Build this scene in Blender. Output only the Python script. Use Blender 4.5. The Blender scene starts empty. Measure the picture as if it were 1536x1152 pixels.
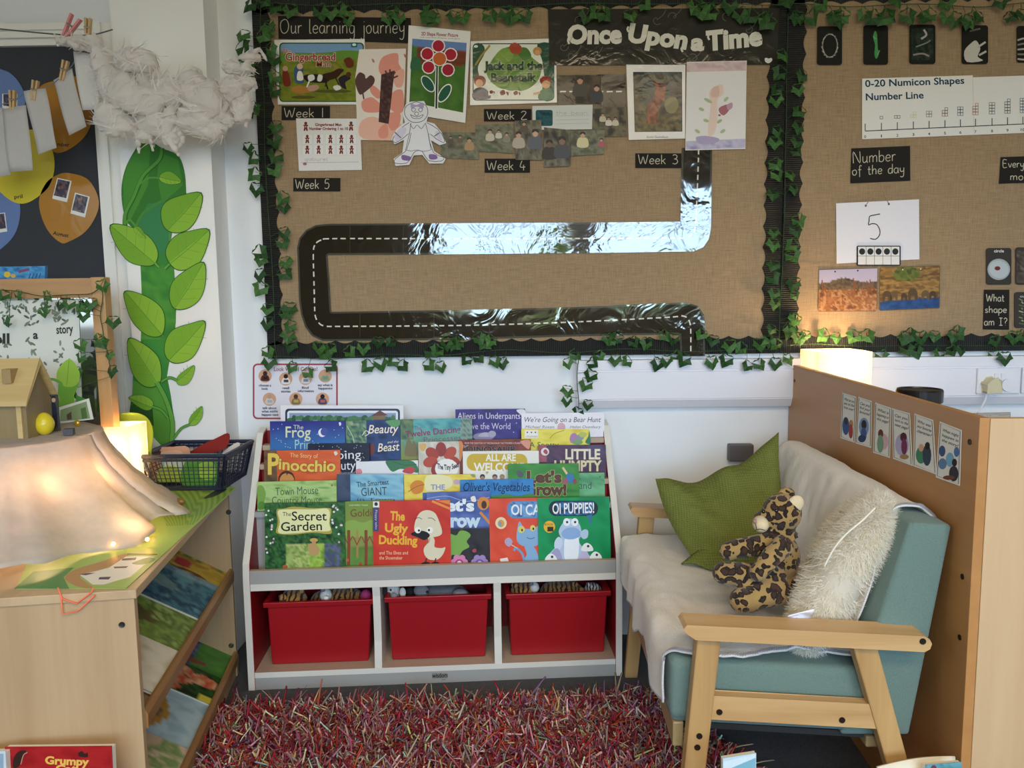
import bpy, bmesh, math, random
import numpy as np
from mathutils import Vector, Matrix, noise
from mathutils.geometry import tessellate_polygon
random.seed(7)
S = bpy.context.scene
COL = S.collection

# ------------------------------------------------------------------ camera
F, CX, CY, DIST, CAMH = 1154.0, 768.0, 576.0, 2.56, 1.16
CAM = Vector((0.0, -DIST, CAMH))
_down = Vector((128.0, -10449.0, -1154.0)).normalized()      # camera axes: x right, y up, z back
_up = -_down
_f = Vector((0, 0, -1.0))
_Y0 = (_f - _f.dot(_up) * _up).normalized()
_X0 = _Y0.cross(_up).normalized()
_yaw = math.radians(1.0)
_Y = (math.cos(_yaw) * _Y0 + math.sin(_yaw) * _X0).normalized()
_X = _Y.cross(_up).normalized()
W2C = Matrix((_X, _Y, _up)).transposed()                      # world vector -> camera vector
C2W = W2C.transposed()
cd = bpy.data.cameras.new('camera')
cd.sensor_fit = 'HORIZONTAL'; cd.sensor_width = 36.0; cd.lens = F / 1536.0 * 36.0
cd.clip_start = 0.02
cam = bpy.data.objects.new('camera', cd); COL.objects.link(cam)
cam.matrix_world = Matrix.Translation(CAM) @ C2W.to_4x4()
S.camera = cam

def ray(px, py):
    return (C2W @ Vector((px - CX, CY - py, -F))).normalized()
def hit(px, py, O, N):
    d = ray(px, py)
    return CAM + d * ((O - CAM).dot(N) / d.dot(N))
FR, FRI, FRA = None, None, 0.0          # frame of a turned piece of furniture: local -> world
def set_frame(o=None, ang=0.0):
    global FR, FRI, FRA
    FR = None if o is None else Matrix.Translation(o) @ Matrix.Rotation(ang, 4, 'Z'); FRI = FR.inverted() if FR else None; FRA = ang
def on_y(px, py, y):
    if FR: return FRI @ hit(px, py, FR @ Vector((0, y, 0)), FR.to_3x3() @ Vector((0, -1, 0)))
    return hit(px, py, Vector((0, y, 0)), Vector((0, -1, 0)))
def on_z(px, py, z):
    p = hit(px, py, Vector((0, 0, z)), Vector((0, 0, 1)))
    return FRI @ p if FR else p
def on_x(px, py, x):
    return hit(px, py, Vector((x, 0, 0)), Vector((1, 0, 0)))
def proj(p):
    v = W2C @ (Vector(p) - CAM)
    return (CX + F * v.x / -v.z, CY - F * v.y / -v.z)

# ------------------------------------------------------------------ light, exposure
S.view_settings.view_transform = 'Standard'
S.view_settings.look = 'None'
S.view_settings.gamma = 1.0
S.view_settings.use_curve_mapping = False
S.view_settings.exposure = 0.12

def srgb(h, a=1.0):
    if isinstance(h, (tuple, list)):
        c = [x / 255.0 for x in h[:3]]
    else:
        h = h.lstrip('#'); c = [int(h[i:i + 2], 16) / 255.0 for i in (0, 2, 4)]
    return tuple((x / 12.92 if x <= 0.04045 else ((x + 0.055) / 1.055) ** 2.4) for x in c) + (a,)

wd = bpy.data.worlds.new('sky'); S.world = wd; wd.use_nodes = True
nt = wd.node_tree; nt.nodes.clear()
_o = nt.nodes.new('ShaderNodeOutputWorld'); _b = nt.nodes.new('ShaderNodeBackground')
_tc = nt.nodes.new('ShaderNodeTexCoord'); _n = nt.nodes.new('ShaderNodeTexNoise'); _r = nt.nodes.new('ShaderNodeValToRGB')
_n.inputs['Scale'].default_value = 7.0; _n.inputs['Detail'].default_value = 5.0
_sx = nt.nodes.new('ShaderNodeSeparateXYZ'); _m = nt.nodes.new('ShaderNodeMath'); _m.operation = 'MULTIPLY_ADD'
_m.inputs[1].default_value = 1.5; 
nt.links.new(_tc.outputs['Generated'], _n.inputs['Vector']); nt.links.new(_tc.outputs['Generated'], _sx.inputs[0])
nt.links.new(_sx.outputs['Z'], _m.inputs[0]); nt.links.new(_n.outputs['Fac'], _m.inputs[2]); nt.links.new(_m.outputs[0], _r.inputs[0])
e = _r.color_ramp.elements
e[0].position = 0.50; e[0].color = (0.03, 0.05, 0.015, 1)
e[1].position = 0.56; e[1].color = (0.52, 0.75, 1.0, 1)
e2 = _r.color_ramp.elements.new(0.53); e2.color = (0.22, 0.27, 0.10, 1)
nt.links.new(_r.outputs[0], _b.inputs[0]); _b.inputs[1].default_value = 15.5
nt.links.new(_b.outputs[0], _o.inputs[0])

def area(name, loc, target, sx, sy, power, col, spread=180, portal=False):
    l = bpy.data.lights.new(name, 'AREA'); l.shape = 'RECTANGLE'; l.size = sx; l.size_y = sy
    l.energy = power; l.color = col; l.spread = math.radians(spread)
    if portal: l.cycles.is_portal = True
    o = bpy.data.objects.new(name, l); COL.objects.link(o); o.location = loc
    o.rotation_euler = (Vector(target) - Vector(loc)).to_track_quat('-Z', 'Y').to_euler()
    return o
# the window wall behind the camera (openings, daylight) and the ceiling panels
WIN = [(-0.25, 1.5), (1.5, 1.7)]
RY = -5.2
area('ceiling_panel_light', (0.3, -3.2, 2.60), (0.3, -2.9, 0), 2.4, 0.6, 46, (1.0, 0.80, 0.54))
area('ceiling_panel_light', (0.3, -4.5, 2.60), (0.3, -4.5, 0), 2.4, 0.6, 44, (1.0, 0.82, 0.58))
for wx, ww in WIN:
    area('window_portal', (wx, RY + 0.02, 1.6), (wx, 0, 1.6), ww, 1.25, 1, (1, 1, 1), portal=True)
area('side_window_daylight', (-2.85, -2.7, 1.6), (0.4, -1.0, 0.7), 1.6, 1.2, 18, (0.74, 0.87, 1.0))

# ------------------------------------------------------------------ mesh tools
ORG = {}
def finish(o, name, parent=None):
    COL.objects.link(o)
    if parent is not None: o.parent = parent
def props(o, label=None, cat=None, group=None, kind=None):
    if label: o['label'] = label
    if cat: o['category'] = cat
    if group: o['group'] = group
    if kind: o['kind'] = kind
    return o
def empty(name, loc, label, cat, group=None):
    o = bpy.data.objects.new(name, None); COL.objects.link(o); o.location = FR @ Vector(loc) if FR else loc; o.empty_display_size = 0.05
    if FR: o.rotation_euler.z = FRA
    ORG[o.name] = Vector(loc)
    return props(o, label, cat, group)

class MB:
    def __init__(s):
        s.v = []; s.f = []; s.c = []; s.m = []; s.sm = []
        s.col = (0.8, 0.8, 0.8, 1); s.mat = 0; s.smooth = False
    def face(s, idx, col=None, mat=None, smooth=None):
        s.f.append(tuple(idx)); s.c.append(col or s.col); s.m.append(s.mat if mat is None else mat)
        s.sm.append(s.smooth if smooth is None else smooth)
    def add(s, pts):
        n = len(s.v); s.v.extend([Vector(p) for p in pts]); return n
    def quad(s, a, b, c, d, **k):
        n = s.add((a, b, c, d)); s.face((n, n + 1, n + 2, n + 3), **k)
    def hexa(s, p, **k):             # 8 corners: bottom 4 then top 4, same winding
        n = s.add(p)
        for q in ((3, 2, 1, 0), (4, 5, 6, 7), (0, 1, 5, 4), (1, 2, 6, 5), (2, 3, 7, 6), (3, 0, 4, 7)):
            s.face([n + i for i in q], **k)
    def box(s, lo, hi, **k):
        x0, y0, z0 = lo; x1, y1, z1 = hi
        s.hexa([(x0, y0, z0), (x1, y0, z0), (x1, y1, z0), (x0, y1, z0), (x0, y0, z1), (x1, y0, z1), (x1, y1, z1), (x0, y1, z1)], **k)
    def prism(s, pts, ext, **k):     # planar polygon pts (3d) extruded by vector ext
        pts = [Vector(p) for p in pts]; ext = Vector(ext); n = len(pts)
        a = s.add(pts); b = s.add([p + ext for p in pts])
        tri = tessellate_polygon([pts])
        for t in tri:
            s.face([a + i for i in t], **k); s.face([b + i for i in reversed(t)], **k)
        for i in range(n):
            j = (i + 1) % n
            s.face((a + i, a + j, b + j, b + i), **k)
    def tube(s, pts, r, n=8, cap=True, **k):
        pts = [Vector(p) for p in pts]; R = r if isinstance(r, (list, tuple)) else [r] * len(pts)
        rings = []; prev = None
        for i, p in enumerate(pts):
            t = (pts[min(i + 1, len(pts) - 1)] - pts[max(i - 1, 0)])
            t = t.normalized() if t.length > 1e-9 else Vector((0, 0, 1))
            if prev is None:
                u = t.orthogonal().normalized()
            else:
                u = prev - prev.dot(t) * t
                u = u.normalized() if u.length > 1e-6 else t.orthogonal().normalized()
            prev = u; w = t.cross(u)
            rings.append(s.add([p + R[i] * (math.cos(2 * math.pi * j / n) * u + math.sin(2 * math.pi * j / n) * w) for j in range(n)]))
        for a, b in zip(rings, rings[1:]):
            for j in range(n):
                q = (j + 1) % n; s.face((a + j, a + q, b + q, b + j), **k)
        if cap:
            s.face([rings[0] + j for j in reversed(range(n))], **k); s.face([rings[-1] + j for j in range(n)], **k)
    def lathe(s, prof, c, n=24, M=None, **k):   # prof: (r,z) list
        c = Vector(c); rings = []
        for r, z in prof:
            ps = [Vector((r * math.cos(2 * math.pi * j / n), r * math.sin(2 * math.pi * j / n), z)) for j in range(n)]
            if M: ps = [M @ p for p in ps]
            rings.append(s.add([c + p for p in ps]))
        for a, b in zip(rings, rings[1:]):
            for j in range(n):
                q = (j + 1) % n; s.face((a + j, a + q, b + q, b + j), **k)
        s.face([rings[0] + j for j in reversed(range(n))], **k); s.face([rings[-1] + j for j in range(n)], **k)
    def ball(s, c, r, nu=16, nv=10, M=None, fn=None, **k):
        c = Vector(c); r = Vector(r) if hasattr(r, '__len__') else Vector((r, r, r)); g = []
        for i in range(nv + 1):
            th = math.pi * i / nv
            ps = []
            for j in range(nu):
                ph = 2 * math.pi * j / nu
                d = Vector((math.sin(th) * math.cos(ph), math.sin(th) * math.sin(ph), math.cos(th)))
                p = Vector((d.x * r.x, d.y * r.y, d.z * r.z))
                if fn: p = fn(p, d)
                if M: p = M @ p
                ps.append(c + p)
            g.append(s.add(ps))
        for a, b in zip(g, g[1:]):
            for j in range(nu):
                q = (j + 1) % nu; s.face((a + j, b + j, b + q, a + q), **k)
    def grid(s, fn, nu, nv, closed=False, **k):
        st = s.add([fn(i / nu, j / nv) for j in range(nv + 1) for i in range(nu + 1)])
        for j in range(nv):
            for i in range(nu):
                a = st + j * (nu + 1) + i
                s.face((a, a + 1, a + nu + 2, a + nu + 1), **k)
    def build(s, name, mats, parent=None, org=None, bevel=0, seg=2, subsurf=0, merge=False, solid=0, label=None, cat=None, group=None, kind=None):
        if not isinstance(mats, (list, tuple)): mats = [mats]
        if parent is not None: org = ORG[parent.name]
        elif org is None:
            xs = [p.x for p in s.v]; ys = [p.y for p in s.v]; zs = [p.z for p in s.v]
            org = Vector(((min(xs) + max(xs)) / 2, (min(ys) + max(ys)) / 2, min(zs)))
        org = Vector(org)
        me = bpy.data.meshes.new(name)
        me.from_pydata([tuple(p - org) for p in s.v], [], s.f)
        for m in mats: me.materials.append(m)
        at = me.color_attributes.new('Col', 'FLOAT_COLOR', 'CORNER')
        cc = np.array([q for f, c in zip(s.f, s.c) for q in (c if isinstance(c, list) else (c,) * len(f))], dtype=np.float32)
        at.data.foreach_set('color', cc.ravel())
        me.polygons.foreach_set('material_index', np.array(s.m, dtype=np.int32))
        me.polygons.foreach_set('use_smooth', np.array(s.sm, dtype=bool))
        me.update()
        if merge:
            bm = bmesh.new(); bm.from_mesh(me); bmesh.ops.remove_doubles(bm, verts=bm.verts, dist=1e-5)
            bmesh.ops.recalc_face_normals(bm, faces=bm.faces); bm.to_mesh(me); bm.free()
        o = bpy.data.objects.new(name, me); COL.objects.link(o)
        if parent is not None:
            o.parent = parent; ORG[o.name] = org
        else:
            o.location = org; ORG[o.name] = org
        if solid:
            md = o.modifiers.new('solid', 'SOLIDIFY'); md.thickness = solid; md.offset = 0
        if bevel:
            md = o.modifiers.new('bevel', 'BEVEL'); md.width = bevel; md.segments = seg; md.limit_method = 'ANGLE'; md.angle_limit = math.radians(40)
        if subsurf:
            md = o.modifiers.new('sub', 'SUBSURF'); md.levels = subsurf; md.render_levels = subsurf
        return props(o, label, cat, group, kind)

def strands(name, mat, roots, dirs, cols, length, width, parent=None, org=None, segs=3, bend=0.5, sides=2, seed=1, taper=0.35, droop=0.0, **pr):
    """a mesh of many curved yarns or hairs, one colour each (numpy, fast)"""
    rng = np.random.default_rng(seed); n = len(roots)
    R = np.array(roots, float); D = np.array(dirs, float); D /= np.linalg.norm(D, axis=1)[:, None]
    L = np.array(length, float) if hasattr(length, '__len__') else length * rng.uniform(0.7, 1.25, n)
    rnd = rng.normal(size=(n, 3)); side = np.cross(D, rnd); side /= np.linalg.norm(side, axis=1)[:, None]
    side2 = np.cross(D, side)
    B = rng.normal(size=n) * bend; B2 = rng.normal(size=n) * bend
    ring = []
    for k in range(segs + 1):
        t = k / segs
        c = R + D * (L * t)[:, None] + side * (B * L * t * t)[:, None] + side2 * (B2 * L * t * t)[:, None]
        c[:, 2] -= droop * L * t * t
        w = width * (1 - (1 - taper) * t)
        if sides == 2:
            ring.append(np.stack([c - side2 * w / 2, c + side2 * w / 2], 1))
        else:
            ring.append(np.stack([c + (side * math.cos(a) + side2 * math.sin(a)) * w / 2 for a in [2 * math.pi * i / sides for i in range(sides)]], 1))
    V = np.stack(ring, 1)                       # n, segs+1, sides, 3
    per = (segs + 1) * sides
    q = []
    for k in range(segs):
        for i in range(sides if sides > 2 else 1):
            j = (i + 1) % sides
            q.append((k * sides + i, k * sides + j, (k + 1) * sides + j, (k + 1) * sides + i))
    q = np.array(q); Fc = (q[None] + (np.arange(n) * per)[:, None, None]).reshape(-1, 4)
    V = V.reshape(-1, 3)
    if parent is not None: org = ORG[parent.name]
    if org is None: org = Vector((V[:, 0].mean(), V[:, 1].mean(), V[:, 2].min()))
    V = V - np.array(org)
    me = bpy.data.meshes.new(name)
    me.vertices.add(len(V)); me.vertices.foreach_set('co', V.astype(np.float32).ravel())
    me.loops.add(Fc.size); me.loops.foreach_set('vertex_index', Fc.astype(np.int32).ravel())
    me.polygons.add(len(Fc)); me.polygons.foreach_set('loop_start', np.arange(0, Fc.size, 4, dtype=np.int32))
    me.polygons.foreach_set('use_smooth', np.ones(len(Fc), bool))
    me.update(calc_edges=True)
    at = me.color_attributes.new('Col', 'FLOAT_COLOR', 'CORNER')
    C = np.repeat(np.array(cols, np.float32), len(q) * 4, axis=0)
    at.data.foreach_set('color', C.ravel()); me.materials.append(mat)
    o = bpy.data.objects.new(name, me); COL.objects.link(o)
    if parent is not None: o.parent = parent
    else: o.location = org
    ORG[o.name] = Vector(org)
    return props(o, **pr)

# ------------------------------------------------------------------ materials
MATS = {}
def newmat(name):
    m = bpy.data.materials.new(name); m.use_nodes = True
    return m, m.node_tree, m.node_tree.nodes['Principled BSDF']
def N(nt, t, **k):
    n = nt.nodes.new(t)
    for a, b in k.items():
        if a in n.inputs: n.inputs[a].default_value = b
        else: setattr(n, a, b)
    return n
def flat(name, col, rough=0.6, var=0.08, scale=40.0, bump=0.0, bscale=None, metal=0.0, spec=0.5, emit=None, estr=0, trans=0, alpha=1.0, subs=0.0, sheen=0.0, aniso=(1, 1, 1), coat=0.0):
    """noise-varied solid material"""
    if name in MATS: return MATS[name]
    m, nt, p = newmat(name); c = srgb(col)
    tc = N(nt, 'ShaderNodeTexCoord'); mp = N(nt, 'ShaderNodeMapping'); mp.inputs['Scale'].default_value = aniso
    nz = N(nt, 'ShaderNodeTexNoise', Scale=scale, Detail=4.0)
    mx = N(nt, 'ShaderNodeMix', data_type='RGBA')
    mx.inputs[6].default_value = tuple(x * (1 - var) for x in c[:3]) + (1,); mx.inputs[7].default_value = tuple(min(1, x * (1 + var)) for x in c[:3]) + (1,)
    nt.links.new(tc.outputs['Object'], mp.inputs[0]); nt.links.new(mp.outputs[0], nz.inputs['Vector'])
    nt.links.new(nz.outputs['Fac'], mx.inputs[0]); nt.links.new(mx.outputs[2], p.inputs['Base Color'])
    p.inputs['Roughness'].default_value = rough; p.inputs['Metallic'].default_value = metal
    p.inputs['Specular IOR Level'].default_value = spec; p.inputs['Alpha'].default_value = alpha
    p.inputs['Transmission Weight'].default_value = trans; p.inputs['Coat Weight'].default_value = coat
    p.inputs['Sheen Weight'].default_value = sheen
    if subs: p.inputs['Subsurface Weight'].default_value = subs; p.inputs['Subsurface Radius'].default_value = (0.02, 0.015, 0.01)
    if emit: p.inputs['Emission Color'].default_value = srgb(emit); p.inputs['Emission Strength'].default_value = estr
    if bump:
        nb = N(nt, 'ShaderNodeTexNoise', Scale=bscale or scale * 3, Detail=5.0); b = N(nt, 'ShaderNodeBump', Strength=bump, Distance=0.01)
        nt.links.new(mp.outputs[0], nb.inputs['Vector']); nt.links.new(nb.outputs['Fac'], b.inputs['Height']); nt.links.new(b.outputs[0], p.inputs['Normal'])
    MATS[name] = m; return m
def wood(name, c1, c2, axis=2, scale=9.0, rough=0.45, dist=1.5):
    if name in MATS: return MATS[name]
    m, nt, p = newmat(name)
    tc = N(nt, 'ShaderNodeTexCoord'); mp = N(nt, 'ShaderNodeMapping'); sc = [scale * 4] * 3; sc[axis] = scale * 0.22
    mp.inputs['Scale'].default_value = sc
    nz = N(nt, 'ShaderNodeTexNoise', Scale=1.0, Detail=6.0, Roughness=0.62, Distortion=dist * 0.3)
    n2 = N(nt, 'ShaderNodeTexNoise', Scale=0.22, Detail=2.0)
    ad = N(nt, 'ShaderNodeMath', operation='ADD'); hf = N(nt, 'ShaderNodeMath', operation='MULTIPLY'); hf.inputs[1].default_value = 0.5
    r = N(nt, 'ShaderNodeValToRGB'); r.color_ramp.elements[0].position = 0.33; r.color_ramp.elements[1].position = 0.66
    r.color_ramp.elements[0].color = srgb(c1); r.color_ramp.elements[1].color = srgb(c2)
    nt.links.new(tc.outputs['Object'], mp.inputs[0]); nt.links.new(mp.outputs[0], nz.inputs['Vector']); nt.links.new(mp.outputs[0], n2.inputs['Vector'])
    nt.links.new(nz.outputs['Fac'], ad.inputs[0]); nt.links.new(n2.outputs['Fac'], ad.inputs[1]); nt.links.new(ad.outputs[0], hf.inputs[0])
    nt.links.new(hf.outputs[0], r.inputs[0]); nt.links.new(r.outputs[0], p.inputs['Base Color'])
    p.inputs['Roughness'].default_value = rough
    b = N(nt, 'ShaderNodeBump', Strength=0.05, Distance=0.005); nt.links.new(nz.outputs['Fac'], b.inputs['Height']); nt.links.new(b.outputs[0], p.inputs['Normal'])
    MATS[name] = m; return m
def printed(name, rough=0.5, bump=0.0, bscale=14.0, spec=0.5, transl=0.0, grain=0.04, sheen=0.0, coat=0.0, gscale=220.0):
    """ink on paper / dyed fibre: colour from the Col attribute with a little paper grain"""
    if name in MATS: return MATS[name]
    m, nt, p = newmat(name)
    a = N(nt, 'ShaderNodeAttribute', attribute_name='Col'); tc = N(nt, 'ShaderNodeTexCoord')
    nz = N(nt, 'ShaderNodeTexNoise', Scale=gscale, Detail=3.0); mr = N(nt, 'ShaderNodeMapRange')
    mr.inputs[3].default_value = 1 - grain; mr.inputs[4].default_value = 1 + grain
    mx = N(nt, 'ShaderNodeVectorMath', operation='SCALE')
    nt.links.new(tc.outputs['Object'], nz.inputs['Vector']); nt.links.new(nz.outputs['Fac'], mr.inputs[0])
    nt.links.new(a.outputs['Color'], mx.inputs[0]); nt.links.new(mr.outputs[0], mx.inputs['Scale']); nt.links.new(mx.outputs[0], p.inputs['Base Color'])
    p.inputs['Roughness'].default_value = rough; p.inputs['Specular IOR Level'].default_value = spec; p.inputs['Sheen Weight'].default_value = sheen
    p.inputs['Coat Weight'].default_value = coat; p.inputs['Coat Roughness'].default_value = 0.08
    if bump:
        nb = N(nt, 'ShaderNodeTexNoise', Scale=bscale, Detail=3.0, Distortion=1.2); b = N(nt, 'ShaderNodeBump', Strength=bump, Distance=0.02)
        nt.links.new(tc.outputs['Object'], nb.inputs['Vector']); nt.links.new(nb.outputs['Fac'], b.inputs['Height'])
        nt.links.new(b.outputs[0], p.inputs['Normal'])
        if coat: nt.links.new(b.outputs[0], p.inputs['Coat Normal'])
    if transl:
        out = [n for n in nt.nodes if n.type == 'OUTPUT_MATERIAL'][0]
        tr = N(nt, 'ShaderNodeBsdfTranslucent'); ms = N(nt, 'ShaderNodeMixShader'); ms.inputs[0].default_value = transl
        nt.links.new(mx.outputs[0], tr.inputs[0]); nt.links.new(p.outputs[0], ms.inputs[1]); nt.links.new(tr.outputs[0], ms.inputs[2]); nt.links.new(ms.outputs[0], out.inputs[0])
    MATS[name] = m; return m
PAPER = printed('matt_paper', 0.75, spec=0.2)
GLOSSY = printed('glossy_cover', 0.34, bump=0.02, bscale=10, spec=0.18)
LAMI = printed('laminated_sheet', 0.12, bump=0.06, bscale=14, spec=0.2)
FOIL = printed('laminated_road', 0.05, bump=0.10, bscale=8.5, spec=0.9, coat=0.5)
YARN = printed('yarn', 0.9, spec=0.1, grain=0.12)
FUR = printed('plush_fibre', 0.85, spec=0.15, transl=0.25, sheen=0.2)
LEAF = printed('ivy_leaf', 0.5, spec=0.25, grain=0.25, bump=0.1, bscale=60)

# ------------------------------------------------------------------ flat art on a plane, drawn with photo coordinates
_TX = {}
def text_mesh(s, bold=0.0, shear=0.0):
    key = (s, round(bold, 4), shear)
    if key in _TX: return _TX[key]
    cu = bpy.data.curves.new('t', 'FONT'); cu.body = s; cu.size = 1.0; cu.offset = bold; cu.shear = shear; cu.resolution_u = 3
    o = bpy.data.objects.new('t', cu); COL.objects.link(o)
    dg = bpy.context.evaluated_depsgraph_get(); dg.update()
    me = o.evaluated_get(dg).to_mesh()
    v = [(p.co.x, p.co.y) for p in me.vertices]; f = [tuple(p.vertices) for p in me.polygons]
    o.evaluated_get(dg).to_mesh_clear(); bpy.data.objects.remove(o); bpy.data.curves.remove(cu)
    _TX[key] = (v, f); return v, f
CAPH = None

def smooth_pts(pts, n=4, closed=False):
    out = []; m = len(pts)
    rng = range(m) if closed else range(m - 1)
    for i in rng:
        g = lambda k: pts[k % m] if closed else pts[max(0, min(m - 1, k))]
        p0, p1, p2, p3 = g(i - 1), g(i), g(i + 1), g(i + 2)
        for j in range(n):
            t = j / n
            out.append(tuple(0.5 * (2 * p1[a] + (p2[a] - p0[a]) * t + (2 * p0[a] - 5 * p1[a] + 4 * p2[a] - p3[a]) * t * t + (3 * p1[a] - p0[a] - 3 * p2[a] + p3[a]) * t ** 3) for a in (0, 1)))
    if not closed: out.append(tuple(pts[-1]))
    return out
# single-stroke hand lettering: x-height 5, caps 9, descender -4
CH = {'a': (5, ["4,4.6 2,5 .4,3.5 .5,1.2 2,0 3.6,1 4.3,4.8 4.4,1 5,0"]), 'b': (5, [".4,9 .4,0", ".4,3.5 2,5 4,4.2 4.3,2 3,0 1,.2 .4,1.5"]),
 'd': (5, ["4,4.4 2,5 .5,3.5 .5,1 2,0 3.6,.8 4.2,3", "4.3,9 4.3,0"]), 'e': (4.6, [".5,2.6 3.8,2.8 3.6,4.5 2,5 .5,3.6 .5,1.2 2,0 4,.8"]),
 'f': (4, ["3.6,8.4 2.6,9 1.7,7.6 1.7,-2", ".3,5 3.3,5"]), 'g': (5, ["4,4.5 2,5 .5,3.5 .6,1.2 2,0 3.8,1.2 4.2,4.8", "4.2,4.8 4.2,-2.4 2.8,-4 .8,-3.2"]),
 'h': (5, [".5,9 .5,0", ".5,3 2,4.9 3.8,4.4 4,0"]), 'i': (2, ["1,5 1,.4 1.5,0", "1,7.2 1.05,7.5"]), 'j': (2.6, ["1.8,5 1.8,-2.6 .8,-4 -.8,-3", "1.8,7.2 1.85,7.5"]),
 'k': (4.6, [".5,9 .5,0", "3.8,5 .6,2.3", "1.6,3 4,0"]), 'l': (2.4, [".7,9 .7,1 1.4,0 2,.2"]), 'm': (7.6, [".5,5 .5,0", ".5,3.4 1.8,5 3.2,4.4 3.4,0", "3.4,3.4 4.8,5 6.4,4.4 6.6,0"]),
 'n': (5, [".5,5 .5,0", ".5,3.2 2,5 3.8,4.3 4,0"]), 'o': (5, ["2.4,5 .6,4 .4,2 1.5,.1 3.5,.4 4.4,2.6 3.7,4.6 2.4,5"]), 'p': (5, [".5,5 .5,-4", ".5,3.5 2,5 4,4.2 4.3,2 3,0 1,.2 .5,1.5"]),
 'r': (3.6, [".5,5 .5,0", ".5,3 1.6,4.8 3.2,4.8"]), 's': (4.2, ["3.6,4.4 2,5 .8,3.8 2,2.6 3.5,1.6 2.6,.2 .5,.6"]), 't': (3.6, ["1.5,7.6 1.5,1 2.4,0 3.3,.4", ".2,5 3.2,5"]),
 'u': (5, [".5,5 .6,1 2,0 3.8,1.4", "4,5 4,.6 4.8,0"]), 'v': (4.6, [".3,5 2.2,0 4.2,5"]), 'y': (5, [".5,5 .8,2 2.2,1.2 3.9,2.2", "4.1,5 3.9,-2 2.4,-4 .6,-3.2"]),
 'O': (8, ["3.6,9 1,7.4 .4,4 1.6,.8 3.8,0 6.2,1.6 7,5 5.8,8.2 3.6,9"]), 'W': (9.6, [".3,9 2.4,0 4.6,7 6.6,0 9,9"]), 'N': (7.4, [".6,0 .6,9 6,0 6,9"]), 'E': (6, ["5,9 .6,9 .6,0 5,0", ".6,4.8 4.2,4.8"]),
 'I': (5.4, ["2.5,9 2.5,0", ".5,9 4.6,9", ".5,0 4.6,0"]), '1': (3, ["1.4,9 1.4,0"]), '2': (6, [".6,7.4 2,9 4.2,8.6 4.6,6.6 .6,0 5.6,0"]), '3': (6, [".8,8.2 2.6,9 4.6,7.6 3.8,5.4 2,4.8 4.4,4.2 5,1.8 3,0 .6,.6"]),
 '4': (6, ["2.4,9 .6,3 5.4,3", "3.8,5 3.8,-.4"]), '5': (6, ["5,9 1.6,9 1,5.2 3.6,5.6 5,3.4 4,.6 1.8,0 .4,.8"]), '?': (5, [".5,7.4 2,9 4,8 3.8,5.8 2.2,4.4 2.2,2.4", "2.2,.4 2.25,.1"]), ' ': (4, [])}
for _k in list(CH): CH[_k] = (CH[_k][0], [[tuple(map(float, q.split(','))) for q in st.split()] for st in CH[_k][1]])

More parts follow.
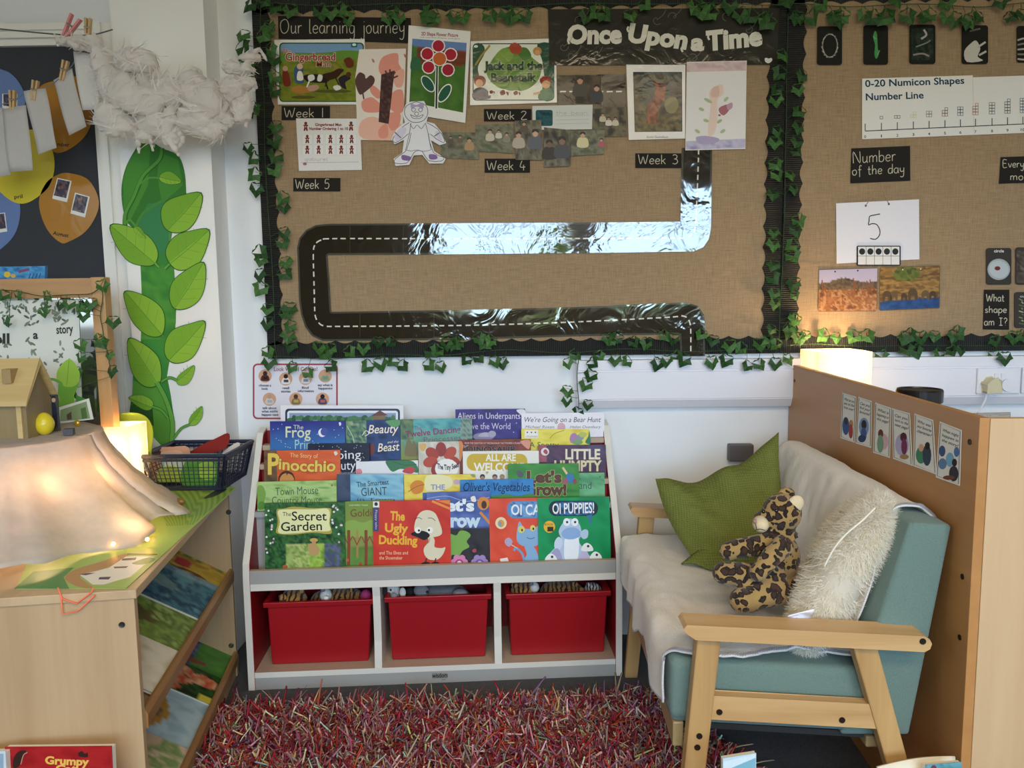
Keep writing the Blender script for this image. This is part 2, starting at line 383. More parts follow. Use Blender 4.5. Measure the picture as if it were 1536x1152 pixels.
class Art(MB):
    STEP = 0.00006
    def __init__(s, O, Nrm):
        super().__init__(); s.O = Vector(O); s.N = Vector(Nrm).normalized(); s.L = 0.0; s.bend = None
    def P(s, px, py, off=None):
        p = hit(px, py, s.O, s.N) + s.N * (s.L if off is None else off)
        return p + s.bend(px, py) * s.N if s.bend else p
    def up(s): s.L += s.STEP
    def slab(s, pts, col, t=0.0006, mat=None):
        """the sheet itself: front face t in front of the plane"""
        c = srgb(col)
        a = s.add([s.P(x, y, 0) for x, y in pts]); b = s.add([s.P(x, y, t) for x, y in pts]); n = len(pts)
        for tr in tessellate_polygon([[Vector((x, y, 0)) for x, y in pts]]):
            s.face([b + i for i in tr], col=c, mat=mat); s.face([a + i for i in reversed(tr)], col=c, mat=mat)
        for i in range(n):
            j = (i + 1) % n; s.face((a + i, a + j, b + j, b + i), col=c, mat=mat)
        s.L = t + s.STEP
    def poly(s, pts, col, mat=None):
        c = srgb(col); b = s.add([s.P(x, y) for x, y in pts])
        if len(pts) <= 4: tris = [tuple(range(len(pts)))]
        else: tris = tessellate_polygon([[Vector((x, y, 0)) for x, y in pts]])
        for tr in tris: s.face([b + i for i in tr], col=c, mat=mat)
        s.up()
    def rect(s, x0, y0, x1, y1, col, **k): s.poly([(x0, y0), (x1, y0), (x1, y1), (x0, y1)], col, **k)
    def ell(s, cx, cy, rx, ry, col, rot=0, n=18, **k):
        c, q = math.cos(rot), math.sin(rot)
        s.poly([(cx + rx * math.cos(t) * c - ry * math.sin(t) * q, cy + rx * math.cos(t) * q + ry * math.sin(t) * c) for t in [2 * math.pi * i / n for i in range(n)]], col, **k)
    def rrect(s, x0, y0, x1, y1, r, col, **k):
        s.poly(rrect(x0, y0, x1, y1, r), col, **k)
    def blob(s, pts, col, n=4, **k): s.poly(smooth_pts(pts, n, True), col, **k)
    def stroke(s, pts, w, col, sm=0, closed=False, w2=None, mat=None):
        if sm: pts = smooth_pts(pts, sm, closed)
        if closed: pts = list(pts) + [pts[0]]
        c = srgb(col); m = len(pts); Lp = []
        for i, p in enumerate(pts):
            a = pts[max(0, i - 1)]; b = pts[min(m - 1, i + 1)]
            if closed and i in (0, m - 1): a, b = pts[-2], pts[1]
            dx, dy = b[0] - a[0], b[1] - a[1]; l = math.hypot(dx, dy) or 1
            ww = (w if w2 is None else w + (w2 - w) * i / (m - 1)) / 2
            Lp.append((p[0] - dy / l * ww, p[1] + dx / l * ww)); Lp.append((p[0] + dy / l * ww, p[1] - dx / l * ww))
        b = s.add([s.P(x, y) for x, y in Lp])
        for i in range(m - 1):
            s.face((b + 2 * i, b + 2 * i + 1, b + 2 * i + 3, b + 2 * i + 2), col=c, mat=mat)
        s.up()
    def text(s, t, x0, y0, x1, h, col, bold=0.0, shear=0.0, y1=None, arc=0.0, outline=None, ow=0.03, clip=None, mat=None):
        """t from (x0,y0) along the baseline to (x1,y1); h = cap height in pixels"""
        global CAPH
        if outline: s.text(t, x0, y0, x1, h, outline, bold + ow, shear, y1, arc, clip=clip)
        if CAPH is None:
            CAPH = max(q[1] for q in text_mesh('H')[0])
        v, f = text_mesh(t, bold, shear); vb, _ = text_mesh(t, 0.0, shear)
        xa = min(q[0] for q in vb); xb = max(q[0] for q in vb); y1 = y0 if y1 is None else y1
        k = h / CAPH; c = srgb(col); pts = []
        L = math.hypot(x1 - x0, y1 - y0); ux, uy = (x1 - x0) / L, (y1 - y0) / L
        for x, y in v:
            u = (x - xa) / (xb - xa); dx = u * L; dy = -y * k + arc * (4 * (u - 0.5) ** 2 - 1)
            pts.append((x0 + ux * dx - uy * dy, y0 + uy * dx + ux * dy))
        b = s.add([s.P(x, y) for x, y in pts])
        for q in f:
            if clip and any(not (clip[0] <= pts[i][0] <= clip[2] and clip[1] <= pts[i][1] <= clip[3]) for i in q): continue
            s.face([b + i for i in q], col=c, mat=mat)
        s.up()
    def chalk(s, t, x0, y0, x1, h, col, w=1.3, y1=None):
        """hand lettering; h = cap height"""
        y1 = y0 if y1 is None else y1
        W = sum(CH[ch][0] + 0.7 for ch in t); k = (x1 - x0) / W; kv = h / 9.0; x = 0
        for ch in t:
            for st in CH[ch][1]:
                pts = smooth_pts([(x0 + (x + a) * k, y0 + (y1 - y0) * ((x + a) / W) - b * kv) for a, b in st], 4)
                s.stroke(pts, w, col)
            s.L -= s.STEP * len(CH[ch][1]); x += CH[ch][0] + 0.7
        s.up()
    def raster(s, q, nx, ny, fn, mask=None):
        """small painted picture: q = 4 corners TL TR BR BL, fn(u,v) -> colour 0..255"""
        TL, TR, BR, BL = q
        def pt(u, v):
            return tuple((TL[a] * (1 - u) + TR[a] * u) * (1 - v) + (BL[a] * (1 - u) + BR[a] * u) * v for a in (0, 1))
        st = s.add([s.P(*pt(i / nx, j / ny)) for j in range(ny + 1) for i in range(nx + 1)])
        K = [srgb([max(0, min(255, x)) for x in fn(min(1, i / nx), min(1, j / ny))]) for j in range(ny + 1) for i in range(nx + 1)]
        for j in range(ny):
            for i in range(nx):
                u, v = (i + 0.5) / nx, (j + 0.5) / ny
                if mask and not mask(u, v): continue
                a = j * (nx + 1) + i; q = (a, a + 1, a + nx + 2, a + nx + 1)
                s.face([st + k for k in q], col=[K[k] for k in q])
        s.up()
def rrect(x0, y0, x1, y1, r, n=5):
    out = []
    for cx, cy, a in ((x1 - r, y0 + r, -90), (x1 - r, y1 - r, 0), (x0 + r, y1 - r, 90), (x0 + r, y0 + r, 180)):
        for i in range(n + 1):
            t = math.radians(a + 90 * i / n); out.append((cx + r * math.cos(t), cy + r * math.sin(t)))
    return out
def fbm(x, y, z=0.0, o=3): return noise.fractal(Vector((x, y, z)), 0.8, 2.0, o)
def mixc(a, b, t):
    t = max(0, min(1, t)); return tuple(a[i] * (1 - t) + b[i] * t for i in range(3))
def pal(cols, sx=4, sy=4, seed=0.0, con=0.9):
    """painterly patches from a palette"""
    def fn(u, v):
        k = (0.5 + con * fbm(u * sx, v * sy, seed) + 0.12 * fbm(u * sx * 4, v * sy * 4, seed + 5)) * (len(cols) - 1)
        k = max(0, min(len(cols) - 1.001, k)); i = int(k); t = k - i; t = t * t * (3 - 2 * t)
        return mixc(cols[i], cols[i + 1], t)
    return fn

# ------------------------------------------------------------------ room
WALLM = flat('wall_paint', '#eef0f2', 0.75, 0.02, 3, bump=0.03, bscale=160)
WALLW = flat('pillar_paint', '#f4f2ee', 0.7, 0.02, 3, bump=0.03, bscale=160)
CEILM = flat('ceiling_paint', '#c9c4b8', 0.9, 0.03, 5)
CARPET = flat('carpet', '#54555a', 0.95, 0.5, 220, bump=0.6, bscale=300)
TRIMM = flat('white_gloss_paint', '#efece4', 0.35, 0.02, 4)
XL, XR = -2.9, 3.2
def structure(name, bm, mat, **k):
    return bm.build(name, mat, kind='structure', **k)
b = MB(); b.box((XL, RY, -0.08), (XR, 0.1, 0)); structure('floor', b, CARPET)
b = MB(); b.box((XL, RY, 2.65), (XR, 0.1, 2.75)); structure('ceiling', b, CEILM)
b = MB(); b.box((XL, 0, 0), (XR, 0.1, 2.65)); structure('wall_back', b, WALLM)
b = MB(); b.box((XR, RY, 0), (XR + 0.1, 0.1, 2.65)); structure('wall_right', b, WALLM)
b = MB(); b.box((XL - 0.1, RY, 0), (XL, 0.1, 2.65)); structure('wall_left', b, WALLM)
b = MB(); zl, zh = 1.0, 2.2
b.box((XL, RY - 0.1, 0), (XR, RY, zl)); b.box((XL, RY - 0.1, zh), (XR, RY, 2.65))
edges = [XL] + [q for wx, ww in WIN for q in (wx - ww / 2, wx + ww / 2)] + [XR]
for i in range(0, len(edges), 2): b.box((edges[i], RY - 0.1, zl), (edges[i + 1], RY, zh))
structure('wall_rear', b, flat('rear_wall_paint', '#7d776c', .85))
for i, (wx, ww) in enumerate(WIN):
    b = MB(); t = .05
    for lo, hi in (((wx - ww / 2, zl), (wx + ww / 2, zl + t)), ((wx - ww / 2, zh - t), (wx + ww / 2, zh)), ((wx - ww / 2, zl + t), (wx - ww / 2 + t, zh - t)), ((wx + ww / 2 - t, zl + t), (wx + ww / 2, zh - t)), ((wx - t / 2, zl + t), (wx + t / 2, zh - t)), ((wx - ww / 2 + t, 1.85), (wx - t / 2, 1.89)), ((wx + t / 2, 1.85), (wx + ww / 2 - t, 1.89))):
        b.box((lo[0], RY - .07, lo[1]), (hi[0], RY - .03, hi[1]))
    structure('window_%d' % (i + 1), b, TRIMM)
# ------------------------------------------------------------------ display boards
def hessian(name='hessian'):
    m, nt, p = newmat(name); tc = N(nt, 'ShaderNodeTexCoord')
    outs = []
    for sc in ((20, 1, 270), (300, 1, 20)):
        mp = N(nt, 'ShaderNodeMapping'); mp.inputs['Scale'].default_value = sc
        nz = N(nt, 'ShaderNodeTexNoise', Scale=1.0, Detail=3.0, Roughness=0.6)
        nt.links.new(tc.outputs['Object'], mp.inputs[0]); nt.links.new(mp.outputs[0], nz.inputs['Vector']); outs.append(nz.outputs['Fac'])
    a = N(nt, 'ShaderNodeMath', operation='ADD'); h = N(nt, 'ShaderNodeMath', operation='MULTIPLY'); h.inputs[1].default_value = 0.5
    nt.links.new(outs[0], a.inputs[0]); nt.links.new(outs[1], a.inputs[1]); nt.links.new(a.outputs[0], h.inputs[0])
    r = N(nt, 'ShaderNodeValToRGB'); r.color_ramp.elements[0].position = 0.28; r.color_ramp.elements[1].position = 0.72
    r.color_ramp.elements[0].color = srgb('#8b745a'); r.color_ramp.elements[1].color = srgb('#b89c7a')
    nt.links.new(h.outputs[0], r.inputs[0]); nt.links.new(r.outputs[0], p.inputs['Base Color']); p.inputs['Roughness'].default_value = 0.95; p.inputs['Specular IOR Level'].default_value = 0.1
    b = N(nt, 'ShaderNodeBump', Strength=0.25, Distance=0.003); nt.links.new(h.outputs[0], b.inputs['Height']); nt.links.new(b.outputs[0], p.inputs['Normal'])
    return m
HESS = hessian()
def corrugated(name, axis):
    m, nt, p = newmat(name); tc = N(nt, 'ShaderNodeTexCoord'); w = N(nt, 'ShaderNodeTexWave', bands_direction=axis, Scale=48.0, Distortion=0.0)
    r = N(nt, 'ShaderNodeValToRGB'); r.color_ramp.elements[0].color = srgb('#0d0d0c'); r.color_ramp.elements[1].color = srgb('#2b2a27')
    nt.links.new(tc.outputs['Object'], w.inputs['Vector']); nt.links.new(w.outputs['Fac'], r.inputs[0]); nt.links.new(r.outputs[0], p.inputs['Base Color'])
    p.inputs['Roughness'].default_value = 0.6; b = N(nt, 'ShaderNodeBump', Strength=0.8, Distance=0.004)
    nt.links.new(w.outputs['Fac'], b.inputs['Height']); nt.links.new(b.outputs[0], p.inputs['Normal']); return m
CORH, CORV = corrugated('black_corrugated_card_upright', 'X'), corrugated('black_corrugated_card_level', 'Z')
FRAMEM = flat('dark_board_frame', '#1c1d1c', 0.5, 0.1)

BF = -0.020                                   # hessian surface
def scallop(b, x0, x1, z0, z1, side, mat):
    """border strip; side = which long edge is scalloped: 'T','B','L','R'"""
    per, amp = 0.066, 0.010; y = BF - 0.003; horizontal = side in 'TB'
    Ln = (x1 - x0) if horizontal else (z1 - z0); n = max(1, round(Ln / per)); pts = []
    for i in range(n * 8 + 1):
        t = Ln * i / (n * 8); d = amp * (abs(math.cos(math.pi * i / 8)) - 0.35)
        if side == 'T': pts.append((x0 + t, z1 - d))
        if side == 'B': pts.append((x0 + t, z0 + d))
        if side == 'R': pts.append((x1 - d, z0 + t))
        if side == 'L': pts.append((x0 + d, z0 + t))
    if side == 'T': pts = [(x1, z0), (x0, z0)][::-1][:0] + pts + [(x1, z0), (x0, z0)]
    if side == 'B': pts = pts + [(x1, z1), (x0, z1)]
    if side == 'R': pts = pts + [(x0, z1), (x0, z0)]
    if side == 'L': pts = pts + [(x1, z1), (x1, z0)]
    b.prism([(x, y, z) for x, z in pts], (0, 0.0022, 0), mat=mat)
ZB = on_y(780, 534, BF).z; ZT = ZB + 1.165
XBL = on_y(403, 547, BF).x; XMID = on_y(1174, 300, BF).x; XBR = XMID + 1.70
def board(label, x0, x1):
    root = empty('display_board', ((x0 + x1) / 2, 0, ZB), label, 'display board')
    b = MB(); t = 0.012
    for lo, hi in (((x0, BF, ZB), (x1, 0, ZB + t)), ((x0, BF, ZT - t), (x1, 0, ZT)), ((x0, BF, ZB + t), (x0 + t, 0, ZT - t)), ((x1 - t, BF, ZB + t), (x1, 0, ZT - t))): b.box(lo, hi)
    b.build('frame', FRAMEM, root)
    b = MB(); b.smooth = True; zc = on_y(700, 404, BF).z; pa, pb = on_y(615, 404, BF), on_y(710, 462, BF)
    def surf(u, v):
        x = x0 + t + (x1 - x0 - 2 * t) * u; z = ZB + t + (ZT - ZB - 2 * t) * v
        d = 0.0025 * math.exp(-((z - zc - 0.004 * math.sin(x * 9)) / 0.006) ** 2)
        k = (x - pa.x) / (pb.x - pa.x)
        if 0 < k < 1: d += 0.0025 * math.exp(-((z - (pa.z + (pb.z - pa.z) * k)) / 0.007) ** 2) * math.sin(math.pi * k)
        d += 0.0008 * fbm(x * 3, z * 3, 3)
        return (x, BF - max(0, d), z)
    b.grid(surf, 150, 160); b.build('hessian', HESS, root)
    b = MB(); w = 0.055
    scallop(b, x0, x1, ZB, ZB + w, 'T', 0); scallop(b, x0, x1, ZT - w - 0.015, ZT, 'B', 0)
    scallop(b, x0, x0 + w, ZB + w - 0.01, ZT - w, 'R', 1); scallop(b, x1 - w, x1, ZB + w - 0.01, ZT - w, 'L', 1)
    b.build('scalloped_border', [CORH, CORV], root)
board('wide hessian covered display board with a winding road, black scalloped border', XBL, XMID - 0.003)
board('hessian covered display board with the number line, black scalloped border', XMID + 0.003, XBR)

def wallart(y=BF - 0.003): return Art((0, y, 0), (0, -1, 0))
GREYG = 'signs on the boards'
# chalk style cards
def chalkcard(pts, label, lines, col='#26221f', ink='#cfc6ae', group=None, y=BF - 0.003, w=1.1):
    a = wallart(y); a.slab(pts, col)
    for ln in lines: a.chalk(*ln[:5], ink, w=w, **(ln[5] if len(ln) > 5 else {}))
    return a.build('lettering_card', PAPER, label=label, cat='sign', group=group)
chalkcard([(417, 24), (616, 27), (617, 65), (418, 58)], 'long black card hand lettered Our learning journey', [('Our learning journey', 420, 50, 609, 21)])
WK = 'week cards on the board'
for n, q, tx, lab in ((1, (422.5, 159, 495, 180), (426, 176, 488, 14), 'under the farm chase poster'), (2, (726, 163.5, 797, 182), (730, 179, 792, 12), 'under the leafy green poster'), (3, (953, 230, 1022, 252), (957, 246, 1019, 14), 'beside the upright road'), (4, (727, 238, 795, 259), (730, 255, 790, 14), 'under the row of small photos'), (5, (440, 267, 510.5, 287), (443, 283, 496, 14), 'alone above the road bend')):
    chalkcard([(q[0], q[1]), (q[2], q[1]), (q[2], q[3]), (q[0], q[3])], 'small black card lettered Week %d %s' % (n, lab), [('Week %d' % n,) + tx], group=WK)
chalkcard([(1277, 222.7), (1365, 218.8), (1365.4, 271), (1275.5, 275)], 'black card hand lettered Number of the day', [('Number', 1279, 245, 1345, 17, dict(y1=241)), ('of the day', 1278, 263, 1358, 14, dict(y1=259))])
chalkcard([(1501, 235.7), (1575, 233), (1574, 273), (1498.4, 275.5)], 'black card lettered Every mo, cut by the picture edge', [('Every', 1504, 251, 1537, 11), ('mo', 1515, 270, 1536, 11)])
chalkcard([(1476, 434.5), (1514, 434.5), (1513.5, 494.6), (1474.5, 494)], 'tall black card lettered What shape am I', [('What', 1479, 452, 1507, 11), ('shape', 1477, 469, 1511, 10), ('am I?', 1476, 488, 1512, 11)])

# winding road
a = wallart(BF - 0.0035)
dark, edge = '#241f16', '#4c4c44'
def roadband(outer, inner, edges=True):
    a.slab_t = 0
    a.L = 0.0006
    a.poly(outer + inner[::-1], dark)
    a.stroke(outer, 2.6, edge); a.stroke(inner, 2.6, edge)
o1 = [(1067, 222), (1065, 343), (1062, 358), (1054, 370), (1040, 376), (900, 378), (700, 380), (492, 381)]
i1 = [(1024, 222), (1022, 333), (1021, 333.4), (1020, 333.6), (1018, 333.8), (900, 335), (700, 336), (492, 337)]
roadband(o1, i1)
o2 = [(492, 337), (474, 339), (460, 346), (450, 358), (447, 372), (450, 450), (453, 472), (459, 490), (469, 503), (484, 510), (500, 510)]
i2 = [(492, 381), (491, 382), (490.5, 383), (490, 384), (490, 385), (493, 420), (495, 460), (495.5, 466), (496, 468), (497, 469), (500, 469)]
roadband(o2, i2)
o3 = [(500, 469), (700, 466), (860, 462), (1000, 456), (1030, 455), (1046, 460), (1055, 473), (1056, 490), (1056, 534)]
i3 = [(500, 510), (700, 508), (860, 503), (1000, 500), (1010, 500), (1016, 500), (1020, 501), (1021, 505), (1022, 534)]
roadband(o3, i3)
dash = smooth_pts([(1048, 224), (1046, 280), (1043, 338), (1038, 351), (1028, 356.5), (1000, 357), (800, 358), (600, 358), (500, 358), (482, 360), (472, 368), (470, 385), (471, 420), (472, 460), (473, 474), (478, 484), (488, 489), (520, 489.5), (700, 488), (860, 483), (1000, 476), (1024, 474), (1033, 480), (1036, 495), (1036, 533)], 6)
acc = 0; seg = []
for p, q in zip(dash, dash[1:]):
    l = math.hypot(q[0] - p[0], q[1] - p[1]); n = max(1, int(l / 1.5))
    for k in range(n):
        pt = (p[0] + (q[0] - p[0]) * k / n, p[1] + (q[1] - p[1]) * k / n); acc += l / n
        if acc % 13 < 9.5: seg.append(pt)
        elif len(seg) > 1: a.stroke(seg, 2.0, '#e9e4d4'); a.L -= a.STEP; seg = []
        else: seg = []
for x in (525, 605, 650, 733, 910): a.stroke([(x, 339), (x, 379)], 0.7, '#4a473c'); a.L -= a.STEP
for x in (540, 651, 734, 870): a.stroke([(x, 467), (x, 506)], 0.7, '#4a473c'); a.L -= a.STEP
a.build('road_strip', FOIL, label='shiny laminated grey road with white dashes winding over the hessian', cat='road decoration')
a = wallart(BF - 0.0035); a.slab([(836, 113), (938, 111), (939, 163), (837, 166)], dark)
for x in range(840, 936, 14): a.stroke([(x, 137.5), (x + 9, 137.3)], 2, '#e9e4d4'); a.L -= a.STEP
a.stroke([(902, 112), (903, 164)], 0.8, '#6a675c')
a.build('road_strip', LAMI, label='short piece of dashed road behind the small photos', cat='road decoration')

# banner
a = wallart(BF - 0.0045); a.slab([(822, 14), (1169, 12), (1166, 97), (824, 98)], '#33312a')
for i, (x, y) in enumerate(((845, 70), (858, 84), (890, 86), (1010, 25), (1040, 88), (1122, 45), (1145, 35), (985, 30), (1090, 24), (870, 30))):
    a.stroke([(x + 8 * math.cos(t * 0.7 + i) * (1 - t / 9), y + 8 * math.sin(t * 0.7 + i) * (1 - t / 9)) for t in range(8)], 0.7, '#77746a', sm=3); a.L -= a.STEP
    a.stroke([(x, y), (x + 9, y - 7), (x + 14, y - 16)], 0.7, '#77746a', sm=3); a.L -= a.STEP
cr = '#e6e0d0'
a.text('Once', 853, 65, 931, 26, cr, 0.05, y1=64, shear=0.06); a.text('Upon', 943, 62, 1028, 26, cr, 0.05, y1=73, shear=0.06); a.text('a', 1038, 75, 1054, 24, cr, 0.05, shear=0.06); a.text('Time', 1063, 75, 1142, 27, cr, 0.05, y1=67, shear=0.06)
for x0, y0, x1, y1 in ((853, 57, 850, 66), (943, 40, 939, 48), (1063, 52, 1060, 60), (1026, 68, 1020, 78)):
    a.stroke([(x0, y0), (x1 + 2, (y0 + y1) / 2), (x1 + 4, y1)], 3, cr, sm=3)
a.blob([(1147, 88), (1150, 87), (1153, 88), (1157, 87), (1158, 91), (1153, 95), (1148, 93)], '#e8e6df')
a.build('title_banner', printed('laminated_banner', 0.1, bump=0.09, bscale=12, spec=0.35), label='dark laminated banner reading Once Upon a Time in cream letters', cat='banner')

# farm chase poster
a = wallart(BF - 0.004); a.slab([(411.5, 60), (547, 58.5), (548.5, 157), (417, 157)], '#eeece2')
a.rrect(419, 64, 546, 153, 6, '#2b4a44'); a.rrect(420.5, 65.5, 544.5, 151.5, 5, '#7d8d34'); a.poly([(421, 78), (421, 69), (424, 66), (541, 66), (544, 70), (544, 80), (500, 78), (470, 80)], '#7da2c8')
a.blob([(421, 84), (450, 79), (480, 82), (510, 76), (544, 78), (544, 90), (480, 90), (421, 95)], '#67923a')
a.raster([(422, 92), (543, 88), (543, 150), (422, 150)], 30, 16, pal([(120, 130, 40), (135, 140, 48), (105, 120, 38), (148, 138, 55)], 5, 4, 1))
a.ell(455, 146, 18, 2.5, '#5a5a28'); a.ell(500, 137, 28, 2.5, '#5a5a28')
a.blob([(455, 114), (470, 111), (485, 113), (492, 110), (496, 118), (488, 124), (470, 124), (460, 122)], '#262320'); a.blob([(462, 114), (470, 112), (472, 119), (464, 122)], '#efeae0'); a.blob([(478, 112), (484, 114), (482, 122), (476, 121)], '#efeae0')
a.stroke([(464, 122), (460, 132)], 2.4, '#efeae0'); a.stroke([(488, 122), (492, 134)], 2.4, '#262320')
a.blob([(484, 112), (498, 108), (508, 103), (516, 105), (512, 110), (505, 117), (492, 120)], '#43291c'); a.stroke([(503, 116), (510, 130)], 2, '#43291c'); a.stroke([(492, 118), (488, 130)], 2, '#43291c')
a.blob([(441, 107), (445, 98), (451, 97), (455, 104), (454, 112), (456, 124), (444, 124)], '#3f5f7d'); a.ell(450, 100, 4.5, 4.5, '#d9b49a'); a.blob([(447, 108), (453, 108), (455, 120), (446, 120)], '#eee8dc')
a.blob([(424, 109), (430, 106), (434, 112), (436, 128), (426, 128)], '#7c2f24'); a.ell(428, 103, 4, 4, '#c79b7f')
a.blob([(508, 118), (520, 112), (526, 118), (518, 124), (520, 134), (512, 130)], '#2e2a33'); a.ell(523, 112, 4, 4, '#5b3422')
a.blob([(438, 132), (450, 128), (462, 132), (466, 138), (450, 141), (440, 138)], '#b5813c'); a.blob([(462, 130), (474, 127), (479, 132), (470, 137), (463, 136)], '#c99a86'); a.blob([(500, 130), (508, 128), (512, 133), (504, 136)], '#efe8dc')
a.blob([(516, 90), (524, 86), (530, 92), (530, 100), (522, 102), (518, 96)], '#6b3423')
a.text('The', 424, 80, 437, 6, '#b85a3c', 0.02, outline='#f4efe4', ow=0.03); a.text('Gingerbread', 429, 91, 503, 11, '#a2492d', 0.03, outline='#f6f0e6', ow=0.03); a.text('Man', 475, 100, 496, 8, '#a2492d', 0.02, outline='#f6f0e6', ow=0.03)
a.rect(527, 64, 536, 71, '#2b6d68'); a.ell(531.5, 67.5, 3, 2, '#e8efe9')
a.build('story_poster', LAMI, label='landscape poster of farm animals chasing across a green field', cat='poster')

# painted tree sheet
a = wallart(BF - 0.005); a.slab([(539, 74), (609, 73), (607, 140), (603, 211), (541, 210), (536, 204), (533, 115)], '#efe3d6')
sal = '#e89a86'
a.blob([(540, 185), (560, 175), (590, 190), (602, 186), (602, 208), (545, 208)], '#f0bba6'); a.blob([(575, 85), (596, 80), (598, 95), (602, 105), (588, 113), (572, 112), (568, 100)], sal)
a.blob([(545, 150), (558, 146), (570, 155), (580, 160), (570, 168), (548, 168), (542, 158)], sal); a.blob([(556, 128), (566, 132), (574, 144), (566, 148), (556, 138)], sal)
a.blob([(590, 112), (606, 104), (604, 128), (594, 130)], '#eeaf9b'); a.blob([(588, 140), (604, 136), (604, 168), (586, 164)], sal); a.blob([(580, 172), (600, 170), (598, 190), (586, 195)], sal); a.blob([(568, 195), (580, 185), (582, 205), (570, 207)], sal)
a.raster([(572, 112), (592, 106), (583, 186), (568, 183)], 6, 24, pal([(90, 62, 58), (70, 45, 42), (104, 76, 70)], 3, 10, 4))
for p in ([(582, 114), (578, 106)], [(585, 114), (585, 104)], [(588, 115), (593, 108)], [(588, 118), (597, 114)]): a.stroke(p, 2.4, '#5c3d39')
a.blob([(533, 120), (539, 109), (547, 112), (549, 118), (556, 113), (562, 118), (560, 127), (548, 138), (540, 142), (535, 132)], '#5f4441'); a.stroke([(544, 138), (546, 149)], 2, '#5f4441')
for p in ((560, 91), (608, 84)): a.blob([(p[0] - 2, p[1] - 3), (p[0] + 1, p[1] - 1), (p[0] + 2, p[1] + 3), (p[0] - 1, p[1] + 2)], '#c77e78')
a.build('painting', PAPER, label='pink and salmon painted sheet with a brown tree trunk and heart', cat='painting')

# flower sheet
a = wallart(BF - 0.006); a.slab([(613, 38), (706, 47), (698, 184.5), (609, 170)], '#f1ede6')
q = [(618.6, 58), (700, 64.5), (694.6, 169), (614, 153)]
a.raster(q, 26, 30, lambda u, v: (108, 138, 190) if v < 0.10 + 0.03 * math.sin(u * 3) else ((106 + 14 * (int(v * 60) % 3), 62, 42) if v < 0.38 - 0.05 * u and u > 0.1 else mixc((66, 104, 42), (84, 126, 54), 0.5 + fbm(u * 4, v * 4))))
a.blob([(617, 90), (622, 85), (630, 88), (632, 98), (626, 106), (616, 104)], '#3c6a47')
a.text('2D Shape Flower Picture', 632, 53, 687, 5, '#9c3a44', 0.02, y1=55.5); a.text('cut out the shapes and glue', 630, 56.5, 690, 1.6, '#77706a', y1=59)
wt = '#f3efe8'
for x, y, c in ((657.6, 69, '#b22a3c'), (641, 81, '#b4293a'), (676, 82, '#b3283a'), (643, 101, '#b2293a'), (672, 105, '#a82639')): a.ell(x, y, 10.4, 10.4, wt, n=11); a.ell(x, y, 8.6, 8.6, c)
a.poly([(653.5, 100), (658, 100), (657, 166), (651.5, 165)], wt); a.poly([(654.6, 100), (656.9, 100), (655.8, 163), (653.2, 163)], '#20332a')
a.ell(642, 126, 14.5, 8, wt, 0.95); a.ell(642, 126, 13, 6.6, '#2c5f49', 0.95); a.ell(667, 140, 16, 8, wt, -1.0); a.ell(667, 140, 14, 6.4, '#2c6149', -1.0); a.ell(659.5, 88.5, 11.2, 11.2, wt, n=11); a.ell(659.5, 88.5, 9.8, 9.8, '#cf6a36')
a.build('worksheet', PAPER, label='white sheet titled 2D Shape Flower Picture with a glued red flower', cat='worksheet')

# number ordering sheet
a = wallart(BF - 0.0042); a.slab([(444, 177.6), (540, 178), (543, 255), (448.5, 256.5)], '#ece8e4')
def ginger(x, y, s, c='#7e3226'):
    a.ell(x, y - 5 * s, 2.3 * s, 2.4 * s, c, n=10); a.blob([(x - 4.2 * s, y - 2 * s), (x, y - 3 * s), (x + 4.2 * s, y - 2 * s), (x + 2 * s, y), (x + 3.2 * s, y + 6 * s), (x + .8 * s, y + 6 * s), (x, y + 3 * s), (x - .8 * s, y + 6 * s), (x - 3.2 * s, y + 6 * s), (x - 2 * s, y)], c, 2); a.rect(x - .6 * s, y - s, x + .6 * s, y + 1.4 * s, '#e9dcd2')
for yy in (209, 225):
    for xx in (461, 478, 495.7, 512, 527.5):
        L0 = a.L; a.rect(xx - 7.6, yy - 8, xx + 7.6, yy + 7.4, '#d9d6d6'); a.rect(xx - 7.2, yy - 7.6, xx + 7.2, yy + 7, '#f2efec'); ginger(xx, yy, 0.92); a.L = L0
ginger(458.7, 190, 1); ginger(526.7, 189.6, 1)
a.text('Gingerbread Man', 472.8, 189, 512.3, 4, '#8c3038', 0.03); a.text('Number Ordering 1 to 10', 464, 195, 522, 4, '#8c3038', 0.03)
a.chalk('gaburel', 457, 241, 493, 5, '#b9b6bd', w=0.5); a.stroke([(452, 244), (538, 243)], 0.5, '#a8a4a4'); a.ell(457.5, 246, 3, 2, '#b06b70')
a.build('worksheet', PAPER, label='white number ordering sheet with ten small brown biscuit figures', cat='worksheet')

